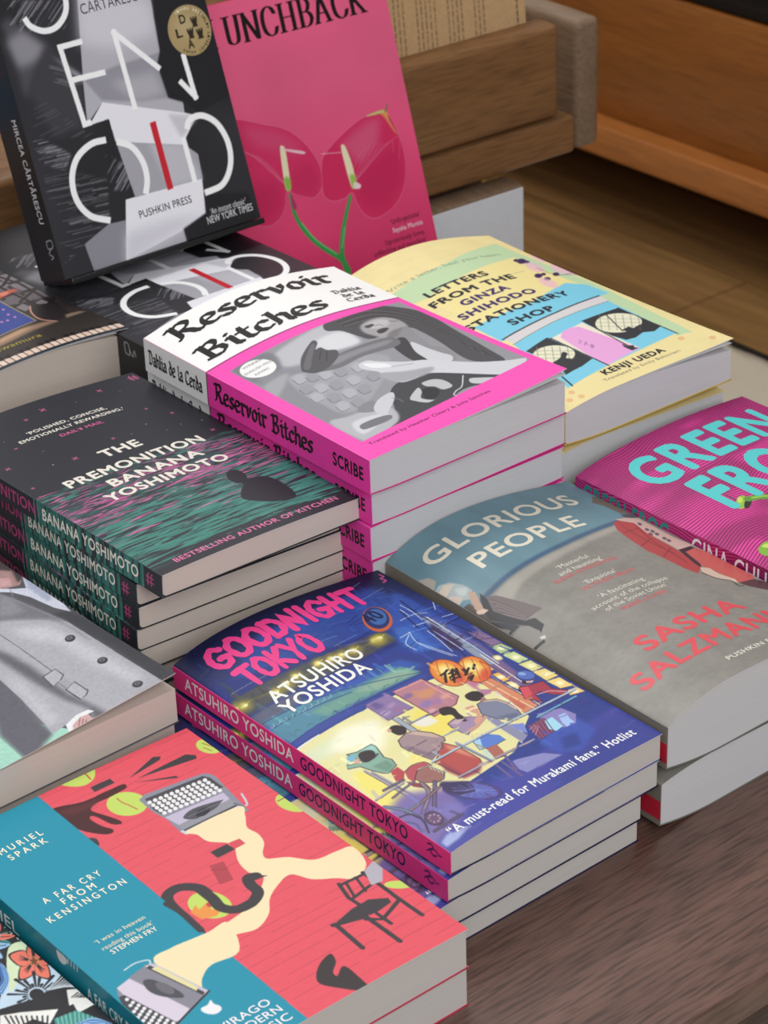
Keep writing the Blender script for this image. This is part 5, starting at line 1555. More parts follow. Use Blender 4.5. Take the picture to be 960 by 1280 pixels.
['X', 'lines', [7], '3a3028'],
['X', 'bars', 14, 20, 6, 34, '2c241c'],
  ],
  'spine': [
['F','b99668'],
  ],
 },
 'bands': {
  'cover': [
['F','c9a67a'],
['P','e88a3c',[840,-10,920,-10,920,2000,840,2000],0,0],
['P','f0c860',[800,-10,840,-10,840,2000,800,2000],0,0],
['P','49a6e0',[920,-10,1310,-10,1310,2000,920,2000],0,0],
  ],
  'spine': [
['F','b99668'],
  ],
 },
 'concrete': {
 },
}
def _scaled(ops, fx, fy):
    out = []
    for op in ops:
        op = list(op)
        for k in ({'P': 2, 'L': 3, 'E': 2}.get(op[0]),):
            if k: op[k] = [v * (fx if i % 2 == 0 else fy) for i, v in enumerate(op[k])]
        if op[0] == 'T': op[3] *= fx; op[4] *= fy; op[5] *= fx; op[6] *= fy
        out.append(op)
    return out
ART['concrete'] = {k: _scaled(v, *f) for (k, v), f in zip(ART['concrete_up'].items(), ((139 / 141, DES['concrete']['H'] / 216), (DES['concrete']['H'] / 216, 1)))}
# ---- helpers ------------------------------------------------------------
def lin(c):
    c = np.asarray(c, float)
    return np.where(c <= .04045, c / 12.92, ((c + .055) / 1.055) ** 2.4)
def hexc(h):
    v = [int(h[i:i + 2], 16) / 255 for i in range(0, len(h), 2)]
    return np.array(v[:3]), (v[3] if len(v) > 3 else 1.)
def tag(o, label=None, cat=None, group=None, kind=None):
    if label: o['label'] = label
    if cat: o['category'] = cat
    if group: o['group'] = group
    if kind: o['kind'] = kind
    return o
def empty(name, M=None, loc=(0, 0, 0)):
    o = bpy.data.objects.new(name, None); COL.objects.link(o); o.empty_display_size = .02
    if M is not None: o.matrix_world = M
    else: o.location = loc
    return o
def link(name, me, parent=None):
    o = bpy.data.objects.new(name, me); COL.objects.link(o)
    if parent: o.parent = parent
    return o
def node_mat(name):
    m = bpy.data.materials.new(name); m.use_nodes = True
    return m, m.node_tree.nodes, m.node_tree.links, m.node_tree.nodes['Principled BSDF']
_pc = {}
def print_mat(rough=.45, spec=.26):
    """printed paper: ink colour from the mesh, slight mottling in the gloss"""
    k = (rough, spec)
    if k in _pc: return _pc[k]
    m, N, L, b = node_mat('printed_card')
    a = N.new('ShaderNodeAttribute'); a.attribute_name = 'ink'
    L.new(a.outputs['Color'], b.inputs['Base Color'])
    n = N.new('ShaderNodeTexNoise'); n.inputs['Scale'].default_value = 220; n.inputs['Detail'].default_value = 3
    r = N.new('ShaderNodeMapRange'); r.inputs[3].default_value = rough - .05; r.inputs[4].default_value = rough + .06
    L.new(n.outputs['Fac'], r.inputs[0]); L.new(r.outputs[0], b.inputs['Roughness'])
    b.inputs['Specular IOR Level'].default_value = spec
    _pc[k] = m
    return m
def page_mat(name, col):
    """edges of stacked sheets: fine lines that follow the sheets"""
    m, N, L, b = node_mat(name)
    uv = N.new('ShaderNodeUVMap'); uv.uv_map = 'sheets'
    mp = N.new('ShaderNodeMapping'); mp.inputs['Scale'].default_value = (6, 2600, 1)
    n = N.new('ShaderNodeTexNoise'); n.inputs['Scale'].default_value = 1; n.inputs['Detail'].default_value = 4; n.inputs['Roughness'].default_value = .7
    n2 = N.new('ShaderNodeTexNoise'); n2.inputs['Scale'].default_value = 1
    mp2 = N.new('ShaderNodeMapping'); mp2.inputs['Scale'].default_value = (14, 420, 1)
    mx = N.new('ShaderNodeMixRGB'); c = lin(hexc(col)[0])
    mx.inputs[1].default_value = (*(c * .86), 1); mx.inputs[2].default_value = (*np.minimum(c * 1.08, .9), 1)
    ad = N.new('ShaderNodeMath'); ad.operation = 'MULTIPLY_ADD'; ad.inputs[1].default_value = .55
    L.new(uv.outputs[0], mp.inputs[0]); L.new(mp.outputs[0], n.inputs['Vector'])
    L.new(uv.outputs[0], mp2.inputs[0]); L.new(mp2.outputs[0], n2.inputs['Vector'])
    m3 = N.new('ShaderNodeMath'); m3.operation = 'MULTIPLY'; m3.inputs[1].default_value = .45
    L.new(n2.outputs['Fac'], m3.inputs[0]); L.new(n.outputs['Fac'], ad.inputs[0]); L.new(m3.outputs[0], ad.inputs[2])
    L.new(ad.outputs[0], mx.inputs[0]); L.new(mx.outputs[0], b.inputs['Base Color'])
    bp = N.new('ShaderNodeBump'); bp.inputs['Strength'].default_value = .18; bp.inputs['Distance'].default_value = .0003
    L.new(n.outputs['Fac'], bp.inputs['Height']); L.new(bp.outputs[0], b.inputs['Normal'])
    b.inputs['Roughness'].default_value = .85; b.inputs['Specular IOR Level'].default_value = .2
    return m
def plain_mat(name, col, rough=.5, spec=.4, bump=0., scale=300, metal=0):
    m, N, L, b = node_mat(name)
    n = N.new('ShaderNodeTexNoise'); n.inputs['Scale'].default_value = scale; n.inputs['Detail'].default_value = 4
    tc = N.new('ShaderNodeTexCoord'); L.new(tc.outputs['Object'], n.inputs['Vector'])
    mx = N.new('ShaderNodeMixRGB'); c = lin(hexc(col)[0]); mx.inputs[1].default_value = (*(c * .93), 1); mx.inputs[2].default_value = (*np.minimum(c * 1.06, 1), 1)
    L.new(n.outputs['Fac'], mx.inputs[0]); L.new(mx.outputs[0], b.inputs['Base Color'])
    b.inputs['Roughness'].default_value = rough; b.inputs['Specular IOR Level'].default_value = spec; b.inputs['Metallic'].default_value = metal
    if bump:
        bp = N.new('ShaderNodeBump'); bp.inputs['Strength'].default_value = bump; bp.inputs['Distance'].default_value = .001
        L.new(n.outputs['Fac'], bp.inputs['Height']); L.new(bp.outputs[0], b.inputs['Normal'])
    return m
def wood_mat(name, c1, c2, axis='X', scale=1., rough=.45, spec=.4, pores=.5, c3=None, contrast=1.):
    """wood: long grain along one axis, fine pores, broad tone bands"""
    m, N, L, b = node_mat(name)
    tc = N.new('ShaderNodeTexCoord'); mp = N.new('ShaderNodeMapping')
    s = {'X': (3, 26, 26), 'Y': (26, 3, 26), 'Z': (26, 26, 3)}[axis]; mp.inputs['Scale'].default_value = [v * scale for v in s]
    L.new(tc.outputs['Object'], mp.inputs[0])
    n = N.new('ShaderNodeTexNoise'); n.inputs['Scale'].default_value = 1; n.inputs['Detail'].default_value = 6; n.inputs['Roughness'].default_value = .62; n.inputs['Distortion'].default_value = .6
    L.new(mp.outputs[0], n.inputs['Vector'])
    r = N.new('ShaderNodeValToRGB'); a, bb = lin(hexc(c1)[0]), lin(hexc(c2)[0])
    r.color_ramp.elements[0].position = .5 - .18 / contrast; r.color_ramp.elements[0].color = (*a, 1)
    r.color_ramp.elements[1].position = .5 + .2 / contrast; r.color_ramp.elements[1].color = (*bb, 1)
    L.new(n.outputs['Fac'], r.inputs[0])
    mp2 = N.new('ShaderNodeMapping'); s2 = {'X': (34, 420, 420), 'Y': (420, 34, 420), 'Z': (420, 420, 34)}[axis]; mp2.inputs['Scale'].default_value = [v * scale for v in s2]
    L.new(tc.outputs['Object'], mp2.inputs[0])
    n2 = N.new('ShaderNodeTexNoise'); n2.inputs['Scale'].default_value = 1; n2.inputs['Detail'].default_value = 3; L.new(mp2.outputs[0], n2.inputs['Vector'])
    r2 = N.new('ShaderNodeMapRange'); r2.inputs[1].default_value = .34; r2.inputs[2].default_value = .56; r2.inputs[3].default_value = 1 - pores; r2.inputs[4].default_value = 1.06
    L.new(n2.outputs['Fac'], r2.inputs[0])
    mu = N.new('ShaderNodeMixRGB'); mu.blend_type = 'MULTIPLY'; mu.inputs[0].default_value = 1
    L.new(r.outputs[0], mu.inputs[1]); L.new(r2.outputs[0], mu.inputs[2]); L.new(mu.outputs[0], b.inputs['Base Color'])
    bp = N.new('ShaderNodeBump'); bp.inputs['Strength'].default_value = .12; bp.inputs['Distance'].default_value = .0005
    L.new(n2.outputs['Fac'], bp.inputs['Height']); L.new(bp.outputs[0], b.inputs['Normal'])
    b.inputs['Roughness'].default_value = rough; b.inputs['Specular IOR Level'].default_value = spec
    return m
def build_mesh(name, verts, faces, mats, ink=None, smooth=None, midx=None, uv=None):
    """faces: list of int arrays (n,k)"""
    me = bpy.data.meshes.new(name)
    verts = np.asarray(verts, np.float32)
    me.vertices.add(len(verts)); me.vertices.foreach_set('co', verts.ravel())
    idx = np.concatenate([f.ravel() for f in faces]).astype(np.int32)
    sz = np.concatenate([np.full(len(f), f.shape[1]) for f in faces]).astype(np.int32)
    st = np.concatenate([[0], np.cumsum(sz)[:-1]]).astype(np.int32)
    me.loops.add(len(idx)); me.loops.foreach_set('vertex_index', idx)
    me.polygons.add(len(sz)); me.polygons.foreach_set('loop_start', st)
    if smooth is not None: me.polygons.foreach_set('use_smooth', np.concatenate([np.full(len(f), s) for f, s in zip(faces, smooth)]))
    if midx is not None: me.polygons.foreach_set('material_index', np.concatenate([np.full(len(f), s) for f, s in zip(faces, midx)]).astype(np.int32))
    for m in (mats if isinstance(mats, list) else [mats]): me.materials.append(m)
    if ink is not None:
        at = me.color_attributes.new('ink', 'FLOAT_COLOR', 'POINT')
        at.data.foreach_set('color', np.concatenate([lin(ink), np.ones((len(ink), 1))], 1).astype(np.float32).ravel())
    if uv is not None:
        l = me.uv_layers.new(name='sheets'); l.data.foreach_set('uv', np.asarray(uv, np.float32)[idx].ravel())
    me.update(calc_edges=True); me.validate()
    return me
def grid_faces(nv, nu, off=0, flip=False):
    i = np.arange(nv - 1)[:, None] * nu + np.arange(nu - 1)[None, :] + off
    f = np.stack([i, i + 1, i + nu + 1, i + nu], -1).reshape(-1, 4)
    return f[:, ::-1] if flip else f
def bm_mesh(name, bm, mat, smooth=False):
    me = bpy.data.meshes.new(name); bmesh.ops.recalc_face_normals(bm, faces=bm.faces); bm.to_mesh(me); bm.free(); me.materials.append(mat)
    if smooth: me.polygons.foreach_set('use_smooth', [True] * len(me.polygons))
    return me
def box(name, x0, x1, y0, y1, z0, z1, mat, parent=None, bev=.0, seg=3):
    """axis-aligned board with rounded edges, mm"""
    bm = bmesh.new(); bmesh.ops.create_cube(bm, size=1)
    for v in bm.verts: v.co = Vector(((x0 + x1) / 2 + v.co.x * (x1 - x0), (y0 + y1) / 2 + v.co.y * (y1 - y0), (z0 + z1) / 2 + v.co.z * (z1 - z0))) * MM
    if bev: bmesh.ops.bevel(bm, geom=bm.edges[:], offset=bev * MM, segments=seg, affect='EDGES', profile=.5)
    me = bm_mesh(name, bm, mat)
    o = link(name, me, parent)
    if bev:
        for p in me.polygons: p.use_smooth = True
        try: me.set_sharp_from_angle(angle=math.radians(50))
        except Exception: pass
    return o
# ---- lettering ----------------------------------------------------------
_tc = {}
def font_polys(text, weight, shear, res=4, track=0.):
    k = (text, weight, shear, track)
    if k in _tc: return _tc[k]
    cu = bpy.data.curves.new('t', 'FONT'); cu.body = text; cu.offset = min(weight, 0); cu.shear = shear; cu.resolution_u = res; cu.size = 1; cu.fill_mode = 'FRONT'; cu.space_character = 1.03 + track + 2.6 * max(weight, 0)
    o = bpy.data.objects.new('t', cu); COL.objects.link(o)
    dg = bpy.context.evaluated_depsgraph_get(); dg.update()
    me = o.evaluated_get(dg).to_mesh()
    v = np.empty(len(me.vertices) * 3); me.vertices.foreach_get('co', v); v = v.reshape(-1, 3)[:, :2]
    f = [tuple(p.vertices) for p in me.polygons]
    o.evaluated_get(dg).to_mesh_clear()
    bpy.data.objects.remove(o); bpy.data.curves.remove(cu)
    _tc[k] = (v, f)
    return v, f
def catmull(pts, n=6, closed=False):
    p = np.asarray(pts, float)
    if len(p) < 3: return p
    if closed: q = np.concatenate([p[-1:], p, p[:2]])
    else: q = np.concatenate([2 * p[:1] - p[1:2], p, 2 * p[-1:] - p[-2:-1]])
    out = []
    t = np.linspace(0, 1, n, endpoint=False)[:, None]
    for i in range(1, len(q) - 2):
        a, b, c, d = q[i - 1], q[i], q[i + 1], q[i + 2]
        out.append(.5 * (2 * b + (c - a) * t + (2 * a - 5 * b + 4 * c - d) * t ** 2 + (3 * b - a - 3 * c + d) * t ** 3))
    if not closed: out.append(p[-1:])
    return np.concatenate(out)
# pen-written alphabets: letter -> (advance, strokes); a stroke starting with 's' is drawn straight
GLY = {
 'black': dict(pen='nib', w=.235, ang=40, hair=.11, g={
  'R': (.82, ['s 0 .88 .16 1 .2 .92 .2 .12 .06 0', '.2 .86 .45 1.02 .64 .84 .52 .62 .22 .5', 's .34 .52 .52 .26 .58 .08 .72 -.02 .84 .1']),
  'e': (.55, ['.1 .3 .46 .44 .4 .62 .22 .64 .09 .45 .1 .16 .28 .01 .5 .12']),
  's': (.5, ['s .44 .58 .28 .66 .1 .52 .16 .42 .38 .26 .4 .12 .22 0 .04 .1']),
  'r': (.48, ['s .02 .56 .12 .66 .16 .58 .16 .1 .27 -.01', 's .16 .48 .32 .66 .46 .56']),
  'v': (.54, ['s .02 .56 .12 .66 .18 .5 .24 .04 .46 .42 .4 .64 .5 .66']),
  'o': (.56, ['s .1 .46 .27 .66 .46 .5 .46 .18 .28 0 .1 .16 .1 .46']),
  'i': (.34, ['s .03 .55 .13 .66 .17 .58 .17 .1 .29 -.01', 's .12 .84 .2 .92']),
  'B': (.76, ['s 0 .88 .16 1 .2 .92 .2 .05', '.2 .88 .48 1.02 .58 .82 .46 .62 .22 .54', 's .3 .56 .58 .46 .64 .2 .44 0 .06 .06']),
  't': (.42, ['s .18 .9 .18 .12 .3 0 .4 .08', 's 0 .6 .36 .66']),
  'c': (.5, ['s .46 .52 .3 .66 .1 .48 .1 .16 .28 0 .48 .14']),
  'h': (.6, ['s .06 .96 .16 1 .16 .06 .08 0', 's .16 .5 .34 .66 .48 .52 .46 .12 .56 0']),
  'D': (.72, ['s .16 .96 .18 .06', 's -.02 .9 .1 1 .44 .95 .6 .66 .56 .25 .36 .02 .04 .06']),
  'a': (.55, ['s .1 .56 .27 .66 .42 .54 .42 .1 .52 0', '.42 .38 .16 .34 .08 .16 .2 .01 .42 .14']),
  'l': (.32, ['s .04 .92 .14 1 .14 .1 .26 0']),
  'd': (.56, ['s .18 1 .44 .62 .46 .16 .28 0 .1 .16 .1 .46 .27 .62 .44 .5']),
  'C': (.7, ['s .62 .84 .4 1 .12 .8 .1 .25 .34 0 .64 .14'])}),
 'brush': dict(pen='round', w=.235, g={
  'G': (.8, ['.66 .8 .42 .96 .16 .74 .1 .36 .3 .05 .58 .12 .66 .4', 's .42 .44 .7 .42']),
  'O': (.78, ['.36 .96 .1 .66 .16 .16 .42 .04 .66 .3 .6 .8 .36 .96 .3 .94']),
  'D': (.78, ['s .14 .95 .14 .06', '.08 .92 .46 .88 .66 .55 .5 .16 .14 .06']),
  'N': (.78, ['s .1 .03 .14 .95 .56 .08 .6 1']),
  'I': (.32, ['s .14 .97 .16 .05']),
  'H': (.74, ['s .12 .97 .12 .03', 's .56 .97 .56 .03', 's .1 .48 .6 .52']),
  'T': (.76, ['s .04 .9 .7 .94', 's .36 .92 .36 .02']),
  'K': (.76, ['s .14 .97 .14 .03', 's .6 .95 .18 .46 .64 .06']),
  'Y': (.74, ['s .06 .96 .34 .5', 's .64 .98 .34 .5 .26 .03'])}),
 'serif': dict(pen='nib', w=.19, ang=0, hair=.045, g={
  'U': (.86, ['s .2 .97 .2 .3', '.2 .34 .24 .1 .44 .03 .62 .1 .68 .34', 's .7 .97 .68 .3', 's .02 .985 .38 .985', 's .58 .985 .84 .985']),
  'N': (.92, ['s .18 .97 .18 .02', 's .16 .97 .72 .03', 's .76 .97 .74 .02', 's .02 .985 .26 .985', 's .62 .985 .9 .985', 's .04 .015 .32 .015']),
  'C': (.84, ['.74 .72 .62 .94 .4 1 .2 .84 .13 .5 .2 .16 .42 0 .64 .06 .76 .28']),
  'H': (.94, ['s .2 .97 .2 .03', 's .74 .97 .74 .03', 's .2 .5 .74 .5', 's .04 .985 .36 .985', 's .58 .985 .9 .985', 's .04 .015 .36 .015', 's .58 .015 .9 .015']),
  'B': (.8, ['s .2 .97 .2 .03', '.2 .98 .5 .97 .62 .78 .5 .54 .2 .52', '.2 .52 .54 .5 .68 .27 .52 .03 .2 .02', 's .04 .985 .3 .985', 's .04 .015 .3 .015']),
  'A': (.88, ['s .4 1 .72 .03', 's .4 .98 .12 .02', 's .2 .34 .6 .34', 's .0 .015 .26 .015', 's .54 .015 .86 .015']),
  'K': (.9, ['s .2 .97 .2 .03', 's .68 .97 .24 .42', 's .34 .54 .74 .03', 's .04 .985 .36 .985', 's .56 .985 .84 .985', 's .04 .015 .36 .015', 's .58 .015 .9 .015'])}),
}
def ribbon(p, w, V, F, cap=True):
    """round-pen stroke along p as one polygon strip plus round ends"""
    p = np.asarray(p, float); d = np.gradient(p, axis=0); d /= np.linalg.norm(d, axis=1)[:, None] + 1e-9
    n = np.stack([-d[:, 1], d[:, 0]], 1); ww = (w if np.ndim(w) else np.full(len(p), w))[:, None] / 2
    b = len(V); V += list(p + n * ww) + list(p - n * ww); k = len(p)
    F += [(b + i, b + k + i, b + k + i + 1, b + i + 1) for i in range(k - 1)]
    if cap:
        for q, r in ((p[0], ww[0, 0]), (p[-1], ww[-1, 0])):
            b = len(V); V += [q + r * np.array([math.cos(a), math.sin(a)]) for a in np.linspace(0, 2 * math.pi, 11)[:-1]]; F.append(tuple(range(b, b + 10)))
def nib(p, w, ang, V, F):
    h = np.array([math.cos(ang), math.sin(ang)]) * w / 2
    for a, c in zip(p[:-1], p[1:]):
        b = len(V); q = [a - h, a + h, c + h, c - h]
        cr = (q[1] - q[0])[0] * (q[2] - q[0])[1] - (q[1] - q[0])[1] * (q[2] - q[0])[0]
        V += q if cr > 0 else q[::-1]; F.append((b, b + 1, b + 2, b + 3))
def pen_polys(text, font):
    f = GLY[font]; x = 0; V, F = [], []
    rng = random.Random(7)
    for ch in text:
        if ch == ' ': x += .42; continue
        adv, st = f['g'].get(ch, (.5, []))
        for s in st:
            straight = s[0] == 's'; a = np.array([float(q) for q in s.replace('s ', '').split()]).reshape(-1, 2)
            p = (a if straight else catmull(a, 6)) + [x, 0]
            if f['pen'] == 'round':
                if straight: p = np.concatenate([np.linspace(u, v, 4)[:-1] for u, v in zip(p[:-1], p[1:])] + [p[-1:]])
                ribbon(p, f['w'] * (1 + .22 * np.array([math.sin(i * 1.3 + rng.random() * 2) for i in range(len(p))]) * .6), V, F)
            else:
                nib(p, f['w'], math.radians(f['ang']), V, F); ribbon(p, f['hair'], V, F)
        x += adv
    return np.array(V), F
def text_op(op):
    """-> verts (n,2) in mm on the cover, faces"""
    _, text, col, u, v, w, h, ang, weight, shear, font = op
    if font[0] == 'g':
        V, F = font_polys(text, weight, shear, 4, .45 if font == 'gw' else 0.)
        if weight > .008:
            k = len(V); sh = [(0, 0)] + [(weight * math.cos(q), weight * math.sin(q)) for q in np.arange(8) * math.pi / 4]
            V = np.concatenate([V + d for d in sh]); F = [tuple(i + j * k for i in f) for j in range(9) for f in F]
        top = font_polys('H', weight, 0)[0][:, 1].max() + max(weight, 0)
    else:
        V, F = pen_polys(text, font); top = 1.
    if not len(V): return None
    x0, x1 = V[:, 0].min(), V[:, 0].max()
    sx = w / (x1 - x0); sy = h / top
    P = np.stack([(V[:, 0] - x0) * sx, V[:, 1] * sy], 1)
    c, s = math.cos(math.radians(ang)), math.sin(math.radians(ang))
    return np.stack([u + P[:, 0] * c - P[:, 1] * s, v + P[:, 0] * s + P[:, 1] * c], 1), F
# ---- printing: a grid of ink colours ------------------------------------
def blur1(a, r, axis):
    if r < 1: return a
    k = int(r); pad = [(0, 0)] * a.ndim; pad[axis] = (k + 1, k)
    c = np.cumsum(np.pad(a, pad, mode='edge'), axis)
    n = a.shape[axis]; hi = np.take(c, np.arange(2 * k + 1, 2 * k + 1 + n), axis); lo = np.take(c, np.arange(0, n), axis)
    return (hi - lo) / (2 * k + 1)
def blur(a, r):
    for _ in range(3):
        a = blur1(blur1(a, r, 0), r, 1)
    return a
class Canvas:
    def __init__(s, W, H, res, base='ffffff'):
        s.W, s.H, s.res = W, H, res
        s.nu, s.nv = max(2, int(round(W / res)) + 1), max(2, int(round(H / res)) + 1)
        s.U, s.V = np.meshgrid(np.linspace(0, W, s.nu), np.linspace(0, H, s.nv))
        s.c = np.empty((s.nv, s.nu, 3)); s.c[:] = hexc(base)[0]
        s.du, s.dv = W / (s.nu - 1), H / (s.nv - 1)
    def noise(s, lu, lv, seed, octs=3):
        """smooth value noise, cell size lu x lv mm, 0..1"""
        r = np.random.RandomState(seed); out = 0; amp = 1; tot = 0
        for o in range(octs):
            a, b = max(2, int(s.W / lu * 2 ** o) + 3), max(2, int(s.H / lv * 2 ** o) + 3)
            g = r.rand(b, a); x = s.U / s.W * (a - 2); y = s.V / s.H * (b - 2)
            i, j = x.astype(int), y.astype(int); fx, fy = x - i, y - j; fx = fx * fx * (3 - 2 * fx); fy = fy * fy * (3 - 2 * fy)
            out = out + amp * ((g[j, i] * (1 - fx) + g[j, np.minimum(i + 1, a - 1)] * fx) * (1 - fy) + (g[np.minimum(j + 1, b - 1), i] * (1 - fx) + g[np.minimum(j + 1, b - 1), np.minimum(i + 1, a - 1)] * fx) * fy)
            tot += amp; amp *= .5
        return out / tot
    def mask(s, pts, soft=0.):
        p = np.asarray(pts, float).reshape(-1, 2); m = np.zeros((s.nv, s.nu))
        lo, hi = p.min(0), p.max(0)
        i0, i1 = max(0, int(lo[0] / s.du) - 1), min(s.nu, int(hi[0] / s.du) + 3)
        j0, j1 = max(0, int(lo[1] / s.dv) - 1), min(s.nv, int(hi[1] / s.dv) + 3)
        if i1 <= i0 or j1 <= j0: return m
        n = 3
        su = ((np.arange((i1 - i0) * n) + .5) / n - .5 + i0) * s.du; sv = ((np.arange((j1 - j0) * n) + .5) / n - .5 + j0) * s.dv
        cr = np.zeros((len(sv), len(su)), np.int16)
        a, b = p, np.roll(p, -1, 0)
        for (x1, y1), (x2, y2) in zip(a, b):
            if y1 == y2: continue
            sgn = 1 if y2 > y1 else -1
            jj = np.where((sv >= min(y1, y2)) & (sv < max(y1, y2)))[0]
            if not len(jj): continue
            xs = x1 + (sv[jj] - y1) * (x2 - x1) / (y2 - y1)
            cr[jj] += (sgn * (su[None, :] >= xs[:, None])).astype(np.int16)
        m[j0:j1, i0:i1] = (cr != 0).reshape(j1 - j0, n, i1 - i0, n).mean((1, 3))
        if soft: m = blur(m, .55 * soft / s.res)
        return m
    def put(s, m, col):
        c, a = hexc(col) if isinstance(col, str) else (col, 1.)
        m = (m * a)[..., None]; s.c = s.c * (1 - m) + c * m
    def line_mask(s, pts, w, soft=0, cap=True):
        V, F = [], []
        ribbon(pts, w, V, F, cap=True)
        k = len(pts); V = np.array(V); poly = np.concatenate([V[:k], V[k:2 * k][::-1]])
        m = s.mask(poly)
        for i in (2 * k, 2 * k + 10) if cap else (): m = np.maximum(m, s.mask(V[i:i + 10]))
        return blur(m, soft / s.res) if soft else m
    def run(s, ops):
        text = []
        for op in ops:
            k = op[0]
            if k == 'F': s.c[:] = hexc(op[1])[0]
            elif k == 'P':
                p = np.array(op[2], float).reshape(-1, 2) / 10
                if op[4]: p = catmull(p, 5, True)
                s.put(s.mask(p, op[3]), op[1])
            elif k == 'L':
                p = np.array(op[3], float).reshape(-1, 2) / 10
                if op[4] in (1, 3): p = catmull(p, 6)
                if op[4] == 2:      # square-ended straight strokes
                    for a, b in zip(p[:-1], p[1:]):
                        d = (b - a) / np.linalg.norm(b - a) * op[2] / 2; n = np.array([-d[1], d[0]])
                        s.put(s.mask([a - d + n, b + d + n, b + d - n, a - d - n]), op[1])
                    continue
                w = np.array(op[2]) if not np.ndim(op[2]) else np.interp(np.linspace(0, 1, len(p)), np.linspace(0, 1, len(op[2])), op[2])
                s.put(s.line_mask(p, w if np.ndim(w) else float(w), op[5], op[4] != 3), op[1])
            elif k == 'E':
                o, a, b = np.array(op[2], float).reshape(3, 2) / 10; t = np.linspace(0, 2 * math.pi, 33)[:-1, None]
                s.put(s.mask(o + a * np.cos(t) + b * np.sin(t), op[3]), op[1])
            elif k == 'X': globals()['paint_' + op[1]](s, *op[2:])
            elif k == 'T': text.append(op)
        return text
def conform(ops, step_u, step_v=0, W=0):
    """lettering polygons cut so that they can follow a curved cover -> verts, faces, colours"""
    bm = bmesh.new(); lay = bm.faces.layers.int.new('c'); lz = bm.faces.layers.int.new('z'); cols = []
    for op in ops:
        r = text_op(op)
        if r is None: continue
        V, F = r; ci = len(cols); cols.append(hexc(op[2])[0])
        bv = [bm.verts.new((x, y, 0)) for x, y in V]
        nst = max(1, len(F) // 9)
        for fi, f in enumerate(F):      # overlapping strokes of one letter lie a hair above each other
            try: q = bm.faces.new([bv[i] for i in f]); q[lay] = ci; q[lz] = fi // nst if op[10][0] == 'g' else fi % 40
            except ValueError: pass
    if step_u:
        for x in np.arange(step_u, W, step_u):
            bmesh.ops.bisect_plane(bm, geom=bm.verts[:] + bm.edges[:] + bm.faces[:], plane_co=(x, 0, 0), plane_no=(1, 0, 0), dist=1e-5)
    bmesh.ops.recalc_face_normals(bm, faces=bm.faces[:])
    V, F, C = [], [], []
    for f in bm.faces:
        b = len(V); vs = [v.co for v in f.verts]
        if f.normal.z < 0: vs = vs[::-1]
        V += [(v.x, v.y, f[lz] * .004) for v in vs]; C += [cols[f[lay]]] * len(vs); F.append(tuple(range(b, b + len(vs))))
    bm.free()
    return np.array(V).reshape(-1, 3), F, np.array(C).reshape(-1, 3)
def by_size(F, off):
    d = {}
    for f in F: d.setdefault(len(f), []).append(f)
    return [np.array(v) + off for v in d.values()]
def cover_mesh(n, top, res, under='e8e6e2'):
    """printed front cover with thickness, following the bulge of the book"""
    d = DES[n]; cv = Canvas(d['W'], d['H'], res); text = cv.run(ART.get(n, {}).get('cover', [['F', '888888']]))
    W, H, th = d['W'], d['H'], .35
    S = lambda u, v: z_cov(d, np.clip(u / W, 0, 1), np.clip(v / H, 0, 1), top)
    Z = S(cv.U, cv.V); nv, nu = Z.shape
    V = [np.stack([cv.U, cv.V, Z], -1).reshape(-1, 3)]; C = [np.clip(cv.c, 0, 1).reshape(-1, 3)]; F = [grid_faces(nv, nu)]; sm = [True]
    # rim
    i = np.concatenate([np.arange(nu), nu - 1 + nu * np.arange(1, nv), nv * nu - 1 - np.arange(1, nu), nu * (nv - 1 - np.arange(1, nv - 1))])
    top_r = V[0][i]; off = nv * nu; m = len(i); wh = np.tile(hexc('d9d5cf')[0], (m, 1))
    V += [top_r, top_r - [0, 0, th]]; C += [wh, wh]; k = np.arange(m); k2 = np.roll(k, -1)
    F.append(np.stack([off + k, off + m + k, off + m + k2, off + k2], -1)); sm.append(False); off += 2 * m
    # inside of the cover
    au, av = np.linspace(0, W, 24), np.linspace(0, H, 12); AU, AV = np.meshgrid(au, av)
    V.append(np.stack([AU, AV, S(AU, AV) - th], -1).reshape(-1, 3)); C.append(np.tile(hexc(under)[0], (24 * 12, 1))); F.append(grid_faces(12, 24, off, True)); sm.append(True); off += 24 * 12
    if text:
        curved = top and max(d['at'], d['ah'], d['lc'], d['lh']) > 1.5
        tv, tf, tcol = conform(text, 4. if curved else (6. if d['dt'] > .5 else 0), 0, W)
        if len(tv):
            V.append(np.column_stack([tv[:, :2], S(tv[:, 0], tv[:, 1]) + .05 + tv[:, 2]])); C.append(tcol)
            for a in by_size(tf, off): F.append(a); sm.append(curved)
    return build_mesh('front_cover', np.concatenate(V) * MM, F, print_mat(*PRINT.get(n, (.45, .26))), np.concatenate(C), sm)
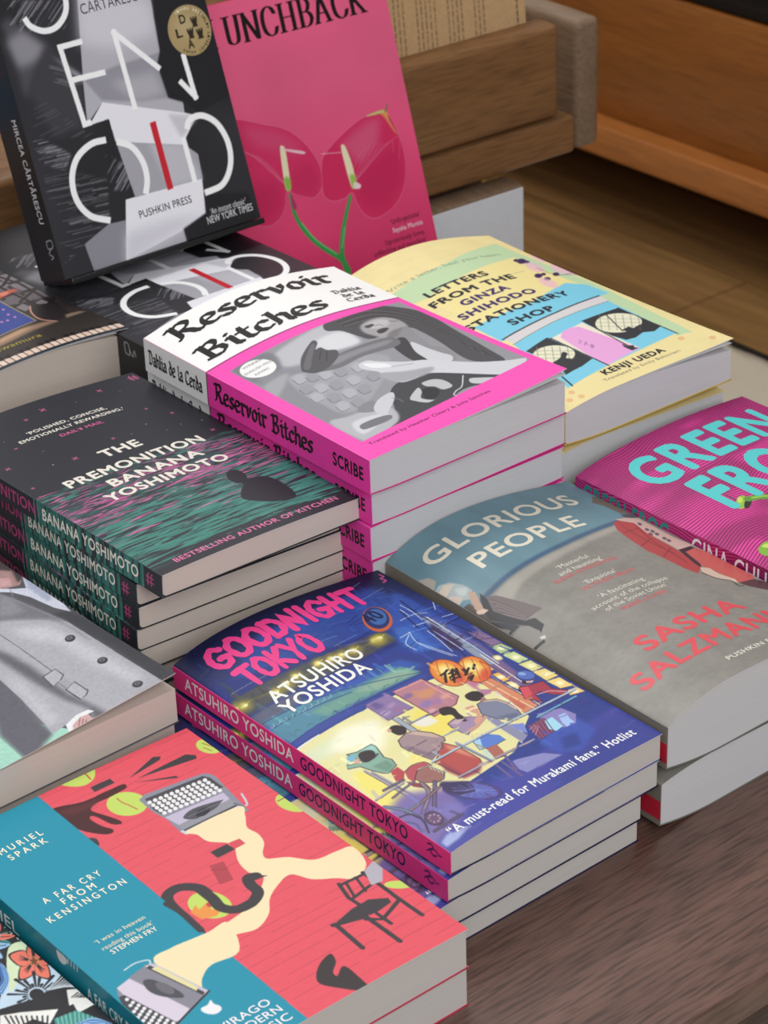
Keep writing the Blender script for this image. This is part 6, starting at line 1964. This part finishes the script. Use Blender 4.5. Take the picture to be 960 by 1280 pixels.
def spine_mesh(n, top, res):
    d = DES[n]; H, W = d['H'], d['W']
    z0, z1 = float(z_bot(d, 0., 0., top)) , float(z_cov(d, 0., 0., top))
    cv = Canvas(H, z1 - z0, res); text = cv.run(ART.get(n, {}).get('spine', [['F', '888888']]))
    nv, nu = cv.U.shape
    V = [np.stack([np.full(cv.U.shape, -.4), H - cv.U, z0 + cv.V], -1).reshape(-1, 3)]; C = [np.clip(cv.c, 0, 1).reshape(-1, 3)]; F = [grid_faces(nv, nu)]
    off = nv * nu
    b = np.array([[x, y, z] for x in (-.399, 0) for y in (0, H) for z in (z0, z1)]); V.append(b)
    ec = cv.c[-1, :, :].mean(0); C.append(np.tile(ec, (8, 1)))
    F.append(np.array([[4, 5, 7, 6], [0, 4, 6, 2], [1, 3, 7, 5], [0, 1, 5, 4], [2, 6, 7, 3]]) + off); off += 8
    if text:
        tv, tf, tcol = conform(text, 0)
        if len(tv):
            V.append(np.column_stack([-.45 - tv[:, 2], H - tv[:, 0], z0 + tv[:, 1]])); C.append(tcol); F += by_size(tf, off)
    return build_mesh('spine', np.concatenate(V) * MM, F, print_mat(*PRINT.get(n, (.45, .26))), np.concatenate(C), [False] * len(F))
def back_mesh(n, top, col):
    d = DES[n]; au, av = np.linspace(0, d['W'], 20), np.linspace(0, d['H'], 6); U, Vv = np.meshgrid(au, av)
    Z = z_bot(d, U / d['W'], Vv / d['H'], top)
    a = np.stack([U, Vv, Z], -1).reshape(-1, 3); k = len(a)
    i = np.concatenate([np.arange(20), 19 + 20 * np.arange(1, 6), 119 - np.arange(1, 20), 20 * (5 - np.arange(1, 5))]); j = np.roll(i, -1)
    F = [grid_faces(6, 20, 0, True), grid_faces(6, 20, k), np.stack([i, j, j + k, i + k], -1)]
    return build_mesh('back_cover', np.concatenate([a, a + [0, 0, .35]]) * MM, F, print_mat(*PRINT.get(n, (.45, .26))), np.tile(hexc(col)[0], (2 * k, 1)), [True, True, False])
def block_mesh(n, top, mat, cut=.6):
    """the pages: follows the book's section, rounded at the spine where the paper creeps"""
    d = DES[n]; W, H = d['W'] - cut, d['H']
    ns, nt = 40, 9; s = np.linspace(0, 1, ns) ** 1.4; t = np.linspace(0, 1, nt); S, T = np.meshgrid(s, t)
    e = .7; X = .15 + S * (W - .15); Y = e + T * (H - 2 * e)
    zb = z_bot(d, S, T, top) + .35; zt = z_page(d, S, T, top)
    if d['r']:
        r = d['r']; q = np.clip(1 - S * W / r, 0, 1); dr = r * (1 - np.sqrt(1 - q * q)) * .9; zb = zb + dr; zt = zt - dr
    nl = 5; f = np.linspace(0, 1, nl)
    V, F, UV = [], [], []; off = 0
    def add(P, uv, flip):
        nonlocal off
        a, b = P.shape[:2]; V.append(P.reshape(-1, 3)); UV.append(uv.reshape(-1, 2)); F.append(grid_faces(a, b, off, flip)); off += a * b
    add(np.stack([X, Y, zt], -1), np.stack([X, Y * 0 + zt], -1) * MM, False)
    add(np.stack([X, Y, zb], -1), np.stack([X, Y * 0], -1) * MM, True)
    rng = random.Random(len(n))
    for j, flip in ((0, False), (nt - 1, True)):
        P = np.stack([np.tile(X[j], (nl, 1)), np.full((nl, ns), Y[j, 0]), zb[j] + f[:, None] * (zt[j] - zb[j])], -1)
        add(P, np.stack([P[..., 0], f[:, None] * np.full((nl, ns), d['Tm'])], -1) * MM, flip)
    P = np.stack([np.full((nl, nt), W), np.tile(Y[:, -1], (nl, 1)), zb[:, -1] + f[:, None] * (zt[:, -1] - zb[:, -1])], -1)
    add(P, np.stack([P[..., 1], f[:, None] * np.full((nl, nt), d['Tm'])], -1) * MM, False)
    P = np.stack([np.full((nl, nt), .15), np.tile(Y[:, 0], (nl, 1)), zb[:, 0] + f[:, None] * (zt[:, 0] - zb[:, 0])], -1)
    add(P, np.stack([P[..., 1], f[:, None] * np.full((nl, nt), d['Tm'])], -1) * MM, True)
    return build_mesh('page_block', np.concatenate(V) * MM, F, mat, None, [True] * len(F), None, np.concatenate(UV))
def leaf_mesh(n, s0, lift, mat, bow=0.):
    """a sheet standing off the pages under the cover"""
    d = DES[n]; s = np.linspace(s0, 1, 24); t = np.linspace(0, 1, 10); S, T = np.meshgrid(s, t)
    zp, zc = z_page(d, S, T, True), z_cov(d, S, T, True)
    q = (S - s0) / (1 - s0); Z = zp + .1 + (zc - .5 - zp - .1) * lift * q + bow * np.sin(np.pi * q) * (zc - zp) * .5
    a = np.stack([S * (d['W'] - .4), .5 + T * (d['H'] - 1), Z], -1).reshape(-1, 3); k = len(a)
    i = np.concatenate([np.arange(24), 23 + 24 * np.arange(1, 10), 239 - np.arange(1, 24), 24 * (9 - np.arange(1, 9))]); j = np.roll(i, -1)
    F = [grid_faces(10, 24), grid_faces(10, 24, k, True), np.stack([i, i + k, j + k, j], -1)]
    return build_mesh('flyleaf', np.concatenate([a, a - [0, 0, .12]]) * MM, F, mat, None, [True, True, False], None, np.concatenate([a, a])[:, [0, 2]] * MM)
# ---- printed textures ---------------------------------------------------
def paint_planks(s):
    r = np.random.RandomState(2)
    s.c *= (.985 + .03 * s.noise(3, 1, 4))[..., None]
    v = 0
    while v < s.H:
        v += r.uniform(4.5, 7.5); u = r.uniform(-40, 20)
        while u < s.W:
            l = r.uniform(25, 70); p = np.array([[u, v], [u + l * .5, v + r.uniform(-.3, .3)], [u + l, v]])
            s.put(s.line_mask(p, .38), 'b84652' + ('a0' if r.rand() > .3 else '60')); u += l + r.uniform(3, 14)
def paint_paperlines(s, col):
    for k in range(24): s.put(s.line_mask(np.array([[0, 10. + k * 8.3], [s.W, 10.4 + k * 8.3]]), .4), col + '90')
    s.c *= (.97 + .05 * s.noise(12, 12, 9))[..., None]
def paint_sea(s, top, foot):
    r = np.random.RandomState(11)
    f = np.clip((top - s.V) / (top - foot), 0, 1); inside = blur(((s.V < top) & (s.V > foot)).astype(float), 1.5 / s.res)
    s.put(inside * np.clip(f * 1.5 + .12, 0, 1), '43847a')
    def stroke(u, v, l, w, col, bend):
        n = 9; x = np.linspace(0, 1, n); ww = w * np.sin(np.pi * np.clip(x, .03, .97)) ** .7
        y = v + bend * np.sin(x * math.pi * r.uniform(1, 2.2) + r.uniform(0, 6))
        s.put(s.mask(np.concatenate([np.stack([u + x * l, y + ww / 2], 1), np.stack([u + x * l, y - ww / 2], 1)[::-1]])), col)
    for k in range(1500):
        q = r.rand() ** 1.15; v = top - q * (top - foot) + r.uniform(-1, 2.5) * (1 - q); u = r.uniform(-12, s.W)
        l = r.uniform(5, 15) + 12 * q; w = r.uniform(.45, .9) + 1.5 * q * r.rand()
        a = r.rand(); pk = np.exp(-((q - .27) / .2) ** 2)
        if a < .55 * pk + .03 * (q < .75): col = ('c65e97', 'b2568c', 'd974a8')[k % 3]
        elif a < .55 * pk + .5 - .1 * q: col = '34363d'
        else: col = ('3d7a72', '4f9488', '45887c')[k % 3]
        stroke(u, v, l, w, col, r.uniform(-.8, .8))
    for k in range(46): stroke(r.uniform(-10, s.W), foot + r.uniform(-2.5, 6), r.uniform(14, 34), r.uniform(1.5, 3.2), '35363d', r.uniform(-1, 1))
def paint_seaspine(s, a0, a1):
    r = np.random.RandomState(5)
    for k in range(170):
        a = r.uniform(a0, a1); w = r.uniform(.4, 1.5); l = r.uniform(-1.5, 1.5)
        s.put(s.mask(np.array([[a, -1], [a + w, -1], [a + w * .7 + l, 16], [a + l, 16]])), ('3f857a', '377469', '4a9186', '2f3137')[k % 4])
def paint_wavy(s, c0, c1, deep):
    r = np.random.RandomState(8)
    ph = s.V * 2 * math.pi / 1.95 + 7.5 * np.sin(s.U / 12 + s.V / 30) + 4.2 * np.sin(s.U / 6.6 - s.V / 17 + 1.2) + 4 * s.noise(26, 26, 3)
    f = np.clip(.5 + .95 * np.sin(ph), 0, 1)
    s.c[:] = hexc(c0)[0]; s.put(f, c1)
    d = np.clip((s.noise(60, 22, 21, 2) - .48) * 4 + np.clip((s.V - s.H * .72) / 60, 0, 1) * .5, 0, .36)
    s.put(d, deep)
def paint_grain(s, lu, lv, amt, seed, octs=3):
    s.c = np.clip(s.c * (1 + amt * 2 * (s.noise(lu, lv, seed, octs) - .5))[..., None], 0, 1)
def paint_scratches(s, pts, ang, n, light, seed):
    """worn film scratches inside a region"""
    r = np.random.RandomState(seed); p = np.array(pts, float).reshape(-1, 2) / 10; reg = s.mask(p, 1.2)
    lo, hi = p.min(0), p.max(0); c, q = math.cos(math.radians(ang)), math.sin(math.radians(ang)); m = np.zeros_like(reg)
    for k in range(n):
        x, y = r.uniform(lo[0], hi[0]), r.uniform(lo[1], hi[1]); l = r.uniform(8, 34); a = r.uniform(.15, .75)
        m = np.maximum(m, a * s.line_mask(np.array([[x, y], [x + c * l / 2, y + q * l / 2 + r.uniform(-.5, .5)], [x + c * l, y + q * l]]), r.uniform(.25, .9)))
    s.put(blur(m, .35 / s.res) * reg, light)
def paint_ramp(s, c0, c1, u0, v0, u1, v1):
    """printed two-colour blend between two points"""
    d = np.array([u1 - u0, v1 - v0]); t = np.clip(((s.U - u0) * d[0] + (s.V - v0) * d[1]) / (d @ d), 0, 1)[..., None]
    s.c = hexc(c0)[0] * (1 - t) + hexc(c1)[0] * t
def paint_brush(s, n, seed, lo, hi, lng, amt):
    """loose brush marks that lighten and darken what is under them"""
    r = np.random.RandomState(seed)
    for k in range(n):
        u, v = r.uniform(-5, s.W), r.uniform(lo, hi); l = r.uniform(.4, 1) * lng; a = r.choice([0, 1.57]) + r.uniform(-.25, .25)
        i, j = int(np.clip(u / s.du, 0, s.nu - 1)), int(np.clip(v / s.dv, 0, s.nv - 1))
        col = np.clip(s.c[j, i] * (1 + r.uniform(-amt, amt)) + r.uniform(-.03, .05, 3), 0, 1)
        s.put(.7 * s.line_mask(np.array([[u, v], [u + l * .5 * math.cos(a), v + l * .5 * math.sin(a) + r.uniform(-1, 1)], [u + l * math.cos(a), v + l * math.sin(a)]]), r.uniform(.5, 1.8)), col)
def paint_lines(s, vs, col):
    """rows of tiny unreadable print"""
    r = np.random.RandomState(12)
    for v in vs:
        u = 5.
        while u < s.W - 8:
            l = r.uniform(2, 7); s.put(s.mask(np.array([[u, v], [u + l, v], [u + l, v + 1.3], [u, v + 1.3]])), col + ('d0' if r.rand() > .3 else '90')); u += l + 1.1
def paint_bars(s, v0, v1, u0, u1, col):
    r = np.random.RandomState(6); u = u0
    while u < u1:
        w = r.choice([.35, .7, 1.05]); s.put(s.mask(np.array([[u, v0], [u + w, v0], [u + w, v1], [u, v1]])), col); u += w + r.choice([.35, .7])
def paint_gain(s, k):
    s.c = np.clip(s.c * k, 0, 1)
def paint_woodcut(s, cols):
    """leaf and ray shaped cuts all over"""
    r = np.random.RandomState(9)
    for k in range(46):
        u, v = r.uniform(4, s.W - 4), r.uniform(4, s.H - 4); R = r.uniform(6, 13); n = r.randint(5, 9); col = cols[k % len(cols)]; a0 = r.uniform(0, 6)
        for j in range(n):
            a = a0 + j * 2 * math.pi / n; d = np.array([math.cos(a), math.sin(a)]); q = np.array([-d[1], d[0]]); o = np.array([u, v])
            s.put(s.mask(catmull([o + d * 1.5, o + d * R * .5 + q * R * .22, o + d * R, o + d * R * .5 - q * R * .22], 5, True)), col)
            s.put(s.line_mask(np.array([o + d * 2, o + d * R * .8]), .5), '25242a')
def paint_panes(s):
    """small window panes in a dark grid"""
    r = np.random.RandomState(3)
    for u in np.arange(4, s.W - 12, 13.):
        for v in np.arange(70, s.H - 10, 17.):
            s.put(s.mask(np.array([[u, v], [u + 10, v + 1], [u + 10, v + 14], [u, v + 13]])), ('70686e', '8a8188', '5c555a')[r.randint(3)])
# ---- the room -----------------------------------------------------------
def floor_mat():
    m, N, L, b = node_mat('floor_planks')
    tc = N.new('ShaderNodeTexCoord'); mp = N.new('ShaderNodeMapping'); mp.inputs['Scale'].default_value = (18, 1.6, 1)
    br = N.new('ShaderNodeTexBrick'); br.inputs['Scale'].default_value = 1; br.inputs['Mortar Size'].default_value = .002
    br.inputs['Brick Width'].default_value = 1.2; br.inputs['Row Height'].default_value = .14; br.offset = .37
    mr = N.new('ShaderNodeMapping'); mr.inputs['Rotation'].default_value = (0, 0, math.pi / 2)
    L.new(tc.outputs['Object'], mp.inputs[0]); L.new(tc.outputs['Object'], mr.inputs[0]); L.new(mr.outputs[0], br.inputs['Vector'])
    br.inputs['Color1'].default_value = (*lin(hexc('9a7346')[0]), 1); br.inputs['Color2'].default_value = (*lin(hexc('94703f')[0]), 1); br.inputs['Mortar'].default_value = (*lin(hexc('7a5830')[0]), 1)
    n = N.new('ShaderNodeTexNoise'); n.inputs['Scale'].default_value = 3; n.inputs['Detail'].default_value = 6; L.new(mp.outputs[0], n.inputs['Vector'])
    r = N.new('ShaderNodeMapRange'); r.inputs[1].default_value = .3; r.inputs[2].default_value = .7; r.inputs[3].default_value = .65; r.inputs[4].default_value = 1.15
    mu = N.new('ShaderNodeMixRGB'); mu.blend_type = 'MULTIPLY'; mu.inputs[0].default_value = 1
    L.new(n.outputs['Fac'], r.inputs[0]); L.new(br.outputs['Color'], mu.inputs[1]); L.new(r.outputs[0], mu.inputs[2]); L.new(mu.outputs[0], b.inputs['Base Color'])
    b.inputs['Roughness'].default_value = .5
    return m
FZ = -400
tag(box('floor', -2200, 2700, -1200, 3200, FZ - 40, FZ, floor_mat()), kind='structure')
_wm = plain_mat('wall_paint', 'cfc9c0', .8, .2, .05, 60)
tag(box('wall_right', 2700, 2760, -1200, 3260, FZ, 2300, _wm), kind='structure')
tag(box('wall_back', -2200, 2700, 3200, 3260, FZ, 2300, _wm), kind='structure')
# ---- cabinet along the aisle -------------------------------------------
WOOD_OR = wood_mat('cherry_veneer', '7e4717', 'a0622a', 'Y', .55, .38, .45, .18, contrast=.7)
WOOD_ORV = wood_mat('cherry_veneer_ledge', '9c5c28', 'b8743a', 'Y', .55, .38, .45, .15, contrast=.7)
DARK = plain_mat('recess_shade', '1c1511', .8, .2)  # near-black colour stands in for shade inside the shelf and underneath
cab = tag(empty('bookcase', loc=(2.05, 1.7, -.4)), 'long orange-brown wooden bookcase with a projecting bottom ledge, across the aisle', 'bookcase')
def sub(o, par):
    o.parent = par; o.matrix_parent_inverse = Matrix.Translation(-par.location); return o
sub(box('base_ledge', 1790, 2300, 300, 2900, -304, -268, WOOD_ORV, None, 4), cab)
sub(box('drawer_front', 1818, 1840, 302, 2898, -268, -114, WOOD_OR, None, 2), cab)
sub(box('carcass', 1840, 2300, 300, 2900, -268, -112, DARK), cab)
sub(box('shelf_board', 1822, 2300, 300, 2900, -112, -98, DARK, None, 2), cab)
sub(box('back_panel', 2280, 2300, 300, 2900, -98, 700, DARK), cab)
sub(box('upper_rail', 1812, 2280, 302, 2898, 6, 130, WOOD_OR, None, 3), cab)
sub(box('upper_shelf', 1822, 2280, 302, 2898, 400, 430, WOOD_OR, None, 3), cab)
for y in (300, 1180, 2040, 2880): sub(box('upright', 1846, 2280, y, y + 20, -98, 700, WOOD_OR, None, 2), cab)
sub(box('shade_board', 1985, 2000, 320, 2880, FZ + .5, -304.5, DARK), cab)  # board added to stop light leaking in under the case
for y in (330, 2820):
    for x in (1960, 2240): sub(box('foot', x, x + 50, y, y + 50, FZ, -304, DARK, None, 3), cab)
# ---- rug ----------------------------------------------------------------
def rug_mat(name, col):
    m = plain_mat(name, col, .95, .1, .9, 420); return m
rug = tag(empty('rug', loc=(1.2, .7, -.4)), 'beige woven rug with a dark bound edge on the wooden floor', 'rug')
def rug_field():
    bm = bmesh.new(); bmesh.ops.create_grid(bm, x_segments=120, y_segments=160, size=1)
    rng = random.Random(3)
    for v in bm.verts:
        v.co = Vector((.2 + .74 + v.co.x * .74, 1.0 + v.co.y * 1.15, FZ * MM + .006 + rng.random() * .0035))
    r = bmesh.ops.extrude_face_region(bm, geom=bm.faces[:])
    for v in r['geom']:
        if isinstance(v, bmesh.types.BMVert): v.co.z = FZ * MM + .0005
    return bm_mesh('rug_field', bm, rug_mat('woven_wool', 'd3c9b5'), True)
sub(link('rug_field', rug_field()), rug)
_bd = plain_mat('rug_binding', '2b2620', .9, .1, .4, 300)
sub(box('binding', 1680, 1687, -150, 2150, FZ + .3, FZ + 11, _bd, None, 3), rug)
sub(box('binding', 200, 1687, 2150, 2158, FZ + .3, FZ + 11, _bd, None, 3), rug)
# ---- the table the books lie on ----------------------------------------
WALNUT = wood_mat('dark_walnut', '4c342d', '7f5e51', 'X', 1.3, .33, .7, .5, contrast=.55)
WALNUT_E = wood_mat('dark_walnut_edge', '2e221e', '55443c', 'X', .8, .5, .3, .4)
table = tag(empty('display_table', loc=(.45, .9, -.4)), 'low dark walnut display table carrying the stacked paperbacks', 'table')
tt = box('tabletop', 60, 934, 537, 1241, -19, 0, WALNUT, None, 1.5); sub(tt, table)
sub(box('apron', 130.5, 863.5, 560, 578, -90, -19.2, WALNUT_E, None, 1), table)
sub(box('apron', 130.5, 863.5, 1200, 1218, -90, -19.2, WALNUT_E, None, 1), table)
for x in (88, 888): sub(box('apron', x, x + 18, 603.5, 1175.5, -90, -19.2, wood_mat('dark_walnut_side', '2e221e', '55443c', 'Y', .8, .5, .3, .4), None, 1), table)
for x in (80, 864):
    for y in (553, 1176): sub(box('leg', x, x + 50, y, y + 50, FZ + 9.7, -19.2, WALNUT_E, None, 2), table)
# ---- raised tray behind the books --------------------------------------
OAK = wood_mat('oiled_oak', '744f30', '926b45', 'X', 1.1, .42, .35, .25, contrast=.6)
OAK_Y = wood_mat('oiled_oak_side', '6b5442', '8f775f', 'Y', .9, .45, .3, .22, contrast=.6)
OAK_E = wood_mat('oak_end_grain', '4d3a2c', '6f5947', 'Z', .6, .5, .3, .3)
TRM = Matrix.Translation((1.19, 1.268, 0)) @ Matrix.Rotation(math.radians(-2.2), 4, 'Z')
tray = empty('display_tray', TRM); tag(tray, 'oak tray with raised rounded rails on white laminate panels, behind the books', 'tray')
def tb(*a, **k): return box(*a[:7], a[7], tray, *a[8:])
tb('front_board', -640, 0, 0, 24, 47, 119, OAK, 6)
tb('bottom_board', -640, 13, -2, 30, 17, 46, OAK, 3)
tb('side_board', 14, 38, -2, 520, 17, 117, OAK_Y, 6)
tb('tray_base', -640, 12, 30.5, 516, 36, 48, OAK, 1)
tb('back_board', -640, 12, 518, 540, 17, 119, OAK, 6)
tb('side_board', -664, -641, -2, 520, 17, 117, OAK_Y, 6)
WHITE = plain_mat('white_laminate', 'd3d6dc', .35, .45)
pn = tb('panel', -180, -50, -17, 6, FZ + 9.7, 12.5, OAK_Y, 2.5)
tb('laminate_face', -180, -52, -18.6, -17.1, FZ + 10.5, 10.5, WHITE, .4)
tb('panel', -640, -560, -2, 18, FZ + 9.7, 16.8, OAK_Y, 2)
tb('panel', -600, -50, 480, 500, FZ + 9.7, 16.8, OAK_E, 2)
tb('panel', -72, -51, 30, 470, FZ + 9.7, 16.8, OAK_E, 2)
# ---- books --------------------------------------------------------------
PAPER = {'grey': page_mat('grey_book_paper', 'cbc5bf'), 'cream': page_mat('cream_book_paper', 'd3c7bc'), 'white': page_mat('white_book_paper', 'd2d1d2')}
PGM = {'piano': 'cream', 'coat': 'cream', 'sea': 'cream', 'beach': 'white', 'pinkframe': 'white', 'yellow': 'white'}
BACK = {'kensington': 'b8324e', 'sea': '2c2b30', 'tokyo': '1d1e40', 'pinkframe': 'd02a84', 'yellow': 'c9a63c', 'beach': '6f6c64', 'coat': '55545a', 'piano': '332c28', 'frog': 'a01e72', 'concrete': '242326', 'concrete_up': '242326', 'flower': '2a2a2e', 'orchid': 'c8325e', 'kraft': 'b99668', 'bands': '49a6e0'}
def book(n, M, top, res):
    r = empty(NAMES[n], M)
    link('page_block', block_mesh(n, top, PAPER[PGM.get(n, 'grey')]), r)
    link('front_cover', cover_mesh(n, top, res), r)
    link('spine', spine_mesh(n, top, min(res, .5)), r)
    link('back_cover', back_mesh(n, top, BACK[n]), r)
    return r
def dup(root, M):
    r = root.copy(); COL.objects.link(r); r.matrix_world = M
    for ch in root.children:
        c = ch.copy(); COL.objects.link(c); c.parent = r
    return r
def pose(x, y, z, yaw, roll):
    return Matrix.Translation((x * MM, y * MM, z * MM)) @ Matrix.Rotation(math.radians(yaw), 4, 'Z') @ Matrix.Rotation(math.radians(-roll), 4, 'Y')
NAMES = {k: 'paperback_book' for k in DES}; NAMES['orchid'] = 'hardback_book'
ORD = ['lowest', 'second', 'third', 'fourth', 'fifth', 'sixth', 'seventh', 'eighth']
for n, L_ in INST.items():
    low = None
    for i, (x, y, z, yaw, roll, top) in enumerate(L_):
        M = pose(x, y, z, yaw, roll)
        if top: b = book(n, M, True, .4)
        elif low is None: b = low = book(n, M, False, 1.)
        else: b = dup(low, M)
        tag(b, LABEL[n][0] if top else (LABEL[n][1] % LABEL[n][2][i] if len(LABEL[n]) > 2 else LABEL[n][1]), 'book', GROUP[n] if len(L_) > 1 else None)
        if top and n in ('pinkframe', 'yellow', 'piano'):
            link('flyleaf', leaf_mesh(n, .3 if n == 'pinkframe' else .42, .62, PAPER['white'], .4), b)
# standing books
def axes(o, u, v, T):
    u, v = Vector(u), Vector(v); w = u.cross(v)
    return Matrix.Translation((Vector(o) - w * T) * MM) @ Matrix((u, v, w)).transposed().to_4x4()
b = book('concrete_up', axes(*STAND['concrete'], 29.85), False, .4); tag(b, 'thick black and grey collage paperback standing on the black stand', 'book')
b = book('orchid', axes(*STAND['orchid'], 15.35), False, .4); tag(b, 'pink hardback with two joined flower shapes leaning back behind the yellow book', 'book')

# ---- stands and the books in the tray ----------------------------------
ACR = plain_mat('black_acrylic', '121214', .22, .5)
def stand_for(key, T, W, label, foot_z):
    """L-shaped easel: ledge under the book, plate behind it, strut to the ground"""
    o, u, v = (Vector(q) for q in STAND[key]); n = u.cross(v)
    M = axes(o, u, v, T); r = empty('display_stand', M); tag(r, label, 'stand')
    box('ledge', 3, W + 1, -4, -.4, -5, T + 2, ACR, r, .6)
    box('back_plate', 18, W - 18, -4, 110, -5, -.6, ACR, r, .8)
    bm = bmesh.new(); Mi = M.inverted(); q = []
    for x in (W / 2 - 20, W / 2 + 20):
        top = Vector((x, 96, -5.2)) * MM; wt = M @ top
        ft = Vector((wt.x, wt.y + .030, foot_z * MM)); a = Mi @ ft
        q.append([top, top + Vector((0, 0, -.003)), a + Vector((0, 0, -.003)), a])
    vs = [[bm.verts.new(p) for p in k] for k in q]
    for i in range(4): bm.faces.new((vs[0][i], vs[0][(i + 1) % 4], vs[1][(i + 1) % 4], vs[1][i]))
    bm.faces.new(vs[0][::-1]); bm.faces.new(vs[1])
    link('strut', bm_mesh('strut', bm, ACR), r)
    return r
stand_for('concrete', 29.85, 141, 'black stand holding up the thick black and grey collage paperback', 96.5)
stand_for('orchid', 15.35, 152, 'black stand behind the pink flower hardback, mostly hidden by it', 3)
def on_side(n, x, z, y, tilt):
    t = math.radians(tilt)
    u = Vector((0, math.sin(t), math.cos(t))); v = Vector((-1, 0, 0)); w = u.cross(v); T = DES[n]['Tm'] + .35
    M = TRM @ Matrix.Translation(Vector((x, y, z)) * MM) @ Matrix((u, v, w)).transposed().to_4x4()
    return book(n, M, False, .5)
b = on_side('kraft', -18, 49, 26.5, 5); tag(b, 'tan paperback turned on its side in the oak tray, with printed lines and a barcode', 'book')
b = on_side('bands', -458, 49, 26.5, 5); tag(b, 'blue, orange and tan book at the far end of the oak tray, mostly hidden', 'book')
